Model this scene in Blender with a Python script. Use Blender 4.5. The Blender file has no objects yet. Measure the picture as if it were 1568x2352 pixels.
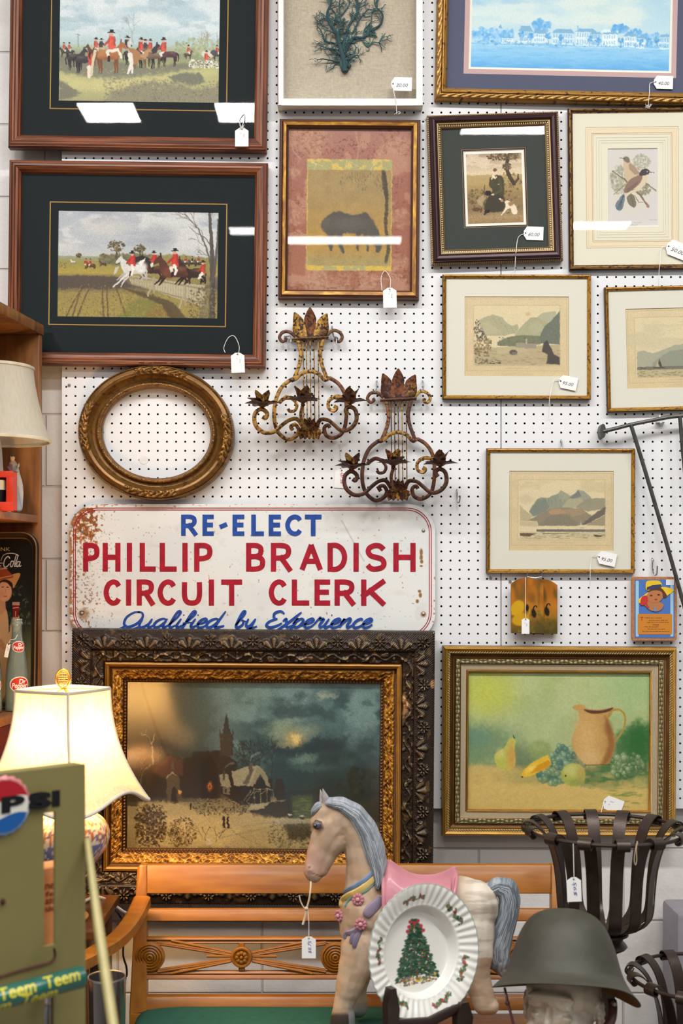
import bpy, bmesh, math, random
import numpy as np
from mathutils import Vector, Matrix, Euler

F = 2891.0            # focal length in pixels of the 1568x2352 frame
CX, CY, EYE = 784.0, 1320.0, 1.5
W = 3.5               # distance from the camera to the face of the pegboard
SC = bpy.context.scene
COL = SC.collection
PI = math.pi
R = math.radians
rnd = random.Random(7)


def P(px, py, Y):
    return Vector(((px - CX) / F * Y, Y, EYE - (py - CY) / F * Y))


# ------------------------------------------------------------------ colour and noise
def hexc(c):
    if isinstance(c, str):
        c = c.lstrip('#')
        return np.array([int(c[i:i + 2], 16) for i in (0, 2, 4)], float) / 255
    c = np.array(c, float)
    return c / 255 if c.max() > 1.0 else c


def s2l(a):
    a = np.clip(np.asarray(a, float), 0, 1)
    return np.where(a <= 0.04045, a / 12.92, ((a + 0.055) / 1.055) ** 2.4)


def lin(c):
    return tuple(float(v) for v in s2l(hexc(c)))


def vn(x, y, seed=0.0):
    x = np.asarray(x, float); y = np.asarray(y, float)
    xi = np.floor(x); yi = np.floor(y)
    fx = x - xi; fy = y - yi
    fx = fx * fx * (3 - 2 * fx); fy = fy * fy * (3 - 2 * fy)

    def h(a, b):
        v = np.sin(a * 127.1 + b * 311.7 + seed * 74.7) * 43758.5453
        return v - np.floor(v)
    return (h(xi, yi) * (1 - fx) + h(xi + 1, yi) * fx) * (1 - fy) + (h(xi, yi + 1) * (1 - fx) + h(xi + 1, yi + 1) * fx) * fy


def fbm(x, y, seed=0.0, octv=4):
    t = 0; a = 0.5; n = 0
    for i in range(octv):
        t = t + a * vn(x * 2 ** i, y * 2 ** i, seed + i * 3.1)
        n += a; a *= 0.5
    return t / n


def mixc(a, b, m):
    return a + (b - a) * np.clip(m, 0, 1)[..., None]


def sst(a, b, x):
    t = np.clip((np.asarray(x, float) - a) / (b - a), 0, 1)
    return t * t * (3 - 2 * t)


# ------------------------------------------------------------------ materials
MATS = {}


def nodes_of(name):
    m = bpy.data.materials.new(name); m.use_nodes = True
    nt = m.node_tree
    return m, nt, nt.nodes, nt.links, nt.nodes['Principled BSDF']


def add_bump(nt, b, scale, strength, coord='Object', detail=3, dist=0.002, stretch=None):
    N, L = nt.nodes, nt.links
    tc = N.new('ShaderNodeTexCoord'); nz = N.new('ShaderNodeTexNoise'); bp = N.new('ShaderNodeBump')
    nz.inputs['Scale'].default_value = scale; nz.inputs['Detail'].default_value = detail
    bp.inputs['Strength'].default_value = strength; bp.inputs['Distance'].default_value = dist
    src = tc.outputs[coord]
    if stretch:
        mp = N.new('ShaderNodeMapping'); mp.inputs['Scale'].default_value = stretch
        L.new(src, mp.inputs[0]); src = mp.outputs[0]
    L.new(src, nz.inputs['Vector']); L.new(nz.outputs['Fac'], bp.inputs['Height'])
    L.new(bp.outputs[0], b.inputs['Normal'])


def vcm(name, rough=0.6, metal=0.0, spec=0.4, bump=None, coat=0.0):
    """material whose colour comes from the painted colour attribute, broken up by fine noise"""
    if name in MATS: return MATS[name]
    m, nt, N, L, b = nodes_of(name)
    at = N.new('ShaderNodeAttribute'); at.attribute_name = 'Col'
    L.new(at.outputs['Color'], b.inputs['Base Color'])
    b.inputs['Roughness'].default_value = rough; b.inputs['Metallic'].default_value = metal
    b.inputs['Specular IOR Level'].default_value = spec
    b.inputs['Coat Weight'].default_value = coat; b.inputs['Coat Roughness'].default_value = 0.1
    if bump: add_bump(nt, b, bump[0], bump[1], dist=bump[2] if len(bump) > 2 else 0.002)
    MATS[name] = m
    return m


def pm(name, col, rough=0.5, metal=0.0, spec=0.4, var=0.12, nscale=30, bump=None, coat=0.0, stretch=None, col2=None, trans=0.0):
    """plain procedural material: colour varied by noise, optional bump"""
    if name in MATS: return MATS[name]
    m, nt, N, L, b = nodes_of(name)
    c = np.array(lin(col))
    tc = N.new('ShaderNodeTexCoord'); nz = N.new('ShaderNodeTexNoise'); rp = N.new('ShaderNodeValToRGB')
    nz.inputs['Scale'].default_value = nscale; nz.inputs['Detail'].default_value = 5
    src = tc.outputs['Object']
    if stretch:
        mp = N.new('ShaderNodeMapping'); mp.inputs['Scale'].default_value = stretch
        L.new(src, mp.inputs[0]); src = mp.outputs[0]
    L.new(src, nz.inputs['Vector']); L.new(nz.outputs['Fac'], rp.inputs[0])
    c0 = np.array(lin(col2)) if col2 is not None else c * (1 - var * 1.5)
    c1 = c * (1 + (var if col2 is None else 0))
    rp.color_ramp.elements[0].position = 0.3; rp.color_ramp.elements[1].position = 0.7
    rp.color_ramp.elements[0].color = (*np.clip(c0, 0, 1), 1); rp.color_ramp.elements[1].color = (*np.clip(c1, 0, 1), 1)
    L.new(rp.outputs[0], b.inputs['Base Color'])
    b.inputs['Roughness'].default_value = rough; b.inputs['Metallic'].default_value = metal
    b.inputs['Specular IOR Level'].default_value = spec
    b.inputs['Coat Weight'].default_value = coat; b.inputs['Coat Roughness'].default_value = 0.15
    b.inputs['Transmission Weight'].default_value = trans
    if bump: add_bump(nt, b, bump[0], bump[1], dist=bump[2] if len(bump) > 2 else 0.002, stretch=stretch)
    MATS[name] = m
    return m


def pane_glass(rough=.015):
    """thin picture glass: sees through, mirrors by Fresnel"""
    key = 'picture_glass' if rough < .02 else 'old_picture_glass'
    if key in MATS: return MATS[key]
    m, nt, N, L, b = nodes_of(key)
    N.remove(b)
    lw = N.new('ShaderNodeLayerWeight'); lw.inputs[0].default_value = .5; pw = N.new('ShaderNodeMath'); pw.operation = 'POWER'; pw.inputs[1].default_value = 5.0
    ma = N.new('ShaderNodeMath'); ma.operation = 'MULTIPLY_ADD'; ma.inputs[1].default_value = .95; ma.inputs[2].default_value = .045 if rough < .02 else .16
    L.new(lw.outputs['Facing'], pw.inputs[0]); L.new(pw.outputs[0], ma.inputs[0])
    tr = N.new('ShaderNodeBsdfTransparent'); gl = N.new('ShaderNodeBsdfGlossy'); mx = N.new('ShaderNodeMixShader')
    tr.inputs[0].default_value = (0.985, 0.99, 0.987, 1); gl.inputs['Roughness'].default_value = rough
    L.new(ma.outputs[0], mx.inputs[0]); L.new(tr.outputs[0], mx.inputs[1]); L.new(gl.outputs[0], mx.inputs[2])
    L.new(mx.outputs[0], N['Material Output'].inputs[0])
    MATS[key] = m
    return m


def clear_glass(name, tint, rough=0.02):
    if name in MATS: return MATS[name]
    m, nt, N, L, b = nodes_of(name)
    N.remove(b)
    fr = N.new('ShaderNodeLayerWeight'); fr.inputs[0].default_value = 0.35
    tr = N.new('ShaderNodeBsdfTransparent'); gl = N.new('ShaderNodeBsdfGlossy'); mx = N.new('ShaderNodeMixShader')
    tr.inputs[0].default_value = (*tint, 1); gl.inputs['Roughness'].default_value = rough
    df = N.new('ShaderNodeBsdfDiffuse'); df.inputs[0].default_value = (*[t * 0.72 for t in tint], 1)
    m2 = N.new('ShaderNodeMixShader'); m2.inputs[0].default_value = 0.3 if rough < .05 else .15
    L.new(tr.outputs[0], m2.inputs[1]); L.new(df.outputs[0], m2.inputs[2])
    L.new(fr.outputs['Facing'], mx.inputs[0]); L.new(m2.outputs[0], mx.inputs[1]); L.new(gl.outputs[0], mx.inputs[2])
    L.new(mx.outputs[0], N['Material Output'].inputs[0])
    MATS[name] = m
    return m


# ------------------------------------------------------------------ objects
WM = {}


def thing(name, label, cat, loc=(0, 0, 0), rot=(0, 0, 0), group=None):
    o = bpy.data.objects.new(name, None); COL.objects.link(o)
    o.location = loc; o.rotation_euler = rot
    o.empty_display_size = 0.05
    o['label'] = label; o['category'] = cat
    if group: o['group'] = group
    WM[o] = Matrix.LocRotScale(Vector(loc), Euler(rot), None)
    return o


def tag(o, label, cat, group=None):
    o['label'] = label; o['category'] = cat
    if group: o['group'] = group
    return o


def setup(o, parent, mats):
    COL.objects.link(o)
    if parent is not None:
        o.parent = parent
        WM[o] = WM[parent]
    else:
        WM[o] = Matrix.Identity(4)
    for m in (mats if isinstance(mats, (list, tuple)) else [mats]):
        o.data.materials.append(m)


def grid_obj(name, V, C, mat, parent=None, close_u=False, close_v=False, smooth=True, extra=None):
    """V: (n,m,3) grid of local points (or list of grids), C: same-shape sRGB colours or one colour"""
    Vs = V if isinstance(V, list) else [V]
    Cs = C if isinstance(C, list) else [C] * len(Vs)
    allv, allf, allc = [], [], []
    off = 0
    for g, c in zip(Vs, Cs):
        g = np.asarray(g, float); n, m = g.shape[:2]
        idx = np.arange(n * m).reshape(n, m) + off
        if close_u: idx = np.vstack([idx, idx[:1]])
        if close_v: idx = np.hstack([idx, idx[:, :1]])
        q = np.stack([idx[:-1, :-1], idx[:-1, 1:], idx[1:, 1:], idx[1:, :-1]], -1).reshape(-1, 4)
        allv.append(g.reshape(-1, 3)); allf.append(q)
        c = np.asarray(c, float)
        allc.append(np.broadcast_to(c, g.shape).reshape(-1, 3))
        off += n * m
    v = np.concatenate(allv); f = np.concatenate(allf); c = np.concatenate(allc)
    me = bpy.data.meshes.new(name)
    me.vertices.add(len(v)); me.vertices.foreach_set('co', v.astype(np.float32).ravel())
    me.loops.add(f.size); me.loops.foreach_set('vertex_index', f.astype(np.int32).ravel())
    me.polygons.add(len(f)); me.polygons.foreach_set('loop_start', np.arange(0, f.size, 4, dtype=np.int32))
    me.update(calc_edges=True)
    if smooth: me.polygons.foreach_set('use_smooth', np.ones(len(f), bool))
    a = me.color_attributes.new('Col', 'FLOAT_COLOR', 'POINT')
    cc = np.ones((len(v), 4), np.float32); cc[:, :3] = s2l(c)
    a.data.foreach_set('color', cc.ravel())
    me.validate()
    o = bpy.data.objects.new(name, me)
    setup(o, parent, mat)
    return o


class MB:
    """collects shapes, then links them as ONE mesh object"""

    def __init__(s):
        s.v = []; s.f = []; s.mi = []; s.c = []

    def add(s, V, Fs, mi=0, col=(1, 1, 1)):
        o = len(s.v)
        col = hexc(col) if not (isinstance(col, np.ndarray) and col.ndim == 2) else col
        for i, p in enumerate(V):
            s.v.append(tuple(p))
            s.c.append(tuple(col[i] if col.ndim == 2 else col))
        for q in Fs:
            s.f.append(tuple(i + o for i in q)); s.mi.append(mi)
        return s

    def box(s, c, d, bev=0.0, M=None, mi=0, col=(1, 1, 1)):
        """box centred at c with size d, chamfered edges"""
        c = Vector(c); hx, hy, hz = [x / 2 for x in d]
        b = min(bev, hx * .9, hy * .9, hz * .9)
        if b <= 0:
            V = [Vector((sx * hx, sy * hy, sz * hz)) for sx in (-1, 1) for sy in (-1, 1) for sz in (-1, 1)]
            Fs = [(0, 1, 3, 2), (4, 6, 7, 5), (0, 4, 5, 1), (2, 3, 7, 6), (0, 2, 6, 4), (1, 5, 7, 3)]
        else:
            bm = bmesh.new()
            bmesh.ops.create_cube(bm, size=1)
            for v in bm.verts: v.co = Vector((v.co.x * 2 * hx, v.co.y * 2 * hy, v.co.z * 2 * hz))
            bmesh.ops.bevel(bm, geom=bm.edges[:], offset=b, segments=2, affect='EDGES', profile=0.5)
            bm.verts.index_update()
            V = [v.co.copy() for v in bm.verts]; Fs = [[v.index for v in f.verts] for f in bm.faces]
            bm.free()
        if M is not None: V = [M @ v for v in V]
        return s.add([v + c for v in V], Fs, mi, col)

    def tube(s, pts, r, n=8, mi=0, col=(1, 1, 1), closed=False, caps=True, flat=1.0, up=None):
        pts = [Vector(p) for p in pts]; k = len(pts)
        rs = r if isinstance(r, (list, tuple, np.ndarray)) else [r] * k
        V = []; Fs = []
        prev = None
        for i, p in enumerate(pts):
            if closed: t = pts[(i + 1) % k] - pts[i - 1]
            else: t = pts[min(i + 1, k - 1)] - pts[max(i - 1, 0)]
            if t.length < 1e-9: t = Vector((0, 0, 1))
            t.normalize()
            if prev is None:
                a = Vector(up) if up is not None else (Vector((0, 1, 0)) if abs(t.y) < 0.9 else Vector((1, 0, 0)))
            else: a = prev
            a = a - t * a.dot(t)
            if a.length < 1e-6: a = t.orthogonal()
            a.normalize(); prev = a
            b = t.cross(a)
            for j in range(n):
                w = 2 * PI * j / n
                V.append(p + a * (math.cos(w) * rs[i] * flat) + b * (math.sin(w) * rs[i]))
        for i in range(k if closed else k - 1):
            i2 = (i + 1) % k
            for j in range(n):
                j2 = (j + 1) % n
                Fs.append((i * n + j, i * n + j2, i2 * n + j2, i2 * n + j))
        if caps and not closed:
            Fs.append(tuple(range(n))[::-1]); Fs.append(tuple(range((k - 1) * n, k * n)))
        return s.add(V, Fs, mi, col)

    def lathe(s, prof, c=(0, 0, 0), n=32, mi=0, col=(1, 1, 1), sx=1.0, sy=1.0, M=None, colf=None, caps=True):
        """prof: (radius, z) from one end to the other, about z"""
        V = []; Fs = []; k = len(prof); cols = []
        for r, z in prof:
            for j in range(n):
                a = 2 * PI * j / n
                v = Vector((math.cos(a) * r * sx, math.sin(a) * r * sy, z))
                if colf: cols.append(colf(a, z, r))
                if M is not None: v = M @ v
                V.append(v + Vector(c))
        for i in range(k - 1):
            for j in range(n):
                j2 = (j + 1) % n
                Fs.append((i * n + j, i * n + j2, (i + 1) * n + j2, (i + 1) * n + j))
        if caps and prof[0][0] > 1e-6: Fs.append(tuple(range(n))[::-1])
        if caps and prof[-1][0] > 1e-6: Fs.append(tuple(range((k - 1) * n, k * n)))
        return s.add(V, Fs, mi, np.array(cols) if colf else col)

    def prism(s, poly, y0, y1, mi=0, col=(1, 1, 1), M=None):
        """poly in x,z extruded along y"""
        k = len(poly)
        V = [Vector((x, y0, z)) for x, z in poly] + [Vector((x, y1, z)) for x, z in poly]
        if M is not None: V = [M @ v for v in V]
        Fs = [tuple(range(k)), tuple(range(k, 2 * k))[::-1]]
        for i in range(k):
            j = (i + 1) % k
            Fs.append((i, i + k, j + k, j))
        return s.add(V, Fs, mi, col)

    def ell(s, c, r, n=16, M=None, mi=0, col=(1, 1, 1)):
        c = Vector(c); rx, ry, rz = r if isinstance(r, (tuple, list)) else (r, r, r)
        V = []; m = n // 2
        for i in range(m + 1):
            th = PI * i / m
            for j in range(n):
                a = 2 * PI * j / n
                v = Vector((rx * math.sin(th) * math.cos(a), ry * math.sin(th) * math.sin(a), rz * math.cos(th)))
                if M is not None: v = M @ v
                V.append(v + c)
        Fs = []
        for i in range(m):
            for j in range(n):
                j2 = (j + 1) % n
                Fs.append((i * n + j, (i + 1) * n + j, (i + 1) * n + j2, i * n + j2))
        return s.add(V, Fs, mi, col)

    def ribbon(s, pts, w, y, mi=0, col=(1, 1, 1), taper=None):
        """flat brush stroke in the x,z plane at depth y"""
        k = len(pts); V = []; Fs = []
        for i, (x, z) in enumerate(pts):
            a = pts[max(i - 1, 0)]; b = pts[min(i + 1, k - 1)]
            dx, dz = b[0] - a[0], b[1] - a[1]; l = math.hypot(dx, dz) or 1
            nx, nz = -dz / l, dx / l
            ww = w * (taper(i / (k - 1)) if taper else 1) / 2
            V += [(x + nx * ww, y, z + nz * ww), (x - nx * ww, y, z - nz * ww)]
            if i: Fs.append((2 * i - 2, 2 * i - 1, 2 * i + 1, 2 * i))
        return s.add(V, Fs, mi, col)

    def build(s, name, mats, parent=None, world=True, smooth=True, angle=35, weld=False):
        me = bpy.data.meshes.new(name)
        V = s.v
        if world and parent is not None:
            inv = WM[parent].inverted()
            V = [inv @ Vector(v) for v in V]
        me.from_pydata([tuple(v) for v in V], [], s.f)
        me.update()
        a = me.color_attributes.new('Col', 'FLOAT_COLOR', 'POINT')
        cc = np.ones((len(V), 4), np.float32)
        if len(V): cc[:, :3] = s2l(np.array(s.c))
        a.data.foreach_set('color', cc.ravel())
        me.polygons.foreach_set('material_index', np.array(s.mi, np.int32))
        bm = bmesh.new(); bm.from_mesh(me)
        if weld: bmesh.ops.remove_doubles(bm, verts=bm.verts, dist=1e-5)
        bmesh.ops.recalc_face_normals(bm, faces=bm.faces)
        bm.to_mesh(me); bm.free()
        if smooth:
            me.polygons.foreach_set('use_smooth', np.ones(len(me.polygons), bool))
            me.set_sharp_from_angle(angle=R(angle))
        o = bpy.data.objects.new(name, me)
        setup(o, parent, mats)
        return o


def spl(pts, n=8, closed=False):
    """Catmull-Rom through points of any dimension"""
    p = [np.array(q, float) for q in pts]; k = len(p); out = []
    rng = range(k) if closed else range(k - 1)
    for i in rng:
        if closed: a, b, c, d = p[i - 1], p[i], p[(i + 1) % k], p[(i + 2) % k]
        else: a, b, c, d = p[max(i - 1, 0)], p[i], p[i + 1], p[min(i + 2, k - 1)]
        for j in range(n):
            t = j / n
            out.append(0.5 * ((2 * b) + (c - a) * t + (2 * a - 5 * b + 4 * c - d) * t * t + (3 * b - a - 3 * c + d) * t ** 3))
    if not closed: out.append(p[-1])
    return [tuple(q) for q in out]


def text_geo(body, size=1.0, shear=0.0, bold=0.0, xs=1.0, cuts=0):
    """vertices (x,z) and faces of a line of lettering, baseline at 0, centred in x"""
    cu = bpy.data.curves.new('t', 'FONT'); cu.body = body; cu.size = size; cu.shear = shear; cu.offset = bold
    cu.align_x = 'CENTER'; cu.resolution_u = 4
    ob = bpy.data.objects.new('t', cu); COL.objects.link(ob)
    dg = bpy.context.evaluated_depsgraph_get(); dg.update()
    me = bpy.data.meshes.new_from_object(ob.evaluated_get(dg))
    if cuts:
        bm = bmesh.new(); bm.from_mesh(me); y0, y1 = min(v.co.y for v in bm.verts), max(v.co.y for v in bm.verts)
        for k in range(1, cuts): bmesh.ops.bisect_plane(bm, geom=bm.verts[:] + bm.edges[:] + bm.faces[:], plane_co=(0, y0 + (y1 - y0) * k / cuts, 0), plane_no=(0, 1, 0))
        bm.to_mesh(me); bm.free()
    V = [(v.co.x * xs, v.co.y) for v in me.vertices]; Fs = [tuple(f.vertices) for f in me.polygons]
    bpy.data.objects.remove(ob); bpy.data.curves.remove(cu); bpy.data.meshes.remove(me)
    return V, Fs


def fit_text(body, x0, x1, z0, z1, **kw):
    """lettering stretched to fill a box in x,z"""
    V, Fs = text_geo(body, **kw)
    xs = [v[0] for v in V]; zs = [v[1] for v in V]
    a, b, c, d = min(xs), max(xs), min(zs), max(zs)
    return [(x0 + (v[0] - a) / (b - a) * (x1 - x0), z0 + (v[1] - c) / (d - c) * (z1 - z0)) for v in V], Fs


def voxel_mesh(mb, voxel, smooth_it=6):
    """one continuous skin grown over the union of the collected shapes"""
    me = bpy.data.meshes.new('v'); me.from_pydata([tuple(v) for v in mb.v], [], mb.f); me.update()
    ob = bpy.data.objects.new('v', me); COL.objects.link(ob)
    md = ob.modifiers.new('r', 'REMESH'); md.mode = 'VOXEL'; md.voxel_size = voxel
    ms = ob.modifiers.new('s', 'SMOOTH'); ms.iterations = smooth_it; ms.factor = 0.5
    dg = bpy.context.evaluated_depsgraph_get(); dg.update()
    out = bpy.data.meshes.new_from_object(ob.evaluated_get(dg))
    n = len(out.vertices); co = np.empty(n * 3, np.float32); out.vertices.foreach_get('co', co)
    Fs = [tuple(f.vertices) for f in out.polygons]
    bpy.data.objects.remove(ob); bpy.data.meshes.remove(me); bpy.data.meshes.remove(out)
    return co.reshape(-1, 3).astype(float), Fs


def skin_obj(name, mb, voxel, colf, mat, parent, smooth_it=6):
    v, f = voxel_mesh(mb, voxel, smooth_it)
    m = MB(); m.add([tuple(p) for p in v], f, 0, colf(v))
    return m.build(name, mat, parent, angle=80)
# ------------------------------------------------------------------ painting on a fine mesh
class Pic:
    """a painted sheet: colours laid on a grid of points, in the coordinates of the sheet"""

    def __init__(s, x0, y0, x1, y1, res=0.6, seed=1):
        s.b = (x0, y0, x1, y1); s.w = max(2, int((x1 - x0) * res)); s.h = max(2, int((y1 - y0) * res))
        s.X, s.Y = np.meshgrid(np.linspace(x0, x1, s.w), np.linspace(y0, y1, s.h))
        s.im = np.ones((s.h, s.w, 3)); s.rng = random.Random(seed); s.seed = seed; s.res = res
        s.n1 = (fbm(s.X / 7, s.Y / 7, seed + .3, 3) - .5) * 2; s.n2 = (fbm(s.X / 7, s.Y / 7, seed + 9.7, 3) - .5) * 2

    def grad(s, stops):
        ys = [a for a, _ in stops]; cs = np.array([hexc(c) for _, c in stops])
        for k in range(3): s.im[..., k] = np.interp(s.Y, ys, cs[:, k])
        return s

    def sl(s, x0, y0, x1, y1):
        b = s.b; fx = (s.w - 1) / (b[2] - b[0]); fy = (s.h - 1) / (b[3] - b[1])
        i0 = max(0, int((x0 - b[0]) * fx) - 1); i1 = min(s.w, int((x1 - b[0]) * fx) + 3)
        j0 = max(0, int((y0 - b[1]) * fy) - 1); j1 = min(s.h, int((y1 - b[1]) * fy) + 3)
        return (slice(j0, max(j0, j1)), slice(i0, max(i0, i1)))

    def put(s, sl, m, col, a):
        m = np.clip(m * a, 0, 1)[..., None]
        s.im[sl] = s.im[sl] * (1 - m) + hexc(col) * m

    def full(s, m, col, a=1.0):
        s.put((slice(None), slice(None)), m, col, a); return s

    def ell(s, cx, cy, rx, ry, col, a=1.0, soft=0.25, rot=0.0, rough=0.0):
        q = max(rx, ry) * (1 + soft) + rough + 1
        sl = s.sl(cx - q, cy - q, cx + q, cy + q)
        X = s.X[sl] - cx; Y = s.Y[sl] - cy
        if X.size == 0: return s
        if rough: X = X + s.n1[sl] * rough; Y = Y + s.n2[sl] * rough
        if rot:
            c, d = math.cos(R(rot)), math.sin(R(rot)); X, Y = X * c + Y * d, -X * d + Y * c
        dd = np.sqrt((X / rx) ** 2 + (Y / ry) ** 2)
        s.put(sl, 1 - sst(1 - soft, 1 + soft, dd), col, a); return s

    def poly(s, pts, col, a=1.0, soft=0.8, rough=0.0, smooth=0):
        if smooth: pts = spl(pts, smooth, True)
        p = np.array(pts, float); q = soft + rough + 2
        sl = s.sl(p[:, 0].min() - q, p[:, 1].min() - q, p[:, 0].max() + q, p[:, 1].max() + q)
        X = s.X[sl]; Y = s.Y[sl]
        if X.size == 0: return s
        if rough: X = X + s.n1[sl] * rough; Y = Y + s.n2[sl] * rough
        d2 = np.full(X.shape, 1e9); ins = np.zeros(X.shape, bool)
        for i in range(len(p)):
            ax, ay = p[i - 1]; bx, by = p[i]
            ex, ey = bx - ax, by - ay; l = ex * ex + ey * ey + 1e-12
            t = np.clip(((X - ax) * ex + (Y - ay) * ey) / l, 0, 1)
            d2 = np.minimum(d2, (X - ax - t * ex) ** 2 + (Y - ay - t * ey) ** 2)
            if abs(ey) > 1e-9:
                ins ^= ((ay > Y) != (by > Y)) & (X < ex * (Y - ay) / ey + ax)
        d = np.sqrt(d2) * np.where(ins, -1, 1)
        s.put(sl, 1 - sst(-soft, soft, d), col, a); return s

    def line(s, pts, col, w0=1.0, w1=None, a=1.0, smooth=0):
        if smooth: pts = spl(pts, smooth)
        w1 = w0 if w1 is None else w1; k = len(pts) - 1
        for i in range(k):
            (ax, ay), (bx, by) = pts[i], pts[i + 1]
            q = max(w0, w1) + 1.5
            sl = s.sl(min(ax, bx) - q, min(ay, by) - q, max(ax, bx) + q, max(ay, by) + q)
            X = s.X[sl]; Y = s.Y[sl]
            if X.size == 0: continue
            ex, ey = bx - ax, by - ay; l = ex * ex + ey * ey + 1e-12
            t = np.clip(((X - ax) * ex + (Y - ay) * ey) / l, 0, 1)
            d = np.sqrt((X - ax - t * ex) ** 2 + (Y - ay - t * ey) ** 2)
            w = (w0 + (w1 - w0) * ((i + t) / k)) / 2
            e = 0.55 / s.res
            s.put(sl, np.clip((w - d) / e + .5, 0, 1), col, a)
        return s

    def rect(s, x0, y0, x1, y1, col, a=1.0):
        sl = s.sl(x0, y0, x1, y1); X = s.X[sl]; Y = s.Y[sl]
        e = 0.5 / s.res
        m = np.clip((X - x0) / e + .5, 0, 1) * np.clip((x1 - X) / e + .5, 0, 1) * np.clip((Y - y0) / e + .5, 0, 1) * np.clip((y1 - Y) / e + .5, 0, 1)
        s.put(sl, m, col, a); return s

    def frame(s, x0, y0, x1, y1, col, w=1.0, a=1.0):
        return s.line([(x0, y0), (x1, y0), (x1, y1), (x0, y1), (x0, y0)], col, w, w, a)

    def dabs(s, n, cx, cy, rx, ry, cols, r=(1, 3), a=0.8, asp=0.7, rot=(0, 180), cond=None):
        for _ in range(n):
            th = s.rng.uniform(0, 2 * PI); q = math.sqrt(s.rng.random())
            x = cx + math.cos(th) * q * rx; y = cy + math.sin(th) * q * ry
            if cond and not cond(x, y): continue
            k = s.rng.uniform(*r)
            s.ell(x, y, k, k * asp, s.rng.choice(cols), a, .35, s.rng.uniform(*rot))
        return s

    def rdabs(s, n, x0, y0, x1, y1, cols, r=(1, 3), a=0.8, asp=0.7, rot=(0, 180), cond=None):
        for _ in range(n):
            x = s.rng.uniform(x0, x1); y = s.rng.uniform(y0, y1)
            if (x1 - x0) < 3.2 * (y1 - y0):
                ex, ey = abs(2 * x - x0 - x1) / (x1 - x0), abs(2 * y - y0 - y1) / (y1 - y0)
                if (ex ** 2.2 + ey ** 2.2) * s.rng.uniform(.75, 1.35) > 1.15: continue
            if cond and not cond(x, y): continue
            k = s.rng.uniform(*r)
            s.ell(x, y, k, k * asp, s.rng.choice(cols), a, .35, s.rng.uniform(*rot))
        return s

    def tree(s, x, y, ang, ln, w, depth, col, a=.9, spread=28, shrink=.74):
        x2 = x + math.cos(R(ang)) * ln; y2 = y - math.sin(R(ang)) * ln
        mx = (x + x2) / 2 + s.rng.uniform(-.1, .1) * ln; my = (y + y2) / 2
        s.line([(x, y), (mx, my), (x2, y2)], col, w, w * .7, a)
        if depth > 0:
            for k in range(s.rng.choice((2, 2, 3))):
                s.tree(x2, y2, ang + s.rng.uniform(-spread, spread) * 1.3, ln * shrink * s.rng.uniform(.75, 1.1), w * .68, depth - 1, col, a, spread, shrink)

    def speck(s, amt, scale=1.2, seed=5):
        s.im *= 1 + amt * (vn(s.X / scale, s.Y / scale, seed)[..., None] - .5) * 2; return s

    def clouds(s, y0, y1, col, a=.8, sx=60, sy=28, lo=.5, hi=.7, seed=3):
        n = fbm(s.X / sx, s.Y / sy, seed, 5)
        m = sst(lo, hi, n) * (1 - sst(y1 - (y1 - y0) * .3, y1, s.Y)) * (s.Y >= y0)
        return s.full(m, col, a)

    # small figures -------------------------------------------------------
    def horse(s, x, y, k, col, face=1, dark=None, pose='stand'):
        """body centre x,y ; k = half body length ; face=+1 looks right"""
        dark = dark if dark is not None else hexc(col) * .6
        f = lambda a, b: (x + a * k * face, y + b * k)
        if pose == 'stand':
            legs = [[(-.8, .1), (-.85, .7), (-.75, 1.05), (-.78, 1.45)], [(-.6, .2), (-.62, .75), (-.55, 1.1), (-.58, 1.5)],
                    [(.6, .2), (.62, .8), (.6, 1.5)], [(.8, .2), (.82, .8), (.8, 1.42)]]
            for lg in legs: s.line([f(a, b * 1.08) for a, b in lg], dark, .24 * k, .10 * k)
        else:
            legs = [[(-.8, .1), (-1.1, .5), (-1.0, .8)], [(-.6, .2), (-.9, .7), (-.75, .95)], [(.7, .2), (1.15, .6), (1.5, .95)], [(.6, .2), (.95, .7), (1.2, 1.05)]]
            for lg in legs: s.line([f(*p) for p in lg], dark, .24 * k, .10 * k)
        s.poly([f(-.95, -.3), f(-.5, -.45), (f(.2, -.36)), f(.75, -.45), f(1.0, -.1), f(.85, .3), f(.1, .42), f(-.6, .35), f(-1.02, .2)], col, 1, .8, 0, 4)
        s.poly([f(.5, -.4), f(1.0, -1.05), f(1.25, -1.1), f(1.22, -.5), f(1.0, .05)], col, 1, .8, 0, 3)
        s.poly([f(1.0, -1.1), f(1.25, -1.22), f(1.68, -.72), f(1.6, -.55), f(1.2, -.75)], col, 1, .7, 0, 3)
        s.line([f(1.1, -1.15), f(1.15, -1.4)], dark, .1 * k)
        s.line([f(-.95, -.2), f(-1.2, .1), f(-1.15, .9)], dark, .22 * k, .1 * k)
        s.ell(*f(-.1, .25), .75 * k, .18 * k, dark, .5, .6)
        s.ell(*f(-.4, -.25), .4 * k, .14 * k, hexc(col) * .6 + .4 * hexc('d8c0a0'), .45, .7)

    def rider(s, x, y, k, coat, face=1, hat='1d1a20', lean=0.0, trous='e4dcd0'):
        """seat at x,y ; k = torso height"""
        f = lambda a, b: (x + (a - b * lean) * k * face, y + b * k)
        s.line([f(.0, 0), f(.35, .3), f(.2, .75)], trous, .34 * k, .2 * k)
        s.line([f(.2, .7), f(.25, 1.0)], '241c1c', .2 * k)
        s.poly([f(-.28, .08), f(-.3, -.6), f(-.12, -.98), f(.2, -.98), f(.3, -.55), f(.3, .08)], coat, 1, .7)
        s.line([f(.05, -.8), f(.42, -.4), f(.6, -.2)], hexc(coat) * .85, .22 * k, .16 * k)
        s.ell(*f(.06, -1.15), .17 * k, .2 * k, 'd8a48c')
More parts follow.
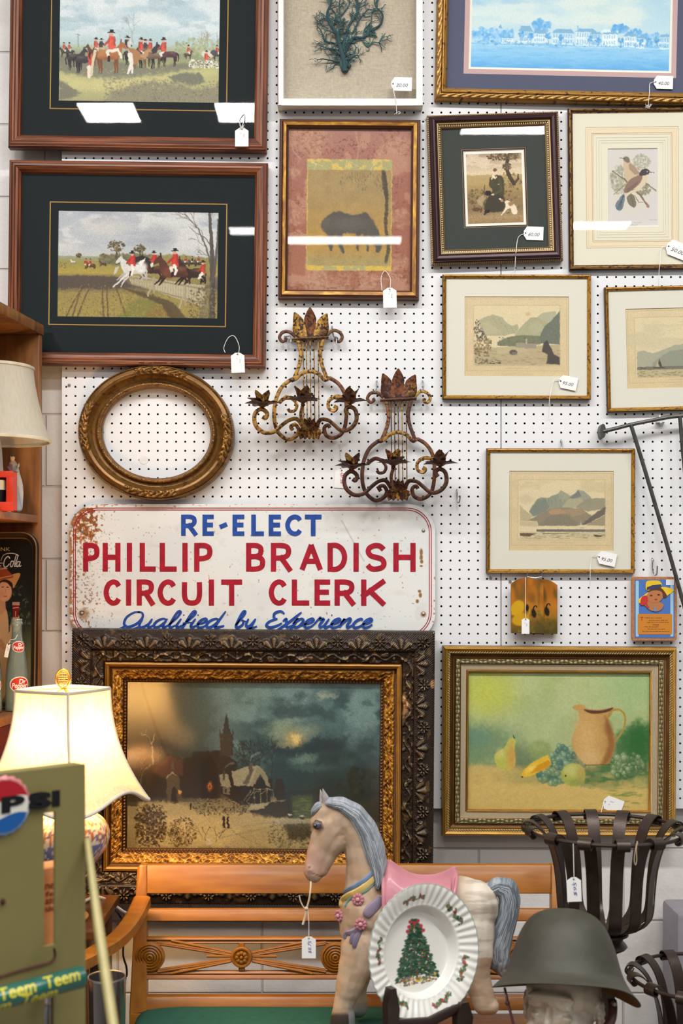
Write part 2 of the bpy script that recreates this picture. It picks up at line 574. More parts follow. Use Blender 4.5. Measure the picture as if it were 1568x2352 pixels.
        s.poly([f(-.11, -1.25), f(-.12, -1.5), f(.2, -1.5), f(.18, -1.25)], hat, 1, .4)
        s.line([f(-.22, -1.26), f(.32, -1.26)], hat, .09 * k)
        s.line([f(-.18, -.9), f(-.2, -.3)], hexc(coat) * .72, .16 * k, .2 * k, .7); s.line([f(.1, -.85), f(.12, -.2)], np.clip(hexc(coat) * 1.15, 0, 1), .12 * k, .1 * k, .5)

    def warp(s, amp=1.2, sc=3.0):
        """brush wobble: every point borrows its colour from close by"""
        a = amp * s.res; jj, ii = np.mgrid[0:s.h, 0:s.w]
        u = (vn(s.X / sc, s.Y / sc, s.seed + 2.2) + vn(s.X / sc / 2.1, s.Y / sc / 2.1, s.seed + 5.2) - 1) * 2 * a; v = (vn(s.X / sc, s.Y / sc, s.seed + 7.7) + vn(s.X / sc / 2.1, s.Y / sc / 2.1, s.seed + 1.2) - 1) * 2 * a
        y = np.clip(jj + v, 0, s.h - 1.001); x = np.clip(ii + u, 0, s.w - 1.001)
        y0 = y.astype(int); x0 = x.astype(int); fy = (y - y0)[..., None]; fx = (x - x0)[..., None]; m = s.im
        s.im = (m[y0, x0] * (1 - fx) + m[y0, x0 + 1] * fx) * (1 - fy) + (m[y0 + 1, x0] * (1 - fx) + m[y0 + 1, x0 + 1] * fx) * fy
        return s

    def obj(s, name, mapf, mat, parent, k=1.0):
        return grid_obj(name, mapf(s.X, s.Y), np.clip(s.im * k, 0, 1), mat, parent)
# ------------------------------------------------------------------ framed pictures
class Pict:
    """a picture hung on the pegboard; sheet coordinates are photo pixels around its centre"""

    def __init__(s, name, label, cx, cy, w, h, roll=0.0, lean=0.0, cat='picture', group=None, stand=0.002, fd=.02):
        s.cx, s.cy, s.w, s.h = cx, cy, w, h
        s.s = (W - fd) / F
        loc = P(cx, cy, W - fd)
        loc.y = W - stand - abs(math.sin(R(lean))) * h * s.s / 2
        s.root = thing(name, label, cat, loc, (R(lean), R(roll), 0), group)

    def m(s, y):
        return lambda X, Y: np.stack([(X - s.cx) * s.s, np.full(X.shape, -y * s.s), (s.cy - Y) * s.s], -1)

    def L(s, px, py, y=0.0):
        return ((px - s.cx) * s.s, -y * s.s, (s.cy - py) * s.s)

    def sheet(s, pic, y, name='print', rough=0.7, k=1.0, bump=None, mat=None):
        return pic.obj(name, s.m(y), mat or vcm('paper_print' if rough > .65 else 'oil_paint', rough, 0, .25, bump), s.root, k)

    def mat(s, o, wd, col, y, lines=(), bevel='f4f0e6', name='mat_board', fill=()):
        """flat board from rectangle o to window wd, ruled lines as thin strips"""
        b = MB()

        def ring(a, c, ya, yc, colr):
            A = [(a[0], a[1]), (a[2], a[1]), (a[2], a[3]), (a[0], a[3])]; C = [(c[0], c[1]), (c[2], c[1]), (c[2], c[3]), (c[0], c[3])]
            for i in range(4):
                j = (i + 1) % 4
                b.add([s.L(*A[i], ya), s.L(*A[j], ya), s.L(*C[j], yc), s.L(*C[i], yc)], [(0, 1, 2, 3)], 0, colr)
        ring(o, wd, y, y, col)
        e = 1.2
        ring(wd, (wd[0] + e, wd[1] + e, wd[2] - e, wd[3] - e), y, y - 1.6, bevel)
        for k, (rc, w, c) in enumerate(list(fill) + list(lines)):
            w2 = w / 2
            ring((rc[0] - w2, rc[1] - w2, rc[2] + w2, rc[3] + w2), (rc[0] + w2, rc[1] + w2, rc[2] - w2, rc[3] - w2), y + .12 + .05 * k, y + .12 + .05 * k, c)
        return b.build(name, vcm('mat_card', .85, 0, .2, (900, .05)), s.root, world=False)

    def glass(s, rc, y, rough=.015):
        b = MB(); b.add([s.L(rc[0], rc[1], y), s.L(rc[2], rc[1], y), s.L(rc[2], rc[3], y), s.L(rc[0], rc[3], y)], [(0, 1, 2, 3)])
        return b.build('glass_pane', pane_glass(rough), s.root, world=False)

    def back(s, inset=3, y=1.0, col='8a6a48'):
        b = MB(); x, z = (s.w / 2 - inset) * s.s, (s.h / 2 - inset) * s.s
        b.box((0, -y * s.s, 0), (2 * x, 1.5 * s.s, 2 * z))
        return b.build('backing_board', pm('brown_backing', col, .9), s.root, world=False)

    def frame(s, prof, colf, mat, hf=None, du=4.0, dd=2.0, name='frame'):
        D, Yv, ND, NY = [], [], [], []
        for (d0, y0), (d1, y1) in zip(prof[:-1], prof[1:]):
            l = math.hypot(d1 - d0, y1 - y0); n = max(1, int(math.ceil(l / dd)))
            nx, ny = (y1 - y0) / l, -(d1 - d0) / l
            for i in range(n + 1):
                D.append(d0 + (d1 - d0) * i / n); Yv.append(y0 + (y1 - y0) * i / n); ND.append(nx); NY.append(ny)
        D, Yv, ND, NY = map(np.array, (D, Yv, ND, NY))
        Vs, Cs = [], []
        for side in range(4):
            Ln, Ot = (s.w, s.h) if side % 2 == 0 else (s.h, s.w)
            nu = max(2, int(Ln / du)); t = np.linspace(-1, 1, nu)
            half = (Ln / 2 - D)[:, None]
            U = t[None, :] * half; DD = np.broadcast_to(D[:, None], U.shape)
            H = hf(U, DD, side) if hf else np.zeros(U.shape)
            d2 = DD + ND[:, None] * H; y2 = Yv[:, None] + NY[:, None] * H
            o = Ot / 2 - d2
            g = [(U, y2, -o), (o, y2, U), (U, y2, o), (-o, y2, U)][side]
            Vs.append(np.stack(g, -1) * s.s); Cs.append(np.clip(colf(U, DD, H, side), 0, 1))
        return grid_obj(name, Vs, Cs, mat, s.root)


def wood_col(c1, c2, ln=110.0, wd=2.6):
    a, b = hexc(c1), hexc(c2)
    return lambda U, D, H, sd: mixc(a, b, sst(.3, .72, fbm(U / ln + sd * 9.3, D / wd + sd * 4.1, 3, 4)))


def gold_col(c1, c2, dark, wear=.62, sc=9.0):
    a, b, k = hexc(c1), hexc(c2), hexc(dark)

    def f(U, D, H, sd):
        c = mixc(a, b, fbm(U / 30 + sd * 5, D / 3.0, 2, 3))
        return mixc(c, k, sst(wear, wear + .12, fbm(U / sc + sd * 3.3, D / (sc * .6), 6, 4)))
    return f


GOLD = lambda: vcm('gilt', .38, .55, .5)
GOLDR = lambda: vcm('gilt_relief', .42, .5, .5)
WOODF = lambda: vcm('frame_wood', .38, 0, .45)


# ------------------------------------------------------------------ 1, 2 hunting prints
def hunt_meet():
    p = Pic(132, -18, 503, 229, 1.1, 11)
    p.grad([(-18, 'b9ccd8'), (60, 'b6ccd2'), (95, 'b4c8c8'), (103, 'a9b99f'), (120, '8d9474'), (150, 'a3a26e'), (190, 'b8b27a'), (229, 'a39e70')])
    p.clouds(-18, 92, 'dbe3e4', .9, 70, 30, .45, .62, 4)
    p.clouds(-18, 80, '9db4bf', .5, 50, 20, .55, .7, 8)
    p.ell(235, 20, 40, 18, 'dfe6e6', .7, .6, 0, 6); p.ell(345, 38, 45, 18, 'e0e6e4', .75, .6, 0, 6)
    for _ in range(6): p.tree(p.rng.uniform(455, 500), 100, p.rng.uniform(70, 110), 15, 1.3, 3, '8f8472', .7)
    p.tree(302, 92, 94, 22, 1.5, 4, '7f8680', .75, 22); p.tree(272, 92, 88, 14, 1.0, 3, '94a3a3', .6, 22)
    p.dabs(170, 455, 100, 60, 20, ['9fa77c', 'aab082', '8b9268', 'b3b58c'], (2, 5), .6, .7)
    p.rect(175, 72, 176.5, 105, '6c6a66'); p.line([(170, 74), (181, 76)], '6c6a66', 1)
    p.poly([(132, 122), (180, 124), (260, 134), (340, 150), (390, 140), (430, 138), (440, 150), (350, 170), (250, 178), (150, 165), (132, 160)], '6d6d62', .75, 4, 4)
    p.poly([(132, 165), (200, 178), (300, 172), (400, 158), (503, 146), (503, 165), (420, 176), (330, 190), (230, 205), (132, 200)], 'cfc688', .55, 8, 6)
    p.poly([(385, 168), (420, 160), (460, 160), (472, 182), (440, 190), (395, 180)], '6b6d5e', .9, 3, 4)
    p.poly([(245, 229), (255, 205), (300, 190), (350, 178), (400, 185), (450, 196), (503, 190), (503, 229)], '857e68', .85, 5, 6)
    p.poly([(132, 180), (150, 185), (165, 200), (185, 210), (160, 220), (132, 228)], '706c5e', .9, 4, 5)
    p.rdabs(900, 235, 176, 515, 235, ['77705c', '8c866c', '696352', '9b9474'], (1, 3), .55, .6)
    p.rdabs(200, 132, 150, 400, 205, ['c9bf80', 'b5ac70', 'd4ca90'], (1, 3), .4, .4, (-15, 15))
    for x in (143, 156): p.horse(x + 2, 115, 8, '463a38', -1); p.rider(x, 108, 10, 'c3503f', 1)
    for x, k in ((430, 7), (497, 9)): p.horse(x, 117, k, '5d453b', 1); p.rider(x, 110, 10, 'c8503c', 1)
    p.horse(170, 128, 18, '3b3436', 1); p.horse(190, 132, 20, '3d3638', 1)
    p.line([(203, 118), (205, 140), (200, 165)], 'c4503e', 11, 8); p.ell(206, 106, 4, 5, 'c9a28c'); p.line([(202, 150), (203, 172)], 'e4dccc', 9, 8)
    p.horse(212, 112, 12, '5b3a2c', -1); p.rider(217, 103, 15, 'cf5240', 1); p.rider(229, 103, 14, '3a3840', 1)
    p.horse(300, 118, 16, '3c3436', 1); p.rider(289, 103, 18, '32323c', 1); p.ell(294, 95, 5, 8, 'ddd8d0', .9)
    p.horse(335, 118, 20, '34303a', 1); p.rider(321, 108, 19, 'cb5040', 1); p.rider(331, 104, 14, '423c40', 1); p.rider(343, 105, 15, 'c4503e', -1)
    p.horse(352, 122, 16, '7b5d4a', -1); p.horse(388, 118, 17, '55363a', -1); p.rider(374, 110, 21, 'cf5240', -1)
    p.horse(318, 124, 17, 'b88a5c', 1); p.poly([(290, 104), (318, 112), (316, 138), (305, 142), (300, 120)], 'a8764c', 1, 1, 0, 4)
    p.line([(296, 120), (300, 140), (292, 162)], 'e6dfd2', 11, 5); p.line([(300, 138), (302, 162)], 'e6dfd2', 6, 4)
    p.horse(246, 122, 26, 'a8653c', 1, '7a4428'); p.ell(232, 116, 15, 11, 'b97a4c', .7, .6); p.ell(262, 110, 9, 6, 'c08a5a', .5, .6)
    p.line([(215, 112), (210, 140), (208, 168)], 'd8c4a0', 7, 6)
    p.rider(254, 105, 29, 'd8553f', -1)
    p.line([(254, 112), (268, 108), (276, 126)], 'e8dfd0', 7, 6)
    p.ell(475, 116, 14, 9, 'ddd9cc', .9); p.ell(490, 112, 8, 6, '403a44', .9); p.rider(472, 128, 14, 'd8553f', 1)
    p.rdabs(150, 433, 130, 500, 148, ['e8e4d8', 'd9d3c4', 'f0ece0'], (1, 2.4), .9); p.rdabs(60, 433, 129, 500, 147, ['54493f', '6b5a48', '3c3632'], (.8, 1.6), .8)
    p.warp(.8, 4).speck(.06); p.im = p.im * .93 + .06
    return p


def hunt_fence():
    p = Pic(129, 481, 500, 727, 1.1, 12)
    p.grad([(481, 'b4bac2'), (560, 'bcc0c4'), (585, 'c3c6c4'), (588, '9aa084'), (600, '9a9150'), (625, 'b09a48'), (633, '7c6c50'), (655, '64584a'), (672, '9a8850'), (727, 'a3914e')])
    p.clouds(481, 588, 'd6d6d4', .9, 70, 30, .46, .6, 14); p.clouds(481, 575, 'a2a8b2', .6, 60, 22, .5, .7, 19)
    p.ell(240, 520, 60, 18, 'd4d2cc', .6, .6, 0, 5); p.ell(360, 540, 40, 26, 'a4a8b0', .7, .6, 0, 8)
    p.poly([(222, 592), (250, 582), (310, 579), (360, 580), (360, 608), (225, 606)], '6f6c50', .95, 3, 4)
    p.rdabs(120, 225, 580, 360, 604, ['5c5b42', '7d7a58', '8c8258'], (1.5, 4), .6)
    p.poly([(345, 582), (420, 580), (480, 588), (480, 650), (345, 640)], '94874f', .9, 2, 3)
    for x, y, k in ((264, 566, 20), (318, 570, 13), (178, 586, 6), (236, 585, 6)):
        p.line([(x, y), (x + 1, 590 if k < 10 else 604)], '5c4b3c', k * .13 + .8)
        if k > 10: p.line([(x + 7, y), (x + 6, 604)], '5c4b3c', 2)
        p.dabs(int(k * 4.5), x, y - k * .2, k, k * .62, ['5d5238', '6f6240', '4b452f', '857049'], (1.4, 3.4), .85, .6)
    p.rdabs(150, 129, 600, 330, 632, ['8d8548', 'bda852', 'a39148'], (1, 4), .4, .25, (-8, 8))
    p.poly([(129, 632), (200, 631), (270, 634), (300, 655), (240, 662), (180, 660), (129, 664)], '544a42', .85, 2, 3)
    for x0, x1 in ((205, 165), (225, 176), (240, 237), (250, 248), (214, 150), (262, 290)):
        p.line(spl([(x0 - 5, 636), ((x0 + x1) / 2 - 5, 675), (x1, 727)], 6), '5d4a38', 2.0, 4.5, .65)
    p.rdabs(800, 110, 650, 310, 735, ['6f5a3c', 'b9a45c', '8a7444', '55432f'], (.8, 2.6), .5, .4, (30, 110))
    p.poly([(270, 727), (300, 690), (330, 678), (380, 690), (390, 715), (380, 727)], '77783c', .7, 6, 6)
    p.poly([(330, 727), (350, 695), (385, 700), (400, 727)], '8c6a38', .6, 5, 5)
    p.rdabs(500, 240, 655, 440, 727, ['8a8244', '6d6c38', 'a6924a', 'b9a04c'], (1, 3.4), .45, .5)
    p.poly([(268, 655), (330, 668), (395, 690), (430, 727), (390, 727), (370, 695), (300, 668)], '4c3d2c', .75, 3, 3)
    # fence
    p.poly([(292, 628), (345, 634), (345, 662), (300, 650)], 'b4a888', 1, 1); p.poly([(345, 636), (470, 650), (470, 700), (345, 662)], 'bdb194', 1, 1)
    for i in range(30):
        x = 294 + i * 6; p.line([(x, 630 + (x - 292) * .12), (x, 648 + (x - 292) * .28)], '857858', .8, .8, .7)
    p.line([(292, 634), (350, 640), (480, 660)], '9a8c6c', 3.2, 4); p.line([(300, 648), (350, 662), (480, 695)], '9a8c6c', 2.5, 4)
    for x, y0, y1 in ((352, 632, 668), (425, 640, 695)):
        p.line([(x, y0), (x, y1)], 'a59878', 5, 5); p.line([(x - 2, y1 - 30), (x - 14, y1 + 8)], 'b0a382', 4, 4)
    # distant riders
    p.horse(205, 607, 9, '6b3f2a', -1, pose='run'); p.rider(195, 604, 8, 'c0402c', -1); p.rider(205, 604, 8, 'b83c2c', -1)
    p.horse(165, 600, 5, 'd8d2c4', -1, pose='run'); p.horse(234, 603, 6, '5b4232', -1, pose='run')
    p.rdabs(14, 131, 602, 156, 615, ['3c352c'], (.8, 1.5), .8)
    for x in (425, 440, 455): p.horse(x, 600, 7, '4c4038', -1, pose='run'); p.rider(x, 594, 7, ['3a3438', 'a83c30'][x % 2], -1)
    # jumping horses
    p.poly([(305, 590), (325, 582), (345, 592), (345, 620), (310, 615)], '2b2826', 1, 2, 2)
    p.horse(350, 616, 20, '4a2a20', -1, '2e1c18', 'run'); p.rider(352, 598, 18, 'cc3a32', -1)
    p.horse(440, 622, 26, '3c2820', -1, '281c18', 'run'); p.horse(400, 620, 30, '5b3324', -1, '371f18', 'run')
    p.ell(385, 622, 16, 13, '7a4630', .8, .5); p.rider(400, 604, 26, 'cf3a33', -1); p.line([(398, 604), (404, 616), (400, 626)], 'efe7dc', 6, 5)
    p.rider(465, 622, 20, 'cc4030', -1); p.line([(462, 622), (456, 634)], 'efe7dc', 6, 5)
    p.horse(305, 616, 25, 'd9d6d0', -1, 'b8b2a8', 'run'); p.ell(322, 610, 13, 13, 'e9e6e0', .9, .4); p.poly([(315, 600), (332, 588), (330, 596), (322, 606)], 'f0eee8')
    p.line([(296, 622), (276, 640), (258, 656)], 'dcd8d0', 6, 3); p.line([(300, 625), (284, 640), (275, 655)], 'cfcac0', 5, 2.5)
    p.poly([(262, 612), (272, 608), (266, 622), (258, 630)], 'c8c2b8', 1)
    p.rider(302, 606, 23, 'd03832', -1); p.line([(300, 606), (304, 616), (300, 628)], 'efe9e0', 6, 5)
    # bare tree at the right
    p.line([(486, 727), (487, 640), (484, 560), (478, 481)], '4b4440', 15, 6, .9); p.line([(487, 640), (497, 560), (499, 500)], '5b5450', 8, 5, .9)
    p.line([(482, 600), (470, 560), (452, 520), (425, 490), (405, 482)], '5d5650', 4.5, 1, .85); p.line([(484, 560), (468, 540), (448, 530), (430, 515)], '635c56', 3, .8, .8)
    for x, y, a in ((452, 520, 120), (440, 505, 150), (470, 560, 150), (478, 500, 70), (465, 545, 100), (430, 495, 170), (484, 590, 140)):
        p.tree(x, y, a, 17, 1.6, 3, '6a635c', .75, 30)
    p.rdabs(480, 430, 655, 510, 735, ['55472f', '7d6d4a', '8d8060', '463a2c'], (1, 3), .6)
    p.poly([(462, 600), (474, 640), (466, 690), (456, 727), (480, 727), (484, 640)], '7d7458', .55, 3, 3)
    p.warp(.8, 4).speck(.07)
    p.im = p.im * .96
    return p


def hunting(cx, cy, pic, roll, lean, label):
    q = Pict('framed_hunting_print', label, cx, cy, 595, 470, roll, lean, fd=.036)
    q.back()
    q.frame([(0, 0), (0, -20), (3, -26), (9, -30), (16, -31), (24, -28), (29, -22), (30, -12)], wood_col('824728', '4e2715', 120, 3.0), WOODF(), None, 5, 2.2)
    b = pic.b; mx, my = (b[0] + b[2]) / 2, (b[1] + b[3]) / 2
    dx, dy = cx - mx, cy - my
    w = (b[0] + dx, b[1] + dy, b[2] + dx, b[3] + dy)
    o = (cx - 272, cy - 209, cx + 272, cy + 209)
    g = (w[0] - 18, w[1] - 18, w[2] + 18, w[3] + 18)
    q.mat(o, w, '0d181b', 15, [(g, 2.6, 'b08a50'), ((g[0] - 0.3, g[1] - .3, g[2] + .3, g[3] + .3), .8, '8a6a38')], bevel='1d2c2e')
    q.sheet(pic, 13, k=1.0) if (dx == 0 and dy == 0) else None
    q.glass((cx - 270, cy - 207, cx + 270, cy + 207), 19)
    return q


hunting(317.5, 105.5, hunt_meet(), .85, 0.05, 'wide wooden framed print of red-coated huntsmen gathered on standing horses, at the top')
hunting(314.5, 604.0, hunt_fence(), .75, 0.28, 'wide wooden framed print of red-coated riders jumping a paling fence, above the oval frame')


# ------------------------------------------------------------------ 3 coral shadow box
def coral_box():
    cx, cy, w, h = 804, 75, 334, 334
    q = Pict('coral_shadow_box', 'white shadow box holding a dark teal branching coral on beige linen', cx, cy, w, h, 0, 0, fd=.042)
    wh = hexc('e6e6e4')
    q.frame([(0, 0), (0, -33), (1, -35), (15, -35), (15, -4)], lambda U, D, H, sd: np.broadcast_to(wh, U.shape + (3,)) * (1 - .05 * fbm(U / 20, D / 5, 3)[..., None]), vcm('white_paint', .45, 0, .4), None, 12, 3)
    p = Pic(cx - 160, cy - 160, cx + 160, cy + 160, .6, 3)
    p.grad([(-100, 'b7a994'), (300, 'baad9a')]); p.im *= (1 + .10 * (vn(p.X / 1.1, p.Y / 6, 2) + vn(p.X / 6, p.Y / 1.1, 4) - 1))[..., None]
    q.sheet(p, 5, 'linen_backing', .9)
    b = MB(); g = random.Random(5)
    tc = ['37565a', '44696a', '2f4c52', '4c756e']

    def br(pts, w0, w1, tw=0.0, lift=0):
        pp = spl(pts, 5); k = len(pp) - 1
        y = lambda t: 12 + 5 * math.sin(t * 3 + w0) + lift
        P3 = [Vector(q.L(x, z, y(i / k))) for i, (x, z) in enumerate(pp)]
        b.tube(P3, [(w0 + (w1 - w0) * i / k) / 2 * q.s for i in range(k + 1)], 6, 0, hexc(tc[g.randrange(4)]))
        n = int(tw * k / 8.5)
        for _ in range(n):
            i = g.randrange(1, k); x, z = pp[i]
            a = math.atan2(pp[i][1] - pp[i - 1][1], pp[i][0] - pp[i - 1][0]) + g.choice((-1, 1)) * g.uniform(.5, 1.1)
            twig(x, z, a, g.uniform(7, 15), max(w1, 1.5), 2, y(i / k))

    def twig(x, z, a, ln, w, dep, y):
        y = max(y, 8.5)
        x2, z2 = x + math.cos(a) * ln, z + math.sin(a) * ln
        xm, zm = (x + x2) / 2 + g.uniform(-2, 2), (z + z2) / 2 + g.uniform(-2, 2)
        b.tube([q.L(x, z, y), q.L(xm, zm, y + g.uniform(-2, 2)), q.L(x2, z2, y + g.uniform(-3, 3))], [w * .55 * q.s, w * .45 * q.s, w * .36 * q.s], 5, 0, hexc(tc[g.randrange(4)]))
        if dep:
            for _ in range(g.choice((1, 2, 2))): twig(x2, z2, a + g.uniform(-1, 1), ln * g.uniform(.55, .85), w * .75, dep - 1, y)
    T = lambda X: [(640 + x / 4.612, y / 4.612) for x, y in X]
    br(T([(700, 720), (690, 620), (670, 540), (640, 430), (620, 330), (560, 250), (520, 170), (515, 90), (550, 0), (570, -120), (540, -220)]), 13, 3, 6)
    br(T([(690, 620), (680, 500), (690, 400), (720, 290), (760, 190), (830, 100), (840, 0), (830, -130), (870, -230)]), 10, 2.6, 6)
    br(T([(620, 330), (650, 240), (650, 130), (640, 20), (660, -100), (640, -240)]), 6, 2.5, 5)
    br(T([(700, 600), (710, 480), (760, 390), (800, 350), (890, 350), (940, 310), (980, 270), (1060, 230), (1095, 180), (1100, 100), (1030, 25), (1010, -60)]), 10, 2.5, 5)
    br(T([(880, 360), (940, 440), (1000, 400), (1060, 410), (1100, 370), (1130, 320)]), 4.5, 2, 3)
    br(T([(1060, 410), (1090, 460), (1090, 500)]), 2.5, 1.6, 0); br(T([(940, 440), (960, 480), (925, 490)]), 2.5, 1.4, 0)
    br(T([(790, 290), (850, 170), (920, 90), (960, 60)]), 5, 2.2, 4); br(T([(900, 340), (910, 260), (980, 180), (990, 80), (1020, 60)]), 4, 1.8, 3)
    br(T([(640, 430), (560, 400), (490, 390), (450, 300), (400, 230)]), 4.5, 1.8, 6); br(T([(640, 540), (600, 480), (510, 460), (450, 450), (445, 490)]), 4, 1.6, 5)
    br(T([(660, 610), (560, 600), (460, 590), (400, 610)]), 5, 1.6, 5); br(T([(690, 640), (600, 630), (570, 690)]), 3, 1.5, 3)
    br(T([(720, 600), (780, 540), (825, 460)]), 10, 2.5, 4); br(T([(740, 590), (800, 560), (840, 550)]), 6, 2, 3)
    br(T([(520, 260), (450, 210), (440, 160), (500, 140)]), 3, 1.6, 4); br(T([(560, 250), (600, 160), (590, 80), (540, 20), (500, -90)]), 3.5, 1.6, 4)
    br(T([(720, 290), (740, 210), (800, 140), (760, 100)]), 4, 1.8, 3); br(T([(650, 130), (720, 40), (750, -30), (740, -140)]), 3.5, 1.6, 4)
    b.ell(q.L(792, 152, 10), (9 * q.s, 8 * q.s, 6 * q.s), 10, None, 0, hexc('2c4644')); b.ell(q.L(789, 138, 11), (10 * q.s, 8 * q.s, 16 * q.s), 10, None, 0, hexc('3f625c'))
    b.ell(q.L(802, 142, 10), (5 * q.s, 6 * q.s, 6 * q.s), 10, None, 0, hexc('34504c'))
    b.build('coral', vcm('coral_skin', .8, 0, .2, (400, .4)), q.root, world=False, angle=60)
    q.glass((cx - 153, cy - 153, cx + 153, cy + 153), 31)


coral_box()


# ------------------------------------------------------------------ 4 harbour print
def harbor():
    cx, cy, w, h = 1314, 20, 622, 424
    q = Pict('framed_harbor_print', 'large gold framed print of blue waterfront houses with a navy mat', cx, cy, w, h, 1.25, 0.3, fd=.03)
    q.back()
    g1 = gold_col('b98a40', '8f6428', '4a3018', .66, 8)
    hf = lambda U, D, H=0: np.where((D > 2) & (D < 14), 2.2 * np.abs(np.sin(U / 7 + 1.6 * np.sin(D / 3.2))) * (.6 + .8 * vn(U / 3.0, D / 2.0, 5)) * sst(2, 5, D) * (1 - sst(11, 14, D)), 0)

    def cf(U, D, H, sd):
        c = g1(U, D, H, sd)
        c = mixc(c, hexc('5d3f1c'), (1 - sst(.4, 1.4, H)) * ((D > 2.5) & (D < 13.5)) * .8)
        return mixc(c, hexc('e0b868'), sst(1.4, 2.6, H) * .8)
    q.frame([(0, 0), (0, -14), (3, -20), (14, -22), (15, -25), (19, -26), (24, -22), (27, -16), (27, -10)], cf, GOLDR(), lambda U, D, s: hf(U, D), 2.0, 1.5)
    p = Pic(cx - 229, cy - 128, cx + 228, cy + 133, .9, 21)
    bx, by = p.b[0] - 1085, 153 - 153
    p.grad([(-110, '9fc8de'), (-20, 'a6cde0'), (60, 'bcd8e2'), (100, 'c8dfe6'), (104, '9accea'), (130, '84c0e8'), (153, '5fa8e0')])
    p.clouds(-110, 95, 'd8e4e0', .8, 120, 40, .42, .62, 31); p.ell(1390, 10, 90, 40, 'dde6da', .5, .7, 0, 10)
    p.clouds(-110, 60, '8fbfdb', .5, 90, 26, .5, .7, 37)
    p.rect(1085, 96, 1545, 101, '8cc4e8')
    p.dabs(60, 1245, 55, 22, 14, ['6fb2e4', '86c0ea', '5ea5dc'], (3, 6), .7); p.dabs(50, 1425, 57, 20, 9, ['5ea5dc', '7ab8e6'], (3, 5), .8); p.dabs(30, 1462, 66, 16, 7, ['5ea5dc', '6fb2e4'], (2, 4), .8)
    p.rdabs(240, 1085, 64, 1180, 97, ['7ab9e6', '5fa7dd', '94c8ee', 'a9d3f0'], (2, 6), .7, .8)
    p.rdabs(160, 1440, 68, 1545, 100, ['7ab9e6', '5fa7dd', '94c8ee'], (2, 5), .6, .8)

    def house(x, y0, y1, ww, roof, tone='d3e6ee'):
        p.rect(x, y0, x + ww, y1, tone, .95)
        p.poly([(x - 2, y0 + 1), (x + ww * .15, y0 - roof), (x + ww * .85, y0 - roof), (x + ww + 2, y0 + 1)], '7db0d2', .95, .6)
        n = max(2, int(ww / 6))
        for r_ in range(2):
            yy = y0 + 3 + r_ * (y1 - y0) * .48
            for i in range(n): p.rect(x + 3 + i * (ww - 5) / n, yy, x + 5.2 + i * (ww - 5) / n, yy + (y1 - y0) * .28, '7aaed4', .8)
            p.line([(x, yy + (y1 - y0) * .38), (x + ww, yy + (y1 - y0) * .38)], 'f0f6f8', 1.2)
    for a in ((1228, 72, 92, 30, 9), (1195, 68, 92, 30, 12, 'b4d4e8'), (1272, 70, 97, 50, 9, 'c0dcec'), (1326, 66, 99, 46, 7), (1360, 70, 99, 24, 4, 'aed0e6'), (1388, 70, 98, 34, 6, 'e2eef2'), (1437, 74, 100, 28, 6), (1465, 78, 102, 22, 4), (1518, 74, 103, 26, 5, 'b8d8ea'), (1155, 84, 95, 26, 3)): house(*a)
    p.poly([(1384, 66), (1390, 60), (1402, 60), (1408, 66)], 'dcebf0'); p.rect(1328, 52, 1331, 62, '8cb8d6')
    p.poly([(1147, 62), (1151, 52), (1155, 62)], '7db0d2')
    for x in (1200, 1222, 1262, 1290, 1357, 1378, 1430, 1474, 1492, 1514):
        y = p.rng.uniform(76, 86); p.line([(x, y), (x, 99)], '5d94bc', 1.2); p.dabs(16, x, y, 7, 6, ['5aa2da', '74b4e4', '4c93cc'], (1.6, 3.4), .8)
    p.rdabs(150, 1085, 92, 1545, 101, ['6fb0dc', '94c6e6', '5a9ccc'], (1.5, 3), .6)
    p.rdabs(220, 1085, 103, 1545, 153, ['8cc6ec', '74b6e6', '9ccfee', '5fa8e0'], (5, 22), .28, .1, (-3, 3))
    p.warp(.9).speck(.03); p.im = np.clip(p.im * 1.02, 0, 1)
    x0, y0, x1, y1 = p.b
    q.sheet(p, 9)
    q.mat((cx - 286, cy - 187, cx + 286, cy + 187), (x0 - 6, y0 - 6, x1 + 6, y1 + 6), '565a70', 11, [((x0 - 11, y0 - 11, x1 + 11, y1 + 11), 11, 'c9a7a5')], bevel='f0eee4')
    m = MB()
    for a, c in (((x0 - 7, y0 - 7, x1 + 7, y1 + 7), p.b),):
        A = [(a[0], a[1]), (a[2], a[1]), (a[2], a[3]), (a[0], a[3])]; C = [(c[0], c[1]), (c[2], c[1]), (c[2], c[3]), (c[0], c[3])]
        for i in range(4): m.add([q.L(*A[i], 9.3), q.L(*A[(i + 1) % 4], 9.3), q.L(*C[(i + 1) % 4], 9.3), q.L(*C[i], 9.3)], [(0, 1, 2, 3)], 0, hexc('eceade'))
    m.build('print_border', vcm('mat_card', .85), q.root, world=False)
    q.glass((cx - 284, cy - 185, cx + 284, cy + 185), 13)


harbor()


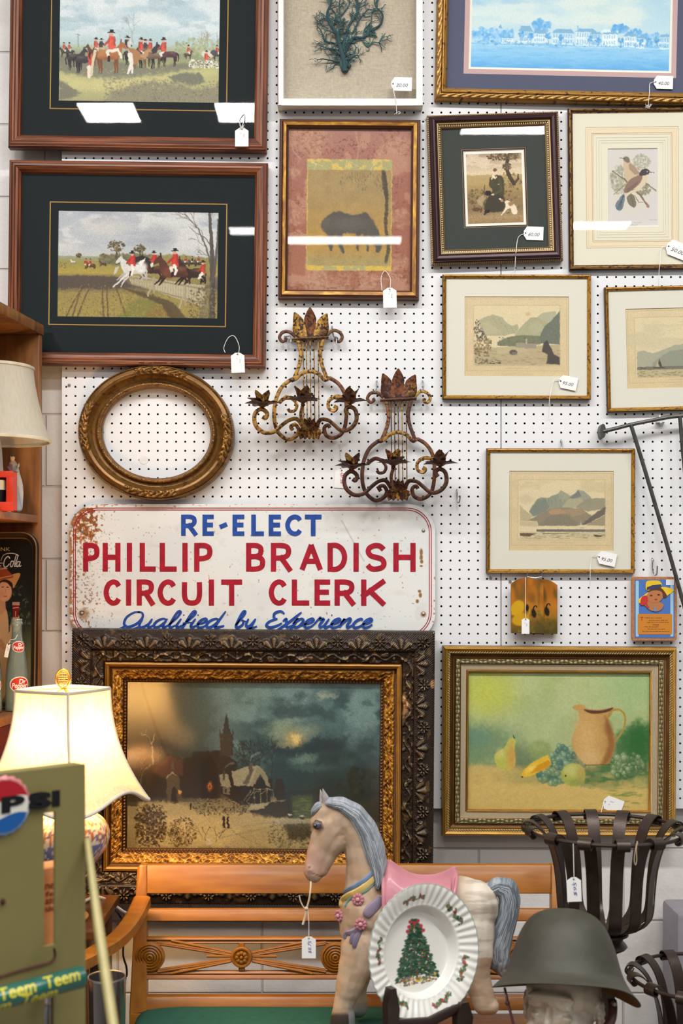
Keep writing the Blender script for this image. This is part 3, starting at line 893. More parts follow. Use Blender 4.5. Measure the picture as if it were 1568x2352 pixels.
# ------------------------------------------------------------------ 5 horse scroll picture
def horse_scroll():
    cx, cy, w, h = 802, 480.5, 324, 414
    q = Pict('framed_horse_scroll', 'brown and gold framed print of a dark horse grazing, on rust brocade', cx, cy, w, h, .5, 0.0)
    q.back()

    def cf(U, D, H, sd):
        k = fbm(U / 26 + sd * 7, D / 7, 4, 4)
        c = mixc(hexc('8a5a22'), hexc('b8842c'), sst(.35, .65, k)); c = mixc(c, hexc('d8a838'), sst(.62, .75, k))
        br = mixc(hexc('5b3320'), hexc('42210f'), fbm(U / 60, D / 2, 8))
        return np.where(((D > 8) & (D < 17))[..., None], c, br)
    q.frame([(0, 0), (0, -12), (2, -18), (7, -20), (8, -22), (9, -22.5), (17, -21), (17.5, -18), (21, -15), (21, -8)], cf, vcm('mottled_frame', .4, .15, .45), None, 3, 1.4)
    p = Pic(cx - 143, cy - 188, cx + 143, cy + 188, .8, 31)
    p.grad([(290, 'a8786c'), (480, '9c6350'), (670, 'a06a50')])
    p.full(sst(.5, .6, fbm(p.X / 38, p.Y / 32, 41, 3)), 'b98a72', .75)
    cell = np.abs(vn(p.X / 6.5, p.Y / 5.5, 7) - .5) * 2
    p.full((1 - sst(.03, .14, cell)) * sst(.42, .56, fbm(p.X / 50, p.Y / 42, 45, 2)), '7c4a3a', .8)
    for x, y, r_ in ((720, 320, 44), (905, 330, 36), (672, 395, 20), (680, 500, 26), (918, 500, 30), (735, 640, 30), (860, 650, 34), (915, 600, 26), (790, 640, 22)):
        p.ell(x, y, r_, r_ * .7, 'b98d72', .35, .3, 0, 9)
        p.dabs(int(r_ * 2), x, y, r_, r_ * .7, ['c09a7c', 'a87860', '8d5846', 'b8907a'], (2, 4.5), .4, .7)
    for pts in ([(815, 300), (822, 340), (818, 365)], [(690, 365), (672, 345), (668, 330)], [(880, 330), (872, 350), (868, 365)], [(905, 640), (860, 640), (830, 655)], [(700, 645), (740, 650), (770, 670)]): p.line(pts, 'bd927a', 3.5, 2.5, .6, 5)
    # gilded silk border
    p.rect(704, 364, 900, 620, 'a9a270'); p.full(((p.Y > 364) & (p.Y < 391) & (p.X > 704) & (p.X < 900)) * sst(.5, .58, fbm(p.X / 17, p.Y / 14, 51, 3)), 'd2b464', .95)
    p.full(((p.Y > 606) & (p.Y < 620) & (p.X > 704) & (p.X < 900)) * sst(.45, .55, fbm(p.X / 17, p.Y / 14, 55, 3)), 'd2b04e', .95)
    p.full(((p.X > 704) & (p.X < 709) & (p.Y > 390) & (p.Y < 620)) * sst(.5, .6, fbm(p.X / 6, p.Y / 14, 57, 3)), 'cda850', .95)
    p.full(((p.X > 895) & (p.X < 900) & (p.Y > 390) & (p.Y < 620)) * sst(.45, .6, fbm(p.X / 6, p.Y / 12, 59, 3)), 'd2a84a', .95)
    for pts in ([(712, 368), (725, 378), (720, 388)], [(740, 380), (712, 372)], [(795, 366), (793, 388)], [(800, 368), (820, 380)], [(850, 388), (862, 368)]): p.line(pts, 'e0cc88', 1.4, 1, .8)
    sl = p.sl(709, 391, 895, 606)
    X, Y = p.X[sl], p.Y[sl]
    base = mixc(hexc('a2895c'), hexc('b08a48'), sst(430, 560, Y)); base = mixc(base, hexc('a3905f'), sst(560, 606, Y)); base = base * (1 + .12 * (fbm(X / 16, Y / 12, 61)[..., None] - .5))
    p.im[sl] = base
    p.rdabs(260, 780, 392, 895, 440, ['625c46', '6e664c', '54503e'], (1, 4), .35, .3, (60, 120), lambda x, y: (y - 392) < 14 + 40 * abs(math.sin(x / 17)))
    p.line([(880, 392), (886, 430), (888, 470), (886, 520), (893, 560), (887, 600)], '4d4538', 9, 7, .75, 5); p.line([(876, 400), (880, 430), (888, 450)], '4d4538', 3, 5, .7)
    gh = '55504a'
    p.poly([(738, 520), (746, 500), (762, 488), (778, 484), (795, 489), (812, 492), (828, 489), (838, 486), (852, 498), (866, 522), (875, 545), (876, 568), (868, 572), (856, 552), (846, 538), (832, 536), (815, 536), (796, 534), (776, 536), (764, 545), (752, 538)], gh, .97, 2.5, 2, 4)
    p.poly([(738, 515), (747, 498), (760, 500), (756, 520), (748, 528), (739, 526)], '5f5950', .95, 3, 2)
    for pts, w0, w1 in (([(768, 530), (756, 545), (760, 565), (762, 573)], 14, 4), ([(782, 530), (780, 550), (786, 572), (790, 580)], 16, 4), ([(826, 530), (820, 548), (822, 572)], 11, 4), ([(838, 530), (842, 550), (846, 574)], 11, 4), ([(862, 530), (868, 555), (868, 574)], 16, 9)): p.line(pts, gh, w0, w1, .95, 4)
    p.ell(800, 512, 40, 14, '6a6660', .5, .7); p.line([(752, 540), (790, 546), (830, 540)], '8d7a54', 2, 1, .3)
    p.rdabs(120, 712, 572, 892, 604, ['8a7648', '7c6a44', 'b09a62'], (1, 3), .4, .4)
    p.warp(.9).speck(.07)
    q.sheet(p, 9)
    q.glass((cx - 143, cy - 188, cx + 143, cy + 188), 12)


horse_scroll()


# ------------------------------------------------------------------ 6 seated figure engraving
def lady():
    cx, cy, w, h = 1137, 430, 302, 344
    q = Pict('framed_portrait_engraving', 'maroon and gold framed sepia engraving of a seated sitter with a spaniel', cx, cy, w, h, -1.85, -0.38, fd=.026)
    q.back()

    def hf(U, D, sd):
        bead = np.clip(np.cos(U * 2 * PI / 5.0), 0, 1)
        return np.where(D < 4, 1.2 * bead, 0) + np.where((D > 24.5) & (D < 28.5), 1.6 * bead, 0)

    def cf(U, D, H, sd):
        mar = mixc(hexc('42262a'), hexc('2c171c'), fbm(U / 40, D / 3, 5)); g = mixc(hexc('a98a5c'), hexc('d8c290'), sst(.2, 1.0, H))
        return np.where((D < 4.2)[..., None], mixc(hexc('6b5438'), hexc('b89c6c'), sst(.2, 1, H)), np.where((D < 21)[..., None], mar, np.where((D < 24.2)[..., None], hexc('b8996a'), np.where((D < 28.8)[..., None], mixc(hexc('4c3a26'), hexc('e0cc9a'), sst(.1, .8, H)), hexc('9a7a4c')))))
    q.frame([(0, 0), (0, -12), (4, -14), (5, -20), (11, -25), (17, -24), (21, -19), (21.5, -21), (24, -20), (24.2, -17), (29, -16), (30, -18), (32, -15), (32, -8)], cf, vcm('lacquer_frame', .28, .2, .5), hf, 1.3, 1.3)
    p = Pic(1067, 342, 1207, 516, 1.6, 41)
    p.im[:] = hexc('f1e9dc')
    x0, y0, x1, y1 = 1073, 349, 1201, 510
    c = p.im.copy()
    T = lambda x, y: (1040 + x / 7.84, 320 + y / 7.84)
    p.grad([(345, 'a58d72'), (365, 'c0a88c'), (385, 'd2bc9c'), (397, 'dcc8a4'), (400, 'b8a070'), (420, 'b09460'), (450, '93794f'), (480, '8b7350'), (495, 'a98e68'), (512, '96794f')])
    p.clouds(345, 398, 'ddcbb0', .8, 26, 9, .45, .6, 5)
    p.poly([T(*a) for a in ((250, 600), (310, 590), (420, 640), (600, 610), (720, 600), (720, 800), (270, 800))], 'b29a68', .7, 2, 2)
    p.rdabs(200, 1074, 430, 1125, 470, ['6d5a3c', '8a744c', 'a58e60', '55452f'], (1, 4), .6)
    p.rdabs(160, 1150, 395, 1200, 490, ['6a583a', '8c7850', 'b09a6c', '57472f'], (1, 3.5), .55)
    p.line([T(1060, 200), T(1000, 400), T(990, 520), T(1050, 680), T(1110, 780)], '4b3c2c', 7, 10, .95, 4); p.line([T(1110, 780), T(1190, 700), T(1190, 620)], '4b3c2c', 6, 3, .9); p.line([T(1020, 320), T(1100, 240), T(1200, 230)], '5a4934', 3, 1.5, .9)
    p.dabs(130, *T(900, 290), 36, 9, ['5b4a34', '6f5b40', '83704f', '4a3b2a'], (1, 3), .8); p.dabs(70, *T(990, 470), 10, 8, ['4d3e2c', '6a573e', '7f6a4a'], (1, 2.6), .8); p.dabs(50, *T(1150, 300), 9, 12, ['6b583c', '85704e'], (1, 3), .7)
    # sitter
    p.poly([T(*a) for a in ((680, 690), (760, 640), (830, 620), (920, 680), (930, 900), (920, 1060), (940, 1230), (820, 1290), (660, 1270), (560, 1240), (570, 1160), (660, 980), (720, 900), (660, 800))], '46402c', .97, 1.2, 1, 3)
    p.poly([T(*a) for a in ((670, 1000), (900, 1000), (930, 1200), (800, 1280), (580, 1250))], '3b3428', .8, 3, 2, 3)
    p.line([T(700, 690), T(690, 800), T(760, 810)], '4e4832', 8, 6, .9); p.line([T(710, 690), T(745, 640)], 'd4b894', 4, 4); p.ell(*T(762, 560), 5.2, 7, 'e4cdb0'); p.ell(*T(775, 530), 4.6, 4, '6b4e34', .9); p.line([T(740, 640), T(760, 660)], 'e8d8c0', 6, 5); p.line([T(800, 650), T(770, 690)], 'ddcbaa', 2)
    p.line([T(850, 700), T(880, 900), T(730, 970)], '5a5238', 6, 5, .7); p.ell(*T(720, 970), 4, 2.2, 'dcc2a0'); p.ell(*T(640, 945), 8, 6, '241e1c'); p.ell(*T(830, 790), 2, 1, 'cbb890')
    p.poly([T(*a) for a in ((550, 1340), (570, 1250), (660, 1240), (650, 1290))], '221b18')
    p.line([T(580, 800), T(560, 1000), T(500, 1280)], '5b4630', 2, 3.6, .95); p.poly([T(*a) for a in ((430, 1060), (560, 950), (570, 1060), (520, 1200), (440, 1120))], 'b09a76', .9, 1.5, 1)
    p.ell(*T(420, 1230), 11, 4.5, '5f4430', .95)
    p.poly([T(*a) for a in ((930, 1110), (1000, 1090), (1100, 1160), (1150, 1230), (1150, 1330), (1060, 1330), (1020, 1220), (880, 1340), (860, 1330), (950, 1200))], 'e8d8bc', .97, 1, 1, 3); p.ell(*T(1040, 1150), 6, 5, '9a7450', .9); p.poly([T(*a) for a in ((810, 1040), (900, 1060), (920, 1110), (870, 1110))], 'b48c64', .95); p.ell(*T(850, 1060), 3, 2, 'e6d6bc')
    p.rdabs(90, 1075, 485, 1200, 510, ['8a6f4a', 'b89c74', '745a3a'], (1, 3.5), .5, .35)
    p.warp(.6, 2).speck(.08, 1)
    sm = ((p.X > x0) & (p.X < x1) & (p.Y > y0) & (p.Y < y1))[..., None]
    p.im = np.where(sm, p.im, c)
    q.sheet(p, 9)
    q.mat((cx - 121, cy - 142, cx + 121, cy + 142), (1067, 342, 1207, 516), '3b403c', 11, [((1065.4, 340.4, 1208.6, 517.6), 1.6, '3a2424'), ((1063.8, 338.8, 1210.2, 519.2), .9, 'a88a60')], bevel='efe6d8')
    q.glass((cx - 120, cy - 141, cx + 120, cy + 141), 13)


lady()


# ------------------------------------------------------------------ 7 two birds
def birds():
    cx, cy, w, h = 1456, 432, 300, 370
    q = Pict('framed_bird_print', 'gold framed print of two long-billed birds on a leafy branch in ruled cream mat', cx, cy, w, h, -.6, 0.48)
    q.back()
    g = gold_col('b08a48', '7a5626', '3a2212', .55, 5)

    def cf(U, D, H, sd):
        c = g(U, D, H, sd); return np.where(((D < 2) | ((D > 6.5) & (D < 9)))[..., None], hexc('4a2c18'), c)
    q.frame([(0, 0), (0, -9), (2, -14), (5, -16), (7, -14), (8, -11), (10, -10), (11, -8), (11, -4)], cf, GOLD(), None, 2.5, 1.1)
    p = Pic(1397, 339, 1512, 518, 1.7, 51)
    p.grad([(339, 'd5d0cc'), (430, 'd4cecb'), (518, 'd6d0cc')])
    p.ell(1448, 420, 46, 58, 'd9cfbc', .8, .7)
    T = lambda x, y: (1300 + x / 5.851, 240 + y / 5.851)
    p.dabs(240, *T(720, 1000), 20, 32, ['9c9c84', '8a8d72', 'b0ae98', 'a5a088'], (1.5, 5), .5, .5); p.dabs(170, *T(1020, 760), 20, 18, ['a9a890', '989a80', 'b8b5a0'], (1.5, 4), .5, .5); p.dabs(130, *T(1040, 1130), 18, 14, ['8d8a70', 'a09c84', '7a765c'], (1.5, 4), .6, .5)
    p.line([T(630, 880), T(790, 990), T(1000, 1200), T(1110, 1360)], '7c6a54', 2, 5, .9); p.line([T(1080, 1040), T(1215, 1150)], '8d7c64', 3, 3, .9); p.line([T(650, 1190), T(800, 1060)], '84795f', 1.6); p.line([T(930, 1210), T(980, 1300), T(1040, 1300)], '7c6a54', 1.5, 1.5)
    p.ell(*T(1105, 1350), 4, 3, 'b87c68', .8)
    p.poly([T(*a) for a in ((840, 1210), (900, 1190), (945, 1290), (930, 1370), (850, 1330), (825, 1260))], '77705c', .95, 1, 1, 3); p.line([T(880, 1210), T(910, 1350)], '5c5644', 1)
    # rear bird
    p.poly([T(*a) for a in ((790, 700), (840, 690), (880, 760), (960, 860), (990, 920), (850, 1010), (800, 960), (780, 800))], 'cdb595', .97, 1, 1, 4); p.poly([T(*a) for a in ((850, 790), (900, 790), (990, 900), (930, 930), (870, 860))], 'a38a72', .9, 1.5, 1, 3)
    p.ell(*T(825, 725), 8.5, 6, '7e7264', 1, .3, 40); p.line([T(800, 710), T(725, 702)], '5f564c', 2.2, .8)
    # front bird
    p.poly([T(*a) for a in ((1000, 930), (1110, 900), (1100, 990), (1040, 1100), (930, 1170), (830, 1200), (760, 1390), (740, 1330), (790, 1200), (800, 1080), (880, 980))], 'd9c7a8', .97, 1, 1, 4)
    p.poly([T(*a) for a in ((1000, 930), (1040, 960), (1000, 1050), (900, 1130), (800, 1180), (795, 1100), (860, 1000))], '8a7062', .97, 1.2, 1, 3)
    for k in range(6): p.line([T(990 - k * 12, 1010 + k * 22), T(820, 1130 + k * 9)], '5f4c44', 1, .7, .6)
    p.poly([T(*a) for a in ((790, 1180), (720, 1250), (665, 1340), (690, 1400), (755, 1400), (790, 1270))], '6f7c84', .97, 1, 1, 2)
    for k in range(5): p.line([T(785 - k * 5, 1210), T(680 + k * 17, 1390)], '46525c', 1.1, 1.1, .7)
    p.poly([T(*a) for a in ((990, 930), (1020, 870), (1080, 850), (1130, 880), (1120, 920), (1050, 945))], '453d42', .98, 1, 0, 3); p.ell(*T(1100, 892), 1.6, 1.8, 'e8e4da'); p.ell(*T(1100, 893), .9, 1, '1c1a1c'); p.line([T(1130, 895), T(1195, 906)], '463f42', 2.4, .8)
    for x0, x1, y in ((800, 890, 1578), (915, 1010, 1578), (840, 970, 1604), (1115, 1225, 1541)):
        x = x0
        while x < x1: p.line([T(x, y), T(x + 7, y)], 'a09894', 1.0, 1.0, .8); x += 13
    p.warp(.6, 2); q.sheet(p, 6)
    L = []
    for d, wd_, c in ((50, .9, 'c8ad78'), (46.5, .7, 'd8c69c'), (58, .8, 'c9a468'), (55, 5.5, 'ecdcbc'), (61, .5, 'ccc0a0'), (64, .5, 'd4caae'), (68, .5, 'd9d0b6'), (76, .5, 'd6ccb2')):
        L.append(((1305 + d - 4, 247 + d - 1, 1603 - d - 6 + 6, 618 - d - 1), wd_, c))
    L = [((1347, 290, 1559, 567), 1.0, 'c7a86c'), ((1351, 294, 1555, 563), .6, 'd6bd8c'), ((1361, 304, 1545, 553), 1.0, 'c49c60'), ((1364, 307, 1542, 550), .6, 'cfb47c'), ((1371, 314, 1535, 543), .6, 'd4cdb0'), ((1377, 321, 1529, 537), .6, 'd2cab0'), ((1382, 326, 1524, 532), .5, 'd8d0b8')]
    q.mat((cx - 142, cy - 177, cx + 142, cy + 177), (1397, 339, 1512, 518), 'e6dfca', 8, L, fill=[((1356, 299, 1550, 558), 9.5, 'ead8b8')])
    q.glass((cx - 140, cy - 175, cx + 140, cy + 175), 10)


birds()


# ------------------------------------------------------------------ 8, 9, 10 mountain engravings
def small_gold(name, label, cx, cy, roll, lean, pic):
    q = Pict(name, label, cx, cy, 342, 287, roll, lean)
    q.back()
    g = gold_col('c08c30', '97681e', '4a3014', .6, 4)
    q.frame([(0, 0), (0, -9), (1.5, -13), (4.5, -14), (7, -12), (9, -9), (9, -4)], lambda U, D, H, sd: np.where((D < 1.2)[..., None], hexc('4f3516'), g(U, D, H, sd)), GOLD(), None, 2.5, 1.1)
    b = pic.b
    q.sheet(pic, 6)
    q.mat((cx - 163, cy - 136, cx + 163, cy + 136), b, 'e0dccd', 7.5, bevel='c4b28a')
    q.glass((cx - 162, cy - 135, cx + 162, cy + 135), 9.5)
    return q


def plate(seed):
    p = Pic(0, 0, 240, 184, 1.25, seed)
    p.grad([(0, 'd8c49c'), (184, 'd6c096')]); p.im *= (1 + .05 * (fbm(p.X / 30, p.Y / 20, seed)[..., None] - .5))
    p.frame(5, 5, 235, 171, 'b29c70', .7, .8); p.frame(20, 20, 220, 159, 'a8926a', .6, .6)
    p.rect(22, 21, 218.5, 158, 'dccba4')
    x = 95
    while x < 150: p.line([(x, 166 + p.rng.uniform(-1, 1)), (x + 3, 164 + p.rng.uniform(-2, 2))], 'a89468', .8, .8, .7); x += 4
    p.line([(95, 176), (150, 176)], 'b8a47c', .5, .5, .6); p.line([(85, 180), (155, 180)], 'b8a47c', .5, .5, .6)
    return p


def place(p, cx, cy):
    dx, dy = cx - 120, cy - 92
    p.X = p.X + dx; p.Y = p.Y + dy; p.b = (p.b[0] + dx, p.b[1] + dy, p.b[2] + dx, p.b[3] + dy)
    return p


def lake():
    p = plate(61); T = lambda x, y: ((x - 45) / 6.03, (y - 57) / 6.03)
    PT = lambda L: [T(*a) for a in L]
    p.ell(*T(925, 300), 6, 4, 'c9a878', .7, .7)
    p.poly(PT([(230, 395), (330, 340), (440, 305), (560, 345), (640, 430), (700, 460), (780, 440), (800, 490), (760, 560), (600, 600), (300, 600)]), 'aaa584', .9, 1, 1); p.poly(PT([(290, 420), (380, 405), (480, 500), (560, 560), (330, 580)]), 'bcb490', .7, 3, 2)
    for x, y in ((440, 340), (520, 360), (600, 450), (690, 480), (740, 470)): p.line([T(x, y), T(x + 60, y + 110)], '8d8a6e', 1.6, .6, .5)
    p.poly(PT([(740, 590), (850, 450), (960, 350), (1060, 340), (1200, 420), (1180, 600), (780, 620)]), 'a5a380', .9, 1, 1)
    p.poly(PT([(1040, 345), (1130, 280), (1300, 260), (1330, 330), (1200, 430)]), 'a9a88c', .85, 1, 1); p.poly(PT([(930, 480), (1060, 400), (1180, 520), (1000, 580)]), 'b7b090', .6, 3, 2)
    p.poly(PT([(490, 690), (640, 620), (820, 590), (1100, 600), (1130, 700), (900, 760), (500, 740)]), '77795f', .95, 1, 1.5); p.rdabs(120, *T(520, 620), *T(1100, 740), ['6b6e55', '868768', '5e614a'], (1, 2.5), .5)
    p.poly(PT([(1366, 255), (1366, 720), (1100, 700), (1090, 600), (1150, 470), (1240, 400)]), '6d7264', .97, 1, 1); p.rdabs(80, *T(1140, 400), *T(1360, 700), ['7f8472', '5c6254', '8f9280'], (1, 3), .4, .4, (40, 70), lambda x, y: y > 40 + (218 - x) * 1.0)
    p.poly(PT([(180, 780), (1366, 720), (1366, 1010), (180, 1010)]), 'b3a37e', .9, 2, 1); p.rdabs(130, *T(200, 800), *T(1360, 1005), ['9b8c68', 'c0b28c', '8c7e5c', 'a89a74'], (2, 7), .45, .2, (-5, 5))
    p.poly(PT([(480, 800), (620, 770), (760, 765), (940, 790), (900, 830), (780, 850), (650, 840), (500, 850)]), 'bfae88', .9, 1, 1); p.ell(*T(722, 832), 9, 6, '55504c', .95); p.ell(*T(735, 845), 6, 3.4, '857a70', .8)
    p.rect(*T(760, 700), *T(900, 765), '9a957c'); p.rect(*T(880, 710), *T(1040, 775), '9c9080'); p.rect(*T(895, 640), *T(912, 712), 'b8ad90')
    p.poly(PT([(1120, 820), (1140, 700), (1190, 655), (1230, 740), (1290, 860), (1366, 900), (1366, 1000), (1180, 990), (1200, 860)]), '4b4440', .95, 1.5, 1)
    p.rdabs(260, *T(175, 380), *T(430, 680), ['4a463e', '5c564a', '3d3a34', '6c6454'], (1, 3), .8, .5, (60, 120), lambda x, y: x < 30 + (y - 50) * .45)
    p.rdabs(220, *T(175, 630), *T(420, 890), ['7d6e50', '9a875f', '6a5c44', 'a08a5c'], (1, 3), .7); p.rdabs(90, *T(185, 880), *T(540, 1010), ['6d5f48', '8a7a58', '54483a'], (1, 4), .7, .4, (-10, 10), lambda x, y: y > 136 + x * .12)
    p.warp(.3, 2).speck(.05, 1); return p


def sea():
    p = plate(71)
    T = lambda x, y: ((x - 1440), (y - 706))
    PT = lambda L: [T(*a) for a in L]
    p.grad_keep = None
    p.clouds(21, 110, 'c8bc98', .6, 50, 16, .45, .6, 3)
    p.poly(PT([(1464, 806), (1480, 802), (1500, 810), (1530, 800), (1550, 792), (1568, 790), (1600, 780), (1640, 795), (1658, 800), (1658, 842), (1464, 840)]), '9fa08c', .85, 1, 1.5); p.poly(PT([(1500, 830), (1540, 805), (1590, 800), (1650, 820), (1658, 842), (1500, 842)]), '8a8d7c', .7, 1.5, 1.5)
    p.rect(*T(1464, 840), *T(1660, 847), '6c6a60', .9); p.rect(*T(1464, 847), *T(1660, 864), 'b8aa84', .95)
    p.rdabs(150, *T(1466, 846), *T(1656, 864), ['6e664e', '938665', 'c8bc98'], (1.5, 5), .6, .25, (-6, 6))
    for x, k in ((1478, 11), (1515, 20), (1510, 16), (1600, 18)):
        p.poly(PT([(x, 842 - k), (x + k * .35, 841), (x - k * .2, 841)]), '4f4638' if k > 17 else 'b8a880', .95); p.line([T(x - k * .5, 843), T(x + k * .6, 843)], '3d3830', 2, 1.4)
    p.warp(.3, 2).speck(.05, 1); return p


def loch():
    p = plate(81); T = lambda x, y: ((x - 52) / 6.03, (y - 38) / 6.03)
    PT = lambda L: [T(*a) for a in L]
    p.clouds(21, 110, 'c9b88e', .6, 45, 18, .45, .62, 9); p.ell(*T(290, 430), 14, 9, 'b8a684', .4, .8, 0, 4)
    p.poly(PT([(200, 510), (260, 580), (380, 660), (330, 740), (200, 730)]), 'b5a684', .9, 1, 1)
    p.poly(PT([(330, 600), (370, 520), (440, 430), (490, 405), (580, 415), (740, 345), (765, 305), (840, 350), (900, 385), (960, 350), (1010, 300), (1090, 320), (1180, 400), (1200, 480), (900, 560), (560, 640), (380, 670)]), '8f927f', .95, .8, 1)
    p.poly(PT([(890, 415), (980, 345), (1010, 302), (1060, 390), (960, 420)]), '7b7c78', .9, .8); p.poly(PT([(1010, 302), (1090, 320), (1190, 410), (1090, 440), (1050, 380)]), '9c9b88', .9, .8); p.poly(PT([(740, 345), (765, 305), (840, 350), (900, 390), (820, 480), (740, 430)]), 'a29f86', .8, 1)
    p.poly(PT([(330, 605), (440, 440), (560, 430), (610, 540), (560, 600), (390, 660)]), '7d8476', .9, 1.5, 1)
    for x, y, l in ((600, 430, 90), (690, 410, 130), (760, 430, 110), (640, 440, 100), (820, 440, 90)): p.line([T(x, y), T(x + 10, y + l)], '717864', 1.6, .6, .6)
    p.poly(PT([(780, 540), (870, 430), (1060, 410), (1090, 470), (960, 550)]), 'b3a988', .8, 2, 1); p.poly(PT([(970, 545), (1100, 440), (1250, 415), (1385, 415), (1385, 560), (1150, 600)]), '969078', .95, 1, 1)
    p.poly(PT([(320, 725), (450, 650), (620, 570), (760, 550), (1050, 560), (1190, 650), (1200, 760), (1000, 800), (460, 800), (440, 740)]), '8d806a', .95, 1.2, 1); p.poly(PT([(590, 610), (640, 570), (760, 560), (870, 630), (640, 645)]), 'b8946c', .8, 2, 1); p.poly(PT([(790, 570), (1040, 560), (1120, 620), (940, 680)]), 'ab9070', .7, 2, 1)
    p.poly(PT([(460, 790), (640, 650), (860, 650), (1020, 770), (960, 800)]), '837c68', .8, 2, 2); p.poly(PT([(1050, 790), (1200, 660), (1385, 530), (1385, 640), (1200, 740), (1090, 790)]), '6a6258', .95, 1.5, 1.5); p.poly(PT([(1120, 790), (1385, 650), (1385, 800)]), '968a6c', .9, 1.5, 1)
    p.poly(PT([(200, 740), (420, 740), (460, 810), (200, 800)]), 'c0ae88', .8, 2, 2); p.rect(*T(430, 848), *T(1385, 882), '67635a', .9); p.rect(*T(200, 885), *T(1385, 985), 'c6b68e', .7)
    p.rdabs(120, *T(205, 890), *T(1380, 980), ['7d7258', 'a0926e', 'd4c6a0'], (2, 7), .5, .16, (-4, 4)); p.line([T(520, 910), T(880, 905)], '5a5040', 1.5, 1.2)
    p.poly(PT([(200, 900), (430, 905), (330, 950), (210, 940)]), '66523f', .95, 1, 1); p.poly(PT([(1220, 920), (1345, 935), (1330, 952), (1250, 948)]), '463c34', .95, .8); p.poly(PT([(1045, 725), (1065, 825), (1045, 825)]), 'dccba0'); p.line([T(1040, 828), T(1090, 828)], '6b5f4c', 1.2); p.poly(PT([(930, 795), (940, 825), (920, 825)]), 'd8caa4')
    p.warp(.3, 2).speck(.05, 1); return p


small_gold('framed_mountain_engraving', 'gold framed engraving of a stone arch bridge under hills, below the portrait', 1187, 773, 0.1, -0.25, place(lake(), 1187.5, 771.5))
small_gold('framed_seascape_engraving', 'gold framed engraving of sailing boats off a low coast, cut by the right edge', 1563, 798, -1.4, 0, place(sea(), 1560, 797))
small_gold('framed_mountain_engraving', 'gold framed engraving of jagged peaks over a loch, above the swan plaques', 1288, 1173, 0.1, 0.4, place(loch(), 1290, 1173))


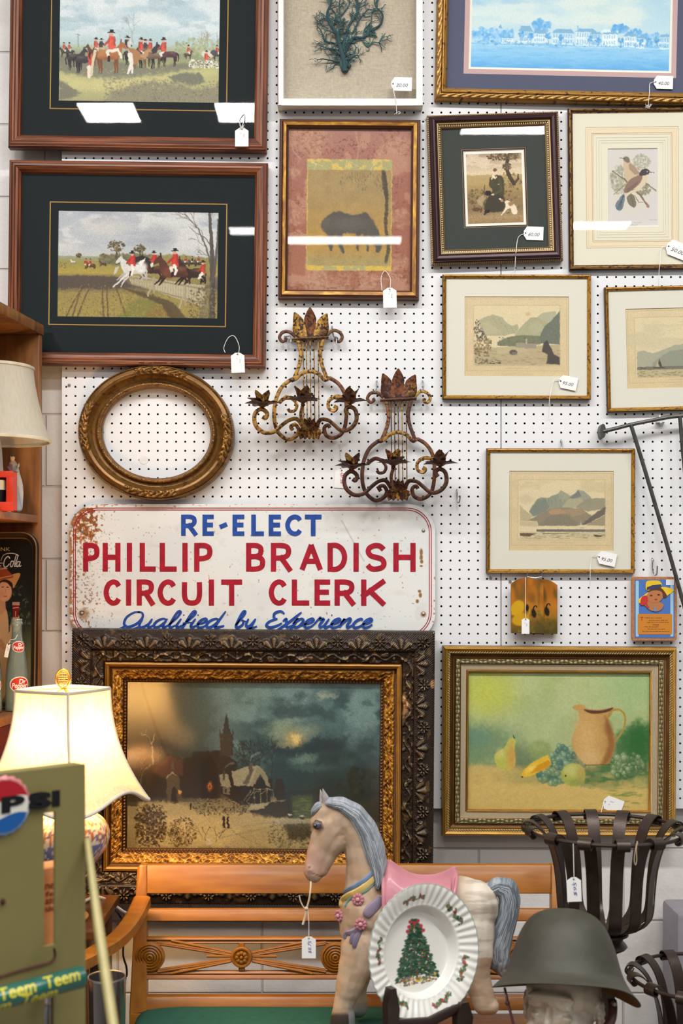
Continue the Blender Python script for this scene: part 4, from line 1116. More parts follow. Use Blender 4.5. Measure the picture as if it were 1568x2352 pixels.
# ------------------------------------------------------------------ 11 winter landscape in carved frame
def winter():
    p = Pic(287, 1566, 877, 1957, .95, 91)
    T = lambda x, y: (290 + x / 2.6133, 1550 + y / 2.6133)
    PT = lambda L: [T(*a) for a in L]
    p.grad([(1562, '55706e'), (1640, '587470'), (1700, '46605e'), (1760, '304642'), (1830, '23332f'), (1845, '8a7c54'), (1900, 'a18d5c'), (1952, '7d6c44')])
    X, Y = p.X, p.Y
    p.full((1 - sst(350, 560, X)) * (Y < 1850), '3a3424', .8)
    p.full(sst(.42, .62, fbm(X / 75, Y / 60, 3, 5)) * (1 - sst(1740, 1800, Y)) * sst(430, 560, X), '76918a', .85); p.full(sst(.5, .7, fbm(X / 60, Y / 40, 13, 5)) * (1 - sst(1780, 1830, Y)) * sst(450, 600, X), '2c4242', .75)
    p.poly(PT([(900, 420), (1000, 470), (1150, 380), (1330, 390), (1530, 330), (1535, 620), (960, 700), (880, 560)]), '24393a', .6, 26, 10)
    for x, y, a, b_, c, al in ((940, 350, 90, 70, '8f9a78', .7), (1010, 400, 55, 50, 'c8a860', .85), (1020, 395, 26, 28, 'f0d080', .9), (960, 430, 60, 18, 'a89c6c', .6), (1080, 350, 70, 40, '8a967c', .7), (1180, 130, 34, 22, 'b0b098', .7), (1240, 130, 28, 20, 'a8ac98', .6), (1080, 510, 60, 30, '7d9884', .7), (1020, 530, 50, 26, '6f8c7c', .6), (1100, 570, 110, 20, '4f6c66', .6), (700, 130, 160, 80, '6d8378', .5)):
        cx_, cy_ = T(x, y); p.ell(cx_, cy_, a / 2.6, b_ / 2.6, c, al, .7, 0, 7)
    p.poly(PT([(860, 440), (960, 460), (1020, 440), (1140, 390), (1260, 400), (1340, 370), (1300, 440), (1100, 480), (900, 500)]), '1f3234', .8, 8, 6)
    # far shore, water
    p.poly(PT([(950, 715), (1535, 690), (1535, 900), (950, 880)]), '22302a', .95, 4, 3)
    p.poly(PT([(990, 740), (1120, 735), (1120, 890), (1000, 880)]), '4f5a34', .8, 6, 3); p.rdabs(60, *T(1005, 745), *T(1110, 880), ['7a7c40', '5c6438', '8c8a48'], (3, 9), .5, .12, (-3, 3))
    p.rdabs(160, *T(1330, 570), *T(1530, 720), ['1c241e', '28302a', '343a2e'], (2, 6), .6, 1.0); p.poly(PT([(1240, 700), (1280, 650), (1320, 700)]), '2b2a24', .95, 1.5)
    for _ in range(5): p.tree(*T(p.rng.uniform(1340, 1530), 700), p.rng.uniform(75, 105), 20, 1.6, 3, '2a2c24', .8)
    p.poly(PT([(1200, 860), (1535, 740), (1535, 1060), (1100, 1060)]), '3a3a2c', .7, 10, 6)
    # bare wood and church at left
    p.full((1 - sst(300, 430, X)) * sst(1640, 1760, Y) * (Y < 1860), '2c2416', .7)
    for _ in range(9): p.tree(*T(p.rng.uniform(20, 330), p.rng.uniform(560, 760)), p.rng.uniform(70, 110), p.rng.uniform(22, 40), 2.4, 4, p.rng.choice(['4a3a24', '6b5638', '33281a', '8a744e']), .7, 30)
    p.line([T(70, 60), T(120, 220), T(200, 430), T(300, 620)], '2a2012', 5, 9, .8, 4)
    p.line([T(145, 560), T(140, 430), T(155, 370)], 'a8966c', 3, 1.6, .85); p.tree(*T(140, 440), 110, 16, 1.6, 3, 'a8966c', .7); p.tree(*T(360, 90), 60, 22, 1.6, 4, '4a4030', .6, 30); p.tree(*T(330, 60), 100, 24, 1.6, 4, '4a4030', .6, 30)
    p.poly(PT([(130, 590), (230, 500), (320, 520), (420, 500), (470, 480), (540, 480), (560, 760), (130, 760)]), '2f2116', .92, 3, 2); p.poly(PT([(130, 600), (240, 500), (330, 530), (330, 620), (220, 640)]), '5b3524', .8, 3, 3)
    p.poly(PT([(380, 480), (550, 470), (660, 540), (640, 700), (420, 720)]), '26241e', .95, 1.5, 1)
    p.poly(PT([(550, 375), (632, 370), (632, 500), (555, 500)]), '3a362a', .98, 1); p.poly(PT([(566, 370), (588, 235), (618, 370)]), '2c3430', .98, .8); p.poly(PT([(546, 378), (550, 320), (556, 378)]), '2b302c'); p.poly(PT([(622, 375), (628, 335), (634, 375)]), '2b302c')
    p.rect(*T(548, 366), *T(634, 378), '403a2c'); p.rect(*T(560, 395), *T(572, 402), '55503c'); p.rect(*T(600, 395), *T(612, 402), '55503c')
    p.poly(PT([(440, 560), (490, 480), (540, 580), (540, 760), (440, 760)]), '1e1a14', .96, 1); p.line([T(487, 470), T(487, 500)], '3c362a', 1)
    p.ell(*T(491, 690), 6, 10, 'c06a28', .95, .5); p.rect(*T(485, 670), *T(497, 706), 'e08838', .8); p.line([T(491, 665), T(491, 706)], '3a2010', 1); p.line([T(478, 692), T(505, 692)], '3a2010', 1)
    p.poly(PT([(225, 640), (262, 590), (305, 640), (320, 760), (300, 800), (235, 800)]), '5a4a30', .95, 1.5, 1); p.poly(PT([(250, 590), (264, 525), (278, 590)]), '5c4c34', .95); p.poly(PT([(255, 800), (258, 720), (275, 690), (292, 720), (296, 800)]), '2a2016', .95, 1); p.rect(*T(300, 712), *T(318, 735), 'e0a440', .95); p.poly(PT([(222, 640), (262, 598), (306, 640), (300, 632), (262, 610), (230, 640)]), 'b0a070', .8, .8)
    p.rect(*T(240, 795), *T(306, 805), 'a8966c', .7)
    # mill cottage
    p.rdabs(120, *T(640, 420), *T(880, 560), ['232620', '2c3028', '1c1e1a'], (1.5, 4), .45, .7); [p.tree(*T(x, 560), a, 24, 2, 4, '22241e', .85, 30) for x, a in ((740, 95), (720, 120), (790, 70), (870, 90), (690, 80))]
    p.poly(PT([(548, 640), (620, 610), (870, 640), (860, 790), (680, 800), (560, 730)]), '221c14', .97, 1.2, 1)
    p.poly(PT([(548, 615), (606, 615), (620, 695), (556, 690)]), '9c9272', .96, 1); p.rect(*T(570, 592), *T(584, 650), '4a4232'); p.poly(PT([(622, 600), (700, 572), (790, 560), (740, 685), (640, 680)]), 'a59a78', .97, 1, .6); p.poly(PT([(790, 560), (830, 600), (860, 690), (845, 690), (800, 610), (755, 690), (735, 686)]), '958a6a', .97, 1); p.poly(PT([(690, 670), (735, 590), (760, 580), (720, 680)]), '4f4836', .8, 1.5)
    p.rect(*T(730, 540), *T(750, 600), '5b5040'); p.line([T(735, 535), T(745, 505), T(790, 480)], '808878', 2.4, 5, .55, 4); p.line([T(580, 580), T(600, 555), T(640, 545)], '6c7468', 2, 5, .5, 4)
    p.rect(*T(570, 695), *T(615, 735), '7d7458', .9); p.rect(*T(580, 700), *T(592, 725), '2c261c')
    for a, b_ in (((760, 700), (765, 785)), ((800, 700), (802, 785)), ((840, 700), (842, 785)), ((760, 705), (845, 700)), ((845, 700), (930, 730)), ((930, 730), (925, 770)), ((880, 715), (880, 780)), ((760, 730), (800, 705)), ((800, 730), (840, 705)), ((700, 770), (745, 710)), ((715, 780), (755, 720))): p.line([T(*a), T(*b_)], '9a8e66', 1.7, 1.7, .9)
    p.poly(PT([(880, 720), (900, 640), (940, 640), (955, 760), (900, 770)]), '2a241c', .95, 1.2); p.line([T(868, 680), T(870, 530)], '2a261c', 2, 1.2)
    p.poly(PT([(720, 800), (870, 780), (970, 775), (990, 860), (900, 880), (760, 870)]), '2e281c', .95, 2, 3); p.poly(PT([(735, 795), (860, 782), (840, 800), (800, 830), (720, 826)]), 'b8ac84', .9, 2, 2)
    # snow foreground
    p.poly(PT([(60, 790), (200, 780), (340, 800), (420, 840), (700, 840), (900, 880), (1110, 890), (1110, 1060), (60, 1060)]), 'c0a870', .85, 6, 4); p.poly(PT([(200, 880), (400, 850), (560, 880), (700, 960), (560, 1050), (360, 1010)]), 'd2b878', .7, 10, 6)
    p.rdabs(420, *T(390, 760), *T(740, 870), ['3a3020', '57482e', '221c12', 'a29468'], (1, 3), .7, .5, (0, 180), lambda x, y: y < 1880)
    p.rdabs(900, *T(40, 800), *T(230, 1060), ['33240f', '4f3a1c', '6f5428', '251a0c'], (1, 3.4), .75); p.rdabs(420, *T(240, 880), *T(410, 1060), ['4a3618', '33240f', '7a5e30'], (.8, 2.6), .7)
    for x, y, a in ((470, 1020, 90), (530, 1030, 85), (300, 1040, 100), (450, 1000, 120), (550, 1000, 60)): p.tree(*T(x, y), a, 15, 1.4, 3, '4a3a20', .8, 32)
    p.poly(PT([(470, 1040), (490, 1000), (515, 1040)]), 'c8bc98', .9, 1)
    p.rdabs(700, *T(850, 890), *T(1110, 1060), ['8a7f5a', '55503a', 'a89c70', '3c3826'], (.8, 3), .55); p.poly(PT([(940, 900), (1100, 890), (1110, 1000), (980, 1010)]), '332f20', .7, 5, 4); p.poly(PT([(860, 880), (1110, 880), (1110, 905), (900, 920)]), 'b0a680', .8, 2, 1)
    for x, y in ((980, 865), (1055, 872)): p.ell(*T(x, y), 5, 4, '2c2a20'); p.ell(*T(x, y - 8), 5, 2, 'c8c0a0')
    for x in (578, 603): p.line([T(x, 885), T(x + 3, 935)], '17120c', 5, 4.5); p.ell(*T(x, 877), 2, 2.6, '17120c')
    p.line([T(376, 795), T(377, 828)], '241c10', 3.6, 3)
    for pts in ([(620, 950), (700, 1000), (840, 1060)], [(700, 930), (900, 900)], [(560, 1000), (700, 970), (860, 930)]): p.line([T(*a) for a in pts], '8f8058', 3, 2, .45)
    p.warp(1.3).speck(.12, 1.3); p.im = np.clip(p.im * 1.1, 0, 1)
    cx, cy = 579, 1764
    q = Pict('carved_frame_painting', 'dark snowy village landscape in a deep carved brown and gilt frame behind the bench', cx, cy, 836, 634, .45, 0.0, stand=.02, fd=.075)
    q.back(6, 2)
    q.sheet(p, 9, 'canvas', .45, 1.0)
    PER = 97.0

    def hf(U, D, sd):
        H = np.zeros(U.shape)
        u = (U + PER / 2) % PER - PER / 2
        # rosettes
        r = np.hypot(u, D - 25); th = np.arctan2(D - 25, u)
        H += 7 * np.clip(.35 + .65 * np.cos(th * 8), 0, 1) * sst(4, 6, r) * (1 - sst(11, 14, r)) + 5 * (1 - sst(2, 4, r))
        # acanthus fans between
        v = (U) % PER - PER / 2
        an = np.arctan2(v, 48 - D); rd = np.hypot(v, 48 - D)
        H += 6.0 * np.abs(np.cos(an * 4.2)) ** .7 * (1 - sst(28, 38, rd + 4 * np.abs(np.sin(an * 4.2)))) * sst(5, 9, rd) * (np.abs(an) < 1.25) * sst(6, 9, D)
        H += 3.5 * (1 - sst(.8, 2.4, np.abs(np.hypot(np.abs(v) - 30, D - 33) - 7))) * (D < 45) * (D > 8)
        # corner masses
        band = (D > 5) & (D < 45)
        H += band * (.9 * np.sin((U + D) * 1.15))
        H += np.where((D > 1) & (D < 5), 2.0 * np.clip(np.cos(U * 2 * PI / 6), 0, 1), 0)
        # vine
        vine = np.abs(D - 60 - 6 * np.sin(U / PER * 4 * PI)); vb = (D > 48) & (D < 74)
        H += vb * (4 * (1 - sst(1.2, 3.2, vine)) + 4.5 * sst(.6, .74, vn(U / 9, D / 7, 3 + sd)) + 1.5 * vn(U / 3, D / 3, 8))
        # gilt inner leafwork
        ib = sst(90, 94, D) * (1 - sst(113, 116, D))
        w = U / 6.2 + 2.2 * np.sin(D / 6 + U / 15)
        rg = lambda a, b_, s_: (1 - np.abs(2 * vn(a, b_, s_) - 1)) ** 2
        H += ib * (3.6 * rg(U / 9 + D / 8, D / 7, 11 + sd) + 2.6 * rg(U / 5 - D / 6, D / 4.5, 4 + sd) + 1.1 * np.abs(np.sin(w)))
        H += np.where((D > 117) & (D < 122), 3.0 * np.clip(np.cos(U * 2 * PI / 7.5), 0, 1), 0)
        return H

    def cf(U, D, H, sd):
        n = fbm(U / 18 + sd, D / 14, 5, 4)
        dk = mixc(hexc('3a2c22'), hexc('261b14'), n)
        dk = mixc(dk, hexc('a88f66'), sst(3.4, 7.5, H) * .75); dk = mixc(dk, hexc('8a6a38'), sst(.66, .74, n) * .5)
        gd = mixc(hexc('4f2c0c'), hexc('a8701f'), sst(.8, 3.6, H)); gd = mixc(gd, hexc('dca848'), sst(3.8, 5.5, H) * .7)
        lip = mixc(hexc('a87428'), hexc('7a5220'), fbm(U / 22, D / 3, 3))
        c = np.where((D < 75.5)[..., None], dk, np.where((D < 88)[..., None], lip, gd))
        if sd == 1:
            chip = (1 - sst(4, 9, np.hypot((U - 146) / 3.6, D - 68 + 3 * np.sin(U / 7)))) * (D > 40)
            c = mixc(c, hexc('b88a5c'), chip)
            c = mixc(c, hexc('b88a5c'), (1 - sst(4, 8, np.hypot((U - 196) * .6, D - 5))))
        return c
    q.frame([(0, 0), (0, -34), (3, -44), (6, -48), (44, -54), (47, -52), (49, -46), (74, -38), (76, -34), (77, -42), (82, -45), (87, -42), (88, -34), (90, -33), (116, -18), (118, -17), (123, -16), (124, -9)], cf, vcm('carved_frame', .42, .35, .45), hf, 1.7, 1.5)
    q.glass((cx - 293, cy - 192, cx + 293, cy + 192), 12, .14)


winter()


# ------------------------------------------------------------------ 12 still life
def still_life():
    cx, cy, w, h = 1285, 1704, 539, 438
    q = Pict('framed_still_life', 'gold framed green still life of a jug, pear, banana, apple and grapes', cx, cy, w, h, .35, 0.0, fd=.03)
    q.back(6, 2)
    p = Pic(1075, 1544, 1496, 1864, .85, 101)
    T = lambda x, y: (1060 + x / 3.4844, 1530 + y / 3.4844)
    PT = lambda L: [T(*a) for a in L]
    p.grad([(1544, 'a3b171'), (1640, 'a5b27a'), (1720, '9aa975'), (1758, '8a9a66'), (1764, 'bfa768'), (1810, 'cdb06a'), (1864, 'bfa863')])
    X, Y = p.X, p.Y
    p.full(sst(.4, .65, fbm(X / 60, Y / 60, 3, 4)) * (Y < 1755), 'b4bd88', .7); p.ell(*T(200, 220), 60, 50, 'bcc04e', .8, .8, 0, 10); p.ell(*T(1400, 150), 70, 60, '93b47c', .6, .8, 0, 10)
    p.ell(*T(180, 640), 85, 45, '64805e', .75, .6, 0, 10); p.ell(*T(140, 580), 26, 20, '5f8676', .6, .7, 0, 8); p.ell(*T(490, 740), 40, 30, '5a6e50', .7, .6, 0, 6); p.ell(*T(700, 560), 70, 50, 'a9b582', .6, .7, 0, 8)
    p.poly(PT([(1250, 560), (1420, 440), (1505, 480), (1500, 960), (1250, 960), (1000, 960), (990, 830), (1220, 760)]), '3f6a3c', .85, 12, 6); p.ell(*T(1440, 620), 34, 40, '1f5a26', .6, .7, 0, 8)
    p.poly(PT([(1000, 820), (1500, 800), (1500, 980), (1200, 1000), (980, 960)]), '4f7044', .85, 8, 5)
    p.poly(PT([(60, 800), (450, 830), (700, 930), (1000, 990), (1500, 900), (1500, 1160), (60, 1160)]), 'c9ae66', .75, 14, 6); p.rdabs(150, *T(60, 830), *T(1500, 1150), ['d2b46c', 'b89e5c', 'c4aa60', 'bfa968'], (5, 16), .3, .4, (-12, 12))
    p.rdabs(90, *T(1080, 950), *T(1500, 1140), ['8c9048', '6d8440', 'b0a050', '5a7a3a'], (4, 12), .4, .18, (-8, 8), lambda x, y: x > 1400 + (1830 - y) * .6)
    p.ell(*T(560, 900), 60, 16, '8c8c50', .5, .7, 0, 6)
    # pear
    p.poly(PT([(410, 580), (440, 610), (430, 680), (440, 770), (420, 830), (360, 848), (300, 825), (268, 760), (280, 710), (350, 660), (380, 600)]), 'b9b257', .97, 1.6, 1, 5); p.ell(*T(320, 720), 9, 14, 'ccc878', .7, .8); p.ell(*T(405, 740), 9, 24, 'c98f48', .7, .7); p.ell(*T(320, 770), 9, 9, '9eb244', .6, .8); p.line([T(428, 585), T(418, 562)], '2c3430', 2.4, 1.4)
    p.ell(*T(630, 680), 27, 21, '84975c', .85, .25, 0, 2); p.ell(*T(620, 655), 18, 9, '9aa868', .6, .7)
    # grapes
    for cxg, cyg, rx, ry, n, cols in ((850, 720, 120, 95, 46, ['6f9278', '82a287', '5d8473', '96ac84']), (740, 860, 130, 95, 52, ['7d9a6e', '6c8e74', '8ea77a', '56806f']), (1340, 800, 150, 100, 66, ['6c8c58', '7d9a66', '5a7d4e', '93a878']), (950, 750, 55, 60, 16, ['56786a', '446a60', '6c8c78'])):
        for _ in range(n):
            a = p.rng.uniform(0, 6.3); r_ = math.sqrt(p.rng.random()); gx, gy = T(cxg + math.cos(a) * r_ * rx, cyg + math.sin(a) * r_ * ry); k = p.rng.uniform(5, 8)
            c = hexc(p.rng.choice(cols)); p.ell(gx, gy, k * 1.06, k * 1.06, c * .72, .75, .25); p.ell(gx - .6, gy - .8, k * .8, k * .8, c, .85, .5); p.ell(gx - k * .3, gy - k * .35, k * .28, k * .25, c * .6 + .38, .6, .6)
    # banana
    p.poly(PT([(490, 895), (500, 850), (560, 790), (640, 745), (700, 718), (705, 740), (722, 775), (715, 805), (640, 850), (560, 890)]), 'dcb238', .98, 1.2, .6, 3); p.poly(PT([(560, 870), (620, 800), (700, 760), (722, 780), (715, 805), (640, 850)]), 'c88a1e', .85, 2, 1); p.ell(*T(560, 830), 13, 5, 'e8cc66', .8, .6, -35); p.ell(*T(493, 897), 2.4, 2, '5c4420')
    # apple
    p.ell(*T(905, 878), 28, 27, 'a4a84e', .98, .06, 0, 1); p.ell(*T(885, 840), 17, 14, 'c2c272', .8, .7); p.ell(*T(965, 880), 9, 18, 'b09454', .6, .7); p.ell(*T(930, 940), 18, 8, '86904a', .6, .7); p.ell(*T(842, 886), 1.8, 2.8, '3e3c24')
    # jug
    p.poly(PT([(890, 338), (940, 312), (990, 320), (1010, 345), (1090, 352), (1160, 345), (1225, 330), (1222, 350), (1190, 405), (1195, 470), (1225, 540), (1238, 620), (1220, 710), (1180, 790), (1100, 805), (1010, 795), (930, 720), (890, 620), (905, 540), (945, 460), (950, 400), (930, 360)]), 'b98f52', .98, 1.5, .8, 3)
    p.ell(*T(1010, 600), 26, 52, 'd0ac6e', .75, .8); p.ell(*T(1040, 740), 26, 16, 'cdb078', .7, .8); p.poly(PT([(1160, 400), (1200, 480), (1236, 600), (1220, 710), (1170, 790), (1130, 790), (1180, 650), (1170, 520)]), '87582e', .75, 6, 2, 3); p.ell(*T(1180, 500), 9, 14, '7c5430', .5, .8); p.ell(*T(950, 540), 12, 40, 'c8a266', .5, .8)
    p.poly(PT([(985, 350), (1050, 358), (1130, 358), (1220, 335), (1190, 365), (1100, 384), (1030, 380)]), '54382a', .95, 1.4, 0, 3); p.poly(PT([(890, 338), (940, 312), (990, 322), (985, 345), (940, 330)]), 'c29450', .95, 1.2)
    p.line(PT([(1190, 400), (1215, 362), (1270, 355), (1315, 400), (1310, 490), (1275, 560), (1240, 600)]), 'a48a42', 6.5, 3.5, .97, 6); p.line(PT([(1215, 368), (1270, 362), (1308, 410), (1302, 490)]), 'c2a85c', 2, 1.4, .8, 6)
    p.line(PT([(1000, 800), (1200, 795)]), '3f5232', 3, 2, .6)
    tex = fbm(X / 3.5, Y / 3.5, 77, 2)[..., None] - .5; p.im = np.clip(p.im * (1 + .10 * tex), 0, 1)
    q.sheet(p, 8, 'canvas', .5, 1.0, None)

    def hf(U, D, sd):
        rope = np.where((D > 11.5) & (D < 17.5), 2.2 * np.abs(np.sin(U * PI / 6 + D * .5)), 0)
        orn = np.where((D > 30.5) & (D < 41), 1.6 * np.abs(np.sin(U / 3.3) * np.cos((D - 36) / 2.4 + np.sin(U / 6.6))), 0)
        return rope + orn

    def cf(U, D, H, sd):
        n = fbm(U / 25 + sd * 3, D / 3, 7, 3)
        ridge = mixc(hexc('c09038'), hexc('8a6426'), n); brown = mixc(hexc('7c5624'), hexc('523716'), n)
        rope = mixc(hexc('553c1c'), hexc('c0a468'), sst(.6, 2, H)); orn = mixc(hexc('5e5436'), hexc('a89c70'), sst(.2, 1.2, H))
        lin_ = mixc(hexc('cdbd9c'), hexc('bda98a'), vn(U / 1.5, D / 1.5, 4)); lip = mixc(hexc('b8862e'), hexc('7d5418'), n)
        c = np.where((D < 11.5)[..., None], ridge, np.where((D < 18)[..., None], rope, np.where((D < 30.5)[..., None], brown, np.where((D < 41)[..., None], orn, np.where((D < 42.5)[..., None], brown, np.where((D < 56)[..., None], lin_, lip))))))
        return np.where((D < .5)[..., None], hexc('4d3414'), c)
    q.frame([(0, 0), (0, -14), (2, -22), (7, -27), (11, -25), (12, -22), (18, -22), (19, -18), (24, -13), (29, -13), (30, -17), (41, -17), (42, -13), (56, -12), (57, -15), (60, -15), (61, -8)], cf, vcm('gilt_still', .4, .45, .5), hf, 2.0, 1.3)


still_life()
# ------------------------------------------------------------------ the room
def room():
    m, nt, N, L, b = nodes_of('painted_block')
    tc = N.new('ShaderNodeTexCoord'); mp = N.new('ShaderNodeMapping'); br = N.new('ShaderNodeTexBrick')
    mp.inputs['Rotation'].default_value = (R(-90), 0, 0); mp.inputs['Location'].default_value = (0.02, 0.08, 0)
    L.new(tc.outputs['Object'], mp.inputs[0]); L.new(mp.outputs[0], br.inputs['Vector'])
    br.inputs['Scale'].default_value = 1; br.inputs['Brick Width'].default_value = .405; br.inputs['Row Height'].default_value = .203
    br.inputs['Mortar Size'].default_value = .004; br.inputs['Mortar Smooth'].default_value = .6
    for k, c in (('Color1', 'dcd9d6'), ('Color2', 'd6d2cf'), ('Mortar', 'bdb6b2')): br.inputs[k].default_value = (*lin(c), 1)
    nz = N.new('ShaderNodeTexNoise'); nz.inputs['Scale'].default_value = 6; nz.inputs['Detail'].default_value = 6
    rp = N.new('ShaderNodeValToRGB'); rp.color_ramp.elements[0].position = .28; rp.color_ramp.elements[0].color = (.72, .68, .66, 1); rp.color_ramp.elements[1].position = .48
    L.new(tc.outputs['Object'], nz.inputs['Vector']); L.new(nz.outputs['Fac'], rp.inputs[0])
    mx = N.new('ShaderNodeMix'); mx.data_type = 'RGBA'; mx.blend_type = 'MULTIPLY'; mx.inputs[0].default_value = .6
    L.new(br.outputs['Color'], mx.inputs[6]); L.new(rp.outputs[0], mx.inputs[7]); L.new(mx.outputs[2], b.inputs['Base Color'])
    bp = N.new('ShaderNodeBump'); bp.invert = True; bp.inputs['Strength'].default_value = .6; bp.inputs['Distance'].default_value = .006
    n2 = N.new('ShaderNodeTexNoise'); n2.inputs['Scale'].default_value = 90; n2.inputs['Detail'].default_value = 4
    L.new(tc.outputs['Object'], n2.inputs['Vector'])
    ad = N.new('ShaderNodeMath'); ad.operation = 'MULTIPLY_ADD'; ad.inputs[1].default_value = .25
    L.new(n2.outputs['Fac'], ad.inputs[0]); L.new(br.outputs['Fac'], ad.inputs[2]); L.new(ad.outputs[0], bp.inputs['Height']); L.new(bp.outputs[0], b.inputs['Normal'])
    b.inputs['Roughness'].default_value = .55
    w = MB().box((0, W + .03 + .06, 1.9), (5.0, .12, 3.8)).build('wall_back', m); w['kind'] = 'structure'
    f = MB().box((0, 1.3, -.05), (5.0, 4.52, .1)).build('floor', pm('concrete_floor', '8b8680', .6, nscale=4, bump=(60, .2))); f['kind'] = 'structure'


room()


def pegboard(label, x0, x1, y0, y1, cx0, cy0, ncol, nrow, edge_l):
    """real holes: every cell is a square pierced by an octagon"""
    s = W / F; pitch = 21.0; r = 2.55; th = .005
    a8 = np.arange(8) * PI / 4
    q = np.array([(1, 0), (1, 1), (0, 1), (-1, 1), (-1, 0), (-1, -1), (0, -1), (1, -1)], float) * pitch / 2
    circ = np.stack([np.cos(a8), np.sin(a8)], 1) * r
    ci, ri = np.meshgrid(np.arange(ncol), np.arange(nrow)); cx = (cx0 + ci.ravel() * pitch); cy = (cy0 + ri.ravel() * pitch)
    n = len(cx); V = np.zeros((n, 24, 3))
    for k in range(8):
        for off, pt, d in ((0, q[k], 0), (8, circ[k], 0), (16, circ[k], th)):
            V[:, off + k, 0] = (cx + pt[0] - CX) * s; V[:, off + k, 2] = EYE - (cy + pt[1] - CY) * s; V[:, off + k, 1] = W + d
    fq = []
    for k in range(8):
        j = (k + 1) % 8
        fq += [(k, j, 8 + j, 8 + k), (8 + k, 8 + j, 16 + j, 16 + k)]
    fq = np.array(fq); idx = (np.arange(n)[:, None, None] * 24 + fq[None]).reshape(-1, 4)
    mat_i = np.tile(np.array([0, 1] * 8, np.int32), n)
    v = V.reshape(-1, 3)
    # plain margins and the back sheet edge
    gx0, gx1, gy0, gy1 = cx0 - pitch / 2, cx0 + (ncol - .5) * pitch, cy0 - pitch / 2, cy0 + (nrow - .5) * pitch
    ex = []; ef = []; base = len(v); em = []

    def quad(pts, mi=0):
        i = base + len(ex)
        ex.extend(pts); ef.append((i, i + 1, i + 2, i + 3)); em.append(mi)
    X = lambda p: (p - CX) * s
    Z = lambda p: EYE - (p - CY) * s
    for a, b, c, d in ((x0, gx0, y0, y1), (gx1, x1, y0, y1), (gx0, gx1, y0, gy0), (gx0, gx1, gy1, y1)):
        if abs(b - a) > .05 and abs(d - c) > .05:
            a, b = min(a, b), max(a, b)
            quad([(X(a), W, Z(c)), (X(b), W, Z(c)), (X(b), W, Z(d)), (X(a), W, Z(d))])
    for a, b, c, d in ((x0, x0, y0, y1), (x1, x1, y0, y1), (x0, x1, y1, y1)):
        quad([(X(a), W, Z(c)), (X(b), W, Z(d)), (X(b), W + th, Z(d)), (X(a), W + th, Z(c))], 1)
    v = np.concatenate([v, np.array(ex)]); f = np.concatenate([idx, np.array(ef)]); mi = np.concatenate([mat_i, np.array(em, np.int32)])
    me = bpy.data.meshes.new('pegboard_panel')
    me.vertices.add(len(v)); me.vertices.foreach_set('co', v.astype(np.float32).ravel())
    me.loops.add(f.size); me.loops.foreach_set('vertex_index', f.astype(np.int32).ravel())
    me.polygons.add(len(f)); me.polygons.foreach_set('loop_start', np.arange(0, f.size, 4, dtype=np.int32))
    me.polygons.foreach_set('material_index', mi); me.polygons.foreach_set('use_smooth', np.zeros(len(f), bool)); me.update(calc_edges=True); me.validate()
    o = bpy.data.objects.new('pegboard_panel', me)
    setup(o, None, [pm('pegboard_white', 'e3e3e4', .5, 0, .35, .015, 5), pm('hardboard_edge', '5a4030', .9)])
    tag(o, label, 'pegboard')


pegboard('wide white pegboard panel with rows of round holes, left of the black seam', 142, 1149.4, -300, 1857, 152.2, -300 + 12.5, 48, 102, True)
pegboard('white pegboard panel with rows of round holes, right of the black seam', 1151.2, 1640, -300, 1857, 1162.4, -300 + 2 + 10.5, 23, 102, False)
MB().box((P(900, 0, W).x, W + .0128, 2.22), (1.5, .016, 2.6)).build('hole_shade_backing', pm('painted_hole_shade', '2a2420', .9))['kind'] = 'structure'  # dark sheet added behind the boards, its colour stands in for shade in the holes


# ------------------------------------------------------------------ hand-painted sign
S_ = lambda Y: Y / F
BL = {
    'E': [[(0, 0), (0, 1)], [(0, 1), (1, 1)], [(0, .52), (.88, .52)], [(0, 0), (1, 0)]], 'L': [[(0, 1), (0, 0)], [(0, 0), (1, 0)]],
    'T': [[(0, 1), (1, 1)], [(.5, 1), (.5, 0)]], 'I': [[(.5, 0), (.5, 1)]], 'H': [[(0, 0), (0, 1)], [(1, 0), (1, 1)], [(0, .5), (1, .5)]],
    'A': [[(0, 0), (.5, 1)], [(1, 0), (.5, 1)], [(.2, .33), (.8, .33)]], '-': [[(0, .4), (1, .55)]], 'K': [[(0, 0), (0, 1)], [(0, .36), (1, 1)], [(.33, .58), (1, 0)]],
    'P': [[(0, 0), (0, 1)], '~', [(0, 1), (.55, 1), (.9, .92), (1, .74), (.9, .55), (.55, .46), (0, .44)]],
    'R': [[(0, 0), (0, 1)], '~', [(0, 1), (.55, 1), (.88, .92), (.96, .74), (.86, .57), (.55, .48), (0, .46)], [(.5, .47), (1, 0)]],
    'B': [[(0, 0), (0, 1)], '~', [(0, 1), (.5, 1), (.82, .92), (.88, .77), (.78, .6), (.4, .53), (0, .53)], '~', [(0, .53), (.5, .53), (.9, .44), (1, .27), (.9, .08), (.5, 0), (0, 0)]],
    'D': [[(0, 0), (0, 1)], '~', [(0, 1), (.45, 1), (.85, .82), (1, .5), (.85, .18), (.45, 0), (0, 0)]],
    'C': ['~', [(1, .8), (.82, .96), (.5, 1), (.16, .84), (0, .5), (.16, .16), (.5, 0), (.82, .04), (1, .2)]],
    'U': ['~', [(0, 1), (0, .35), (.16, .07), (.5, 0), (.84, .07), (1, .35), (1, 1)]],
    'S': ['~', [(.97, .83), (.75, .97), (.45, 1), (.12, .9), (.04, .72), (.2, .57), (.5, .5), (.85, .42), (.98, .25), (.88, .08), (.5, 0), (.2, .03), (0, .17)]],
}
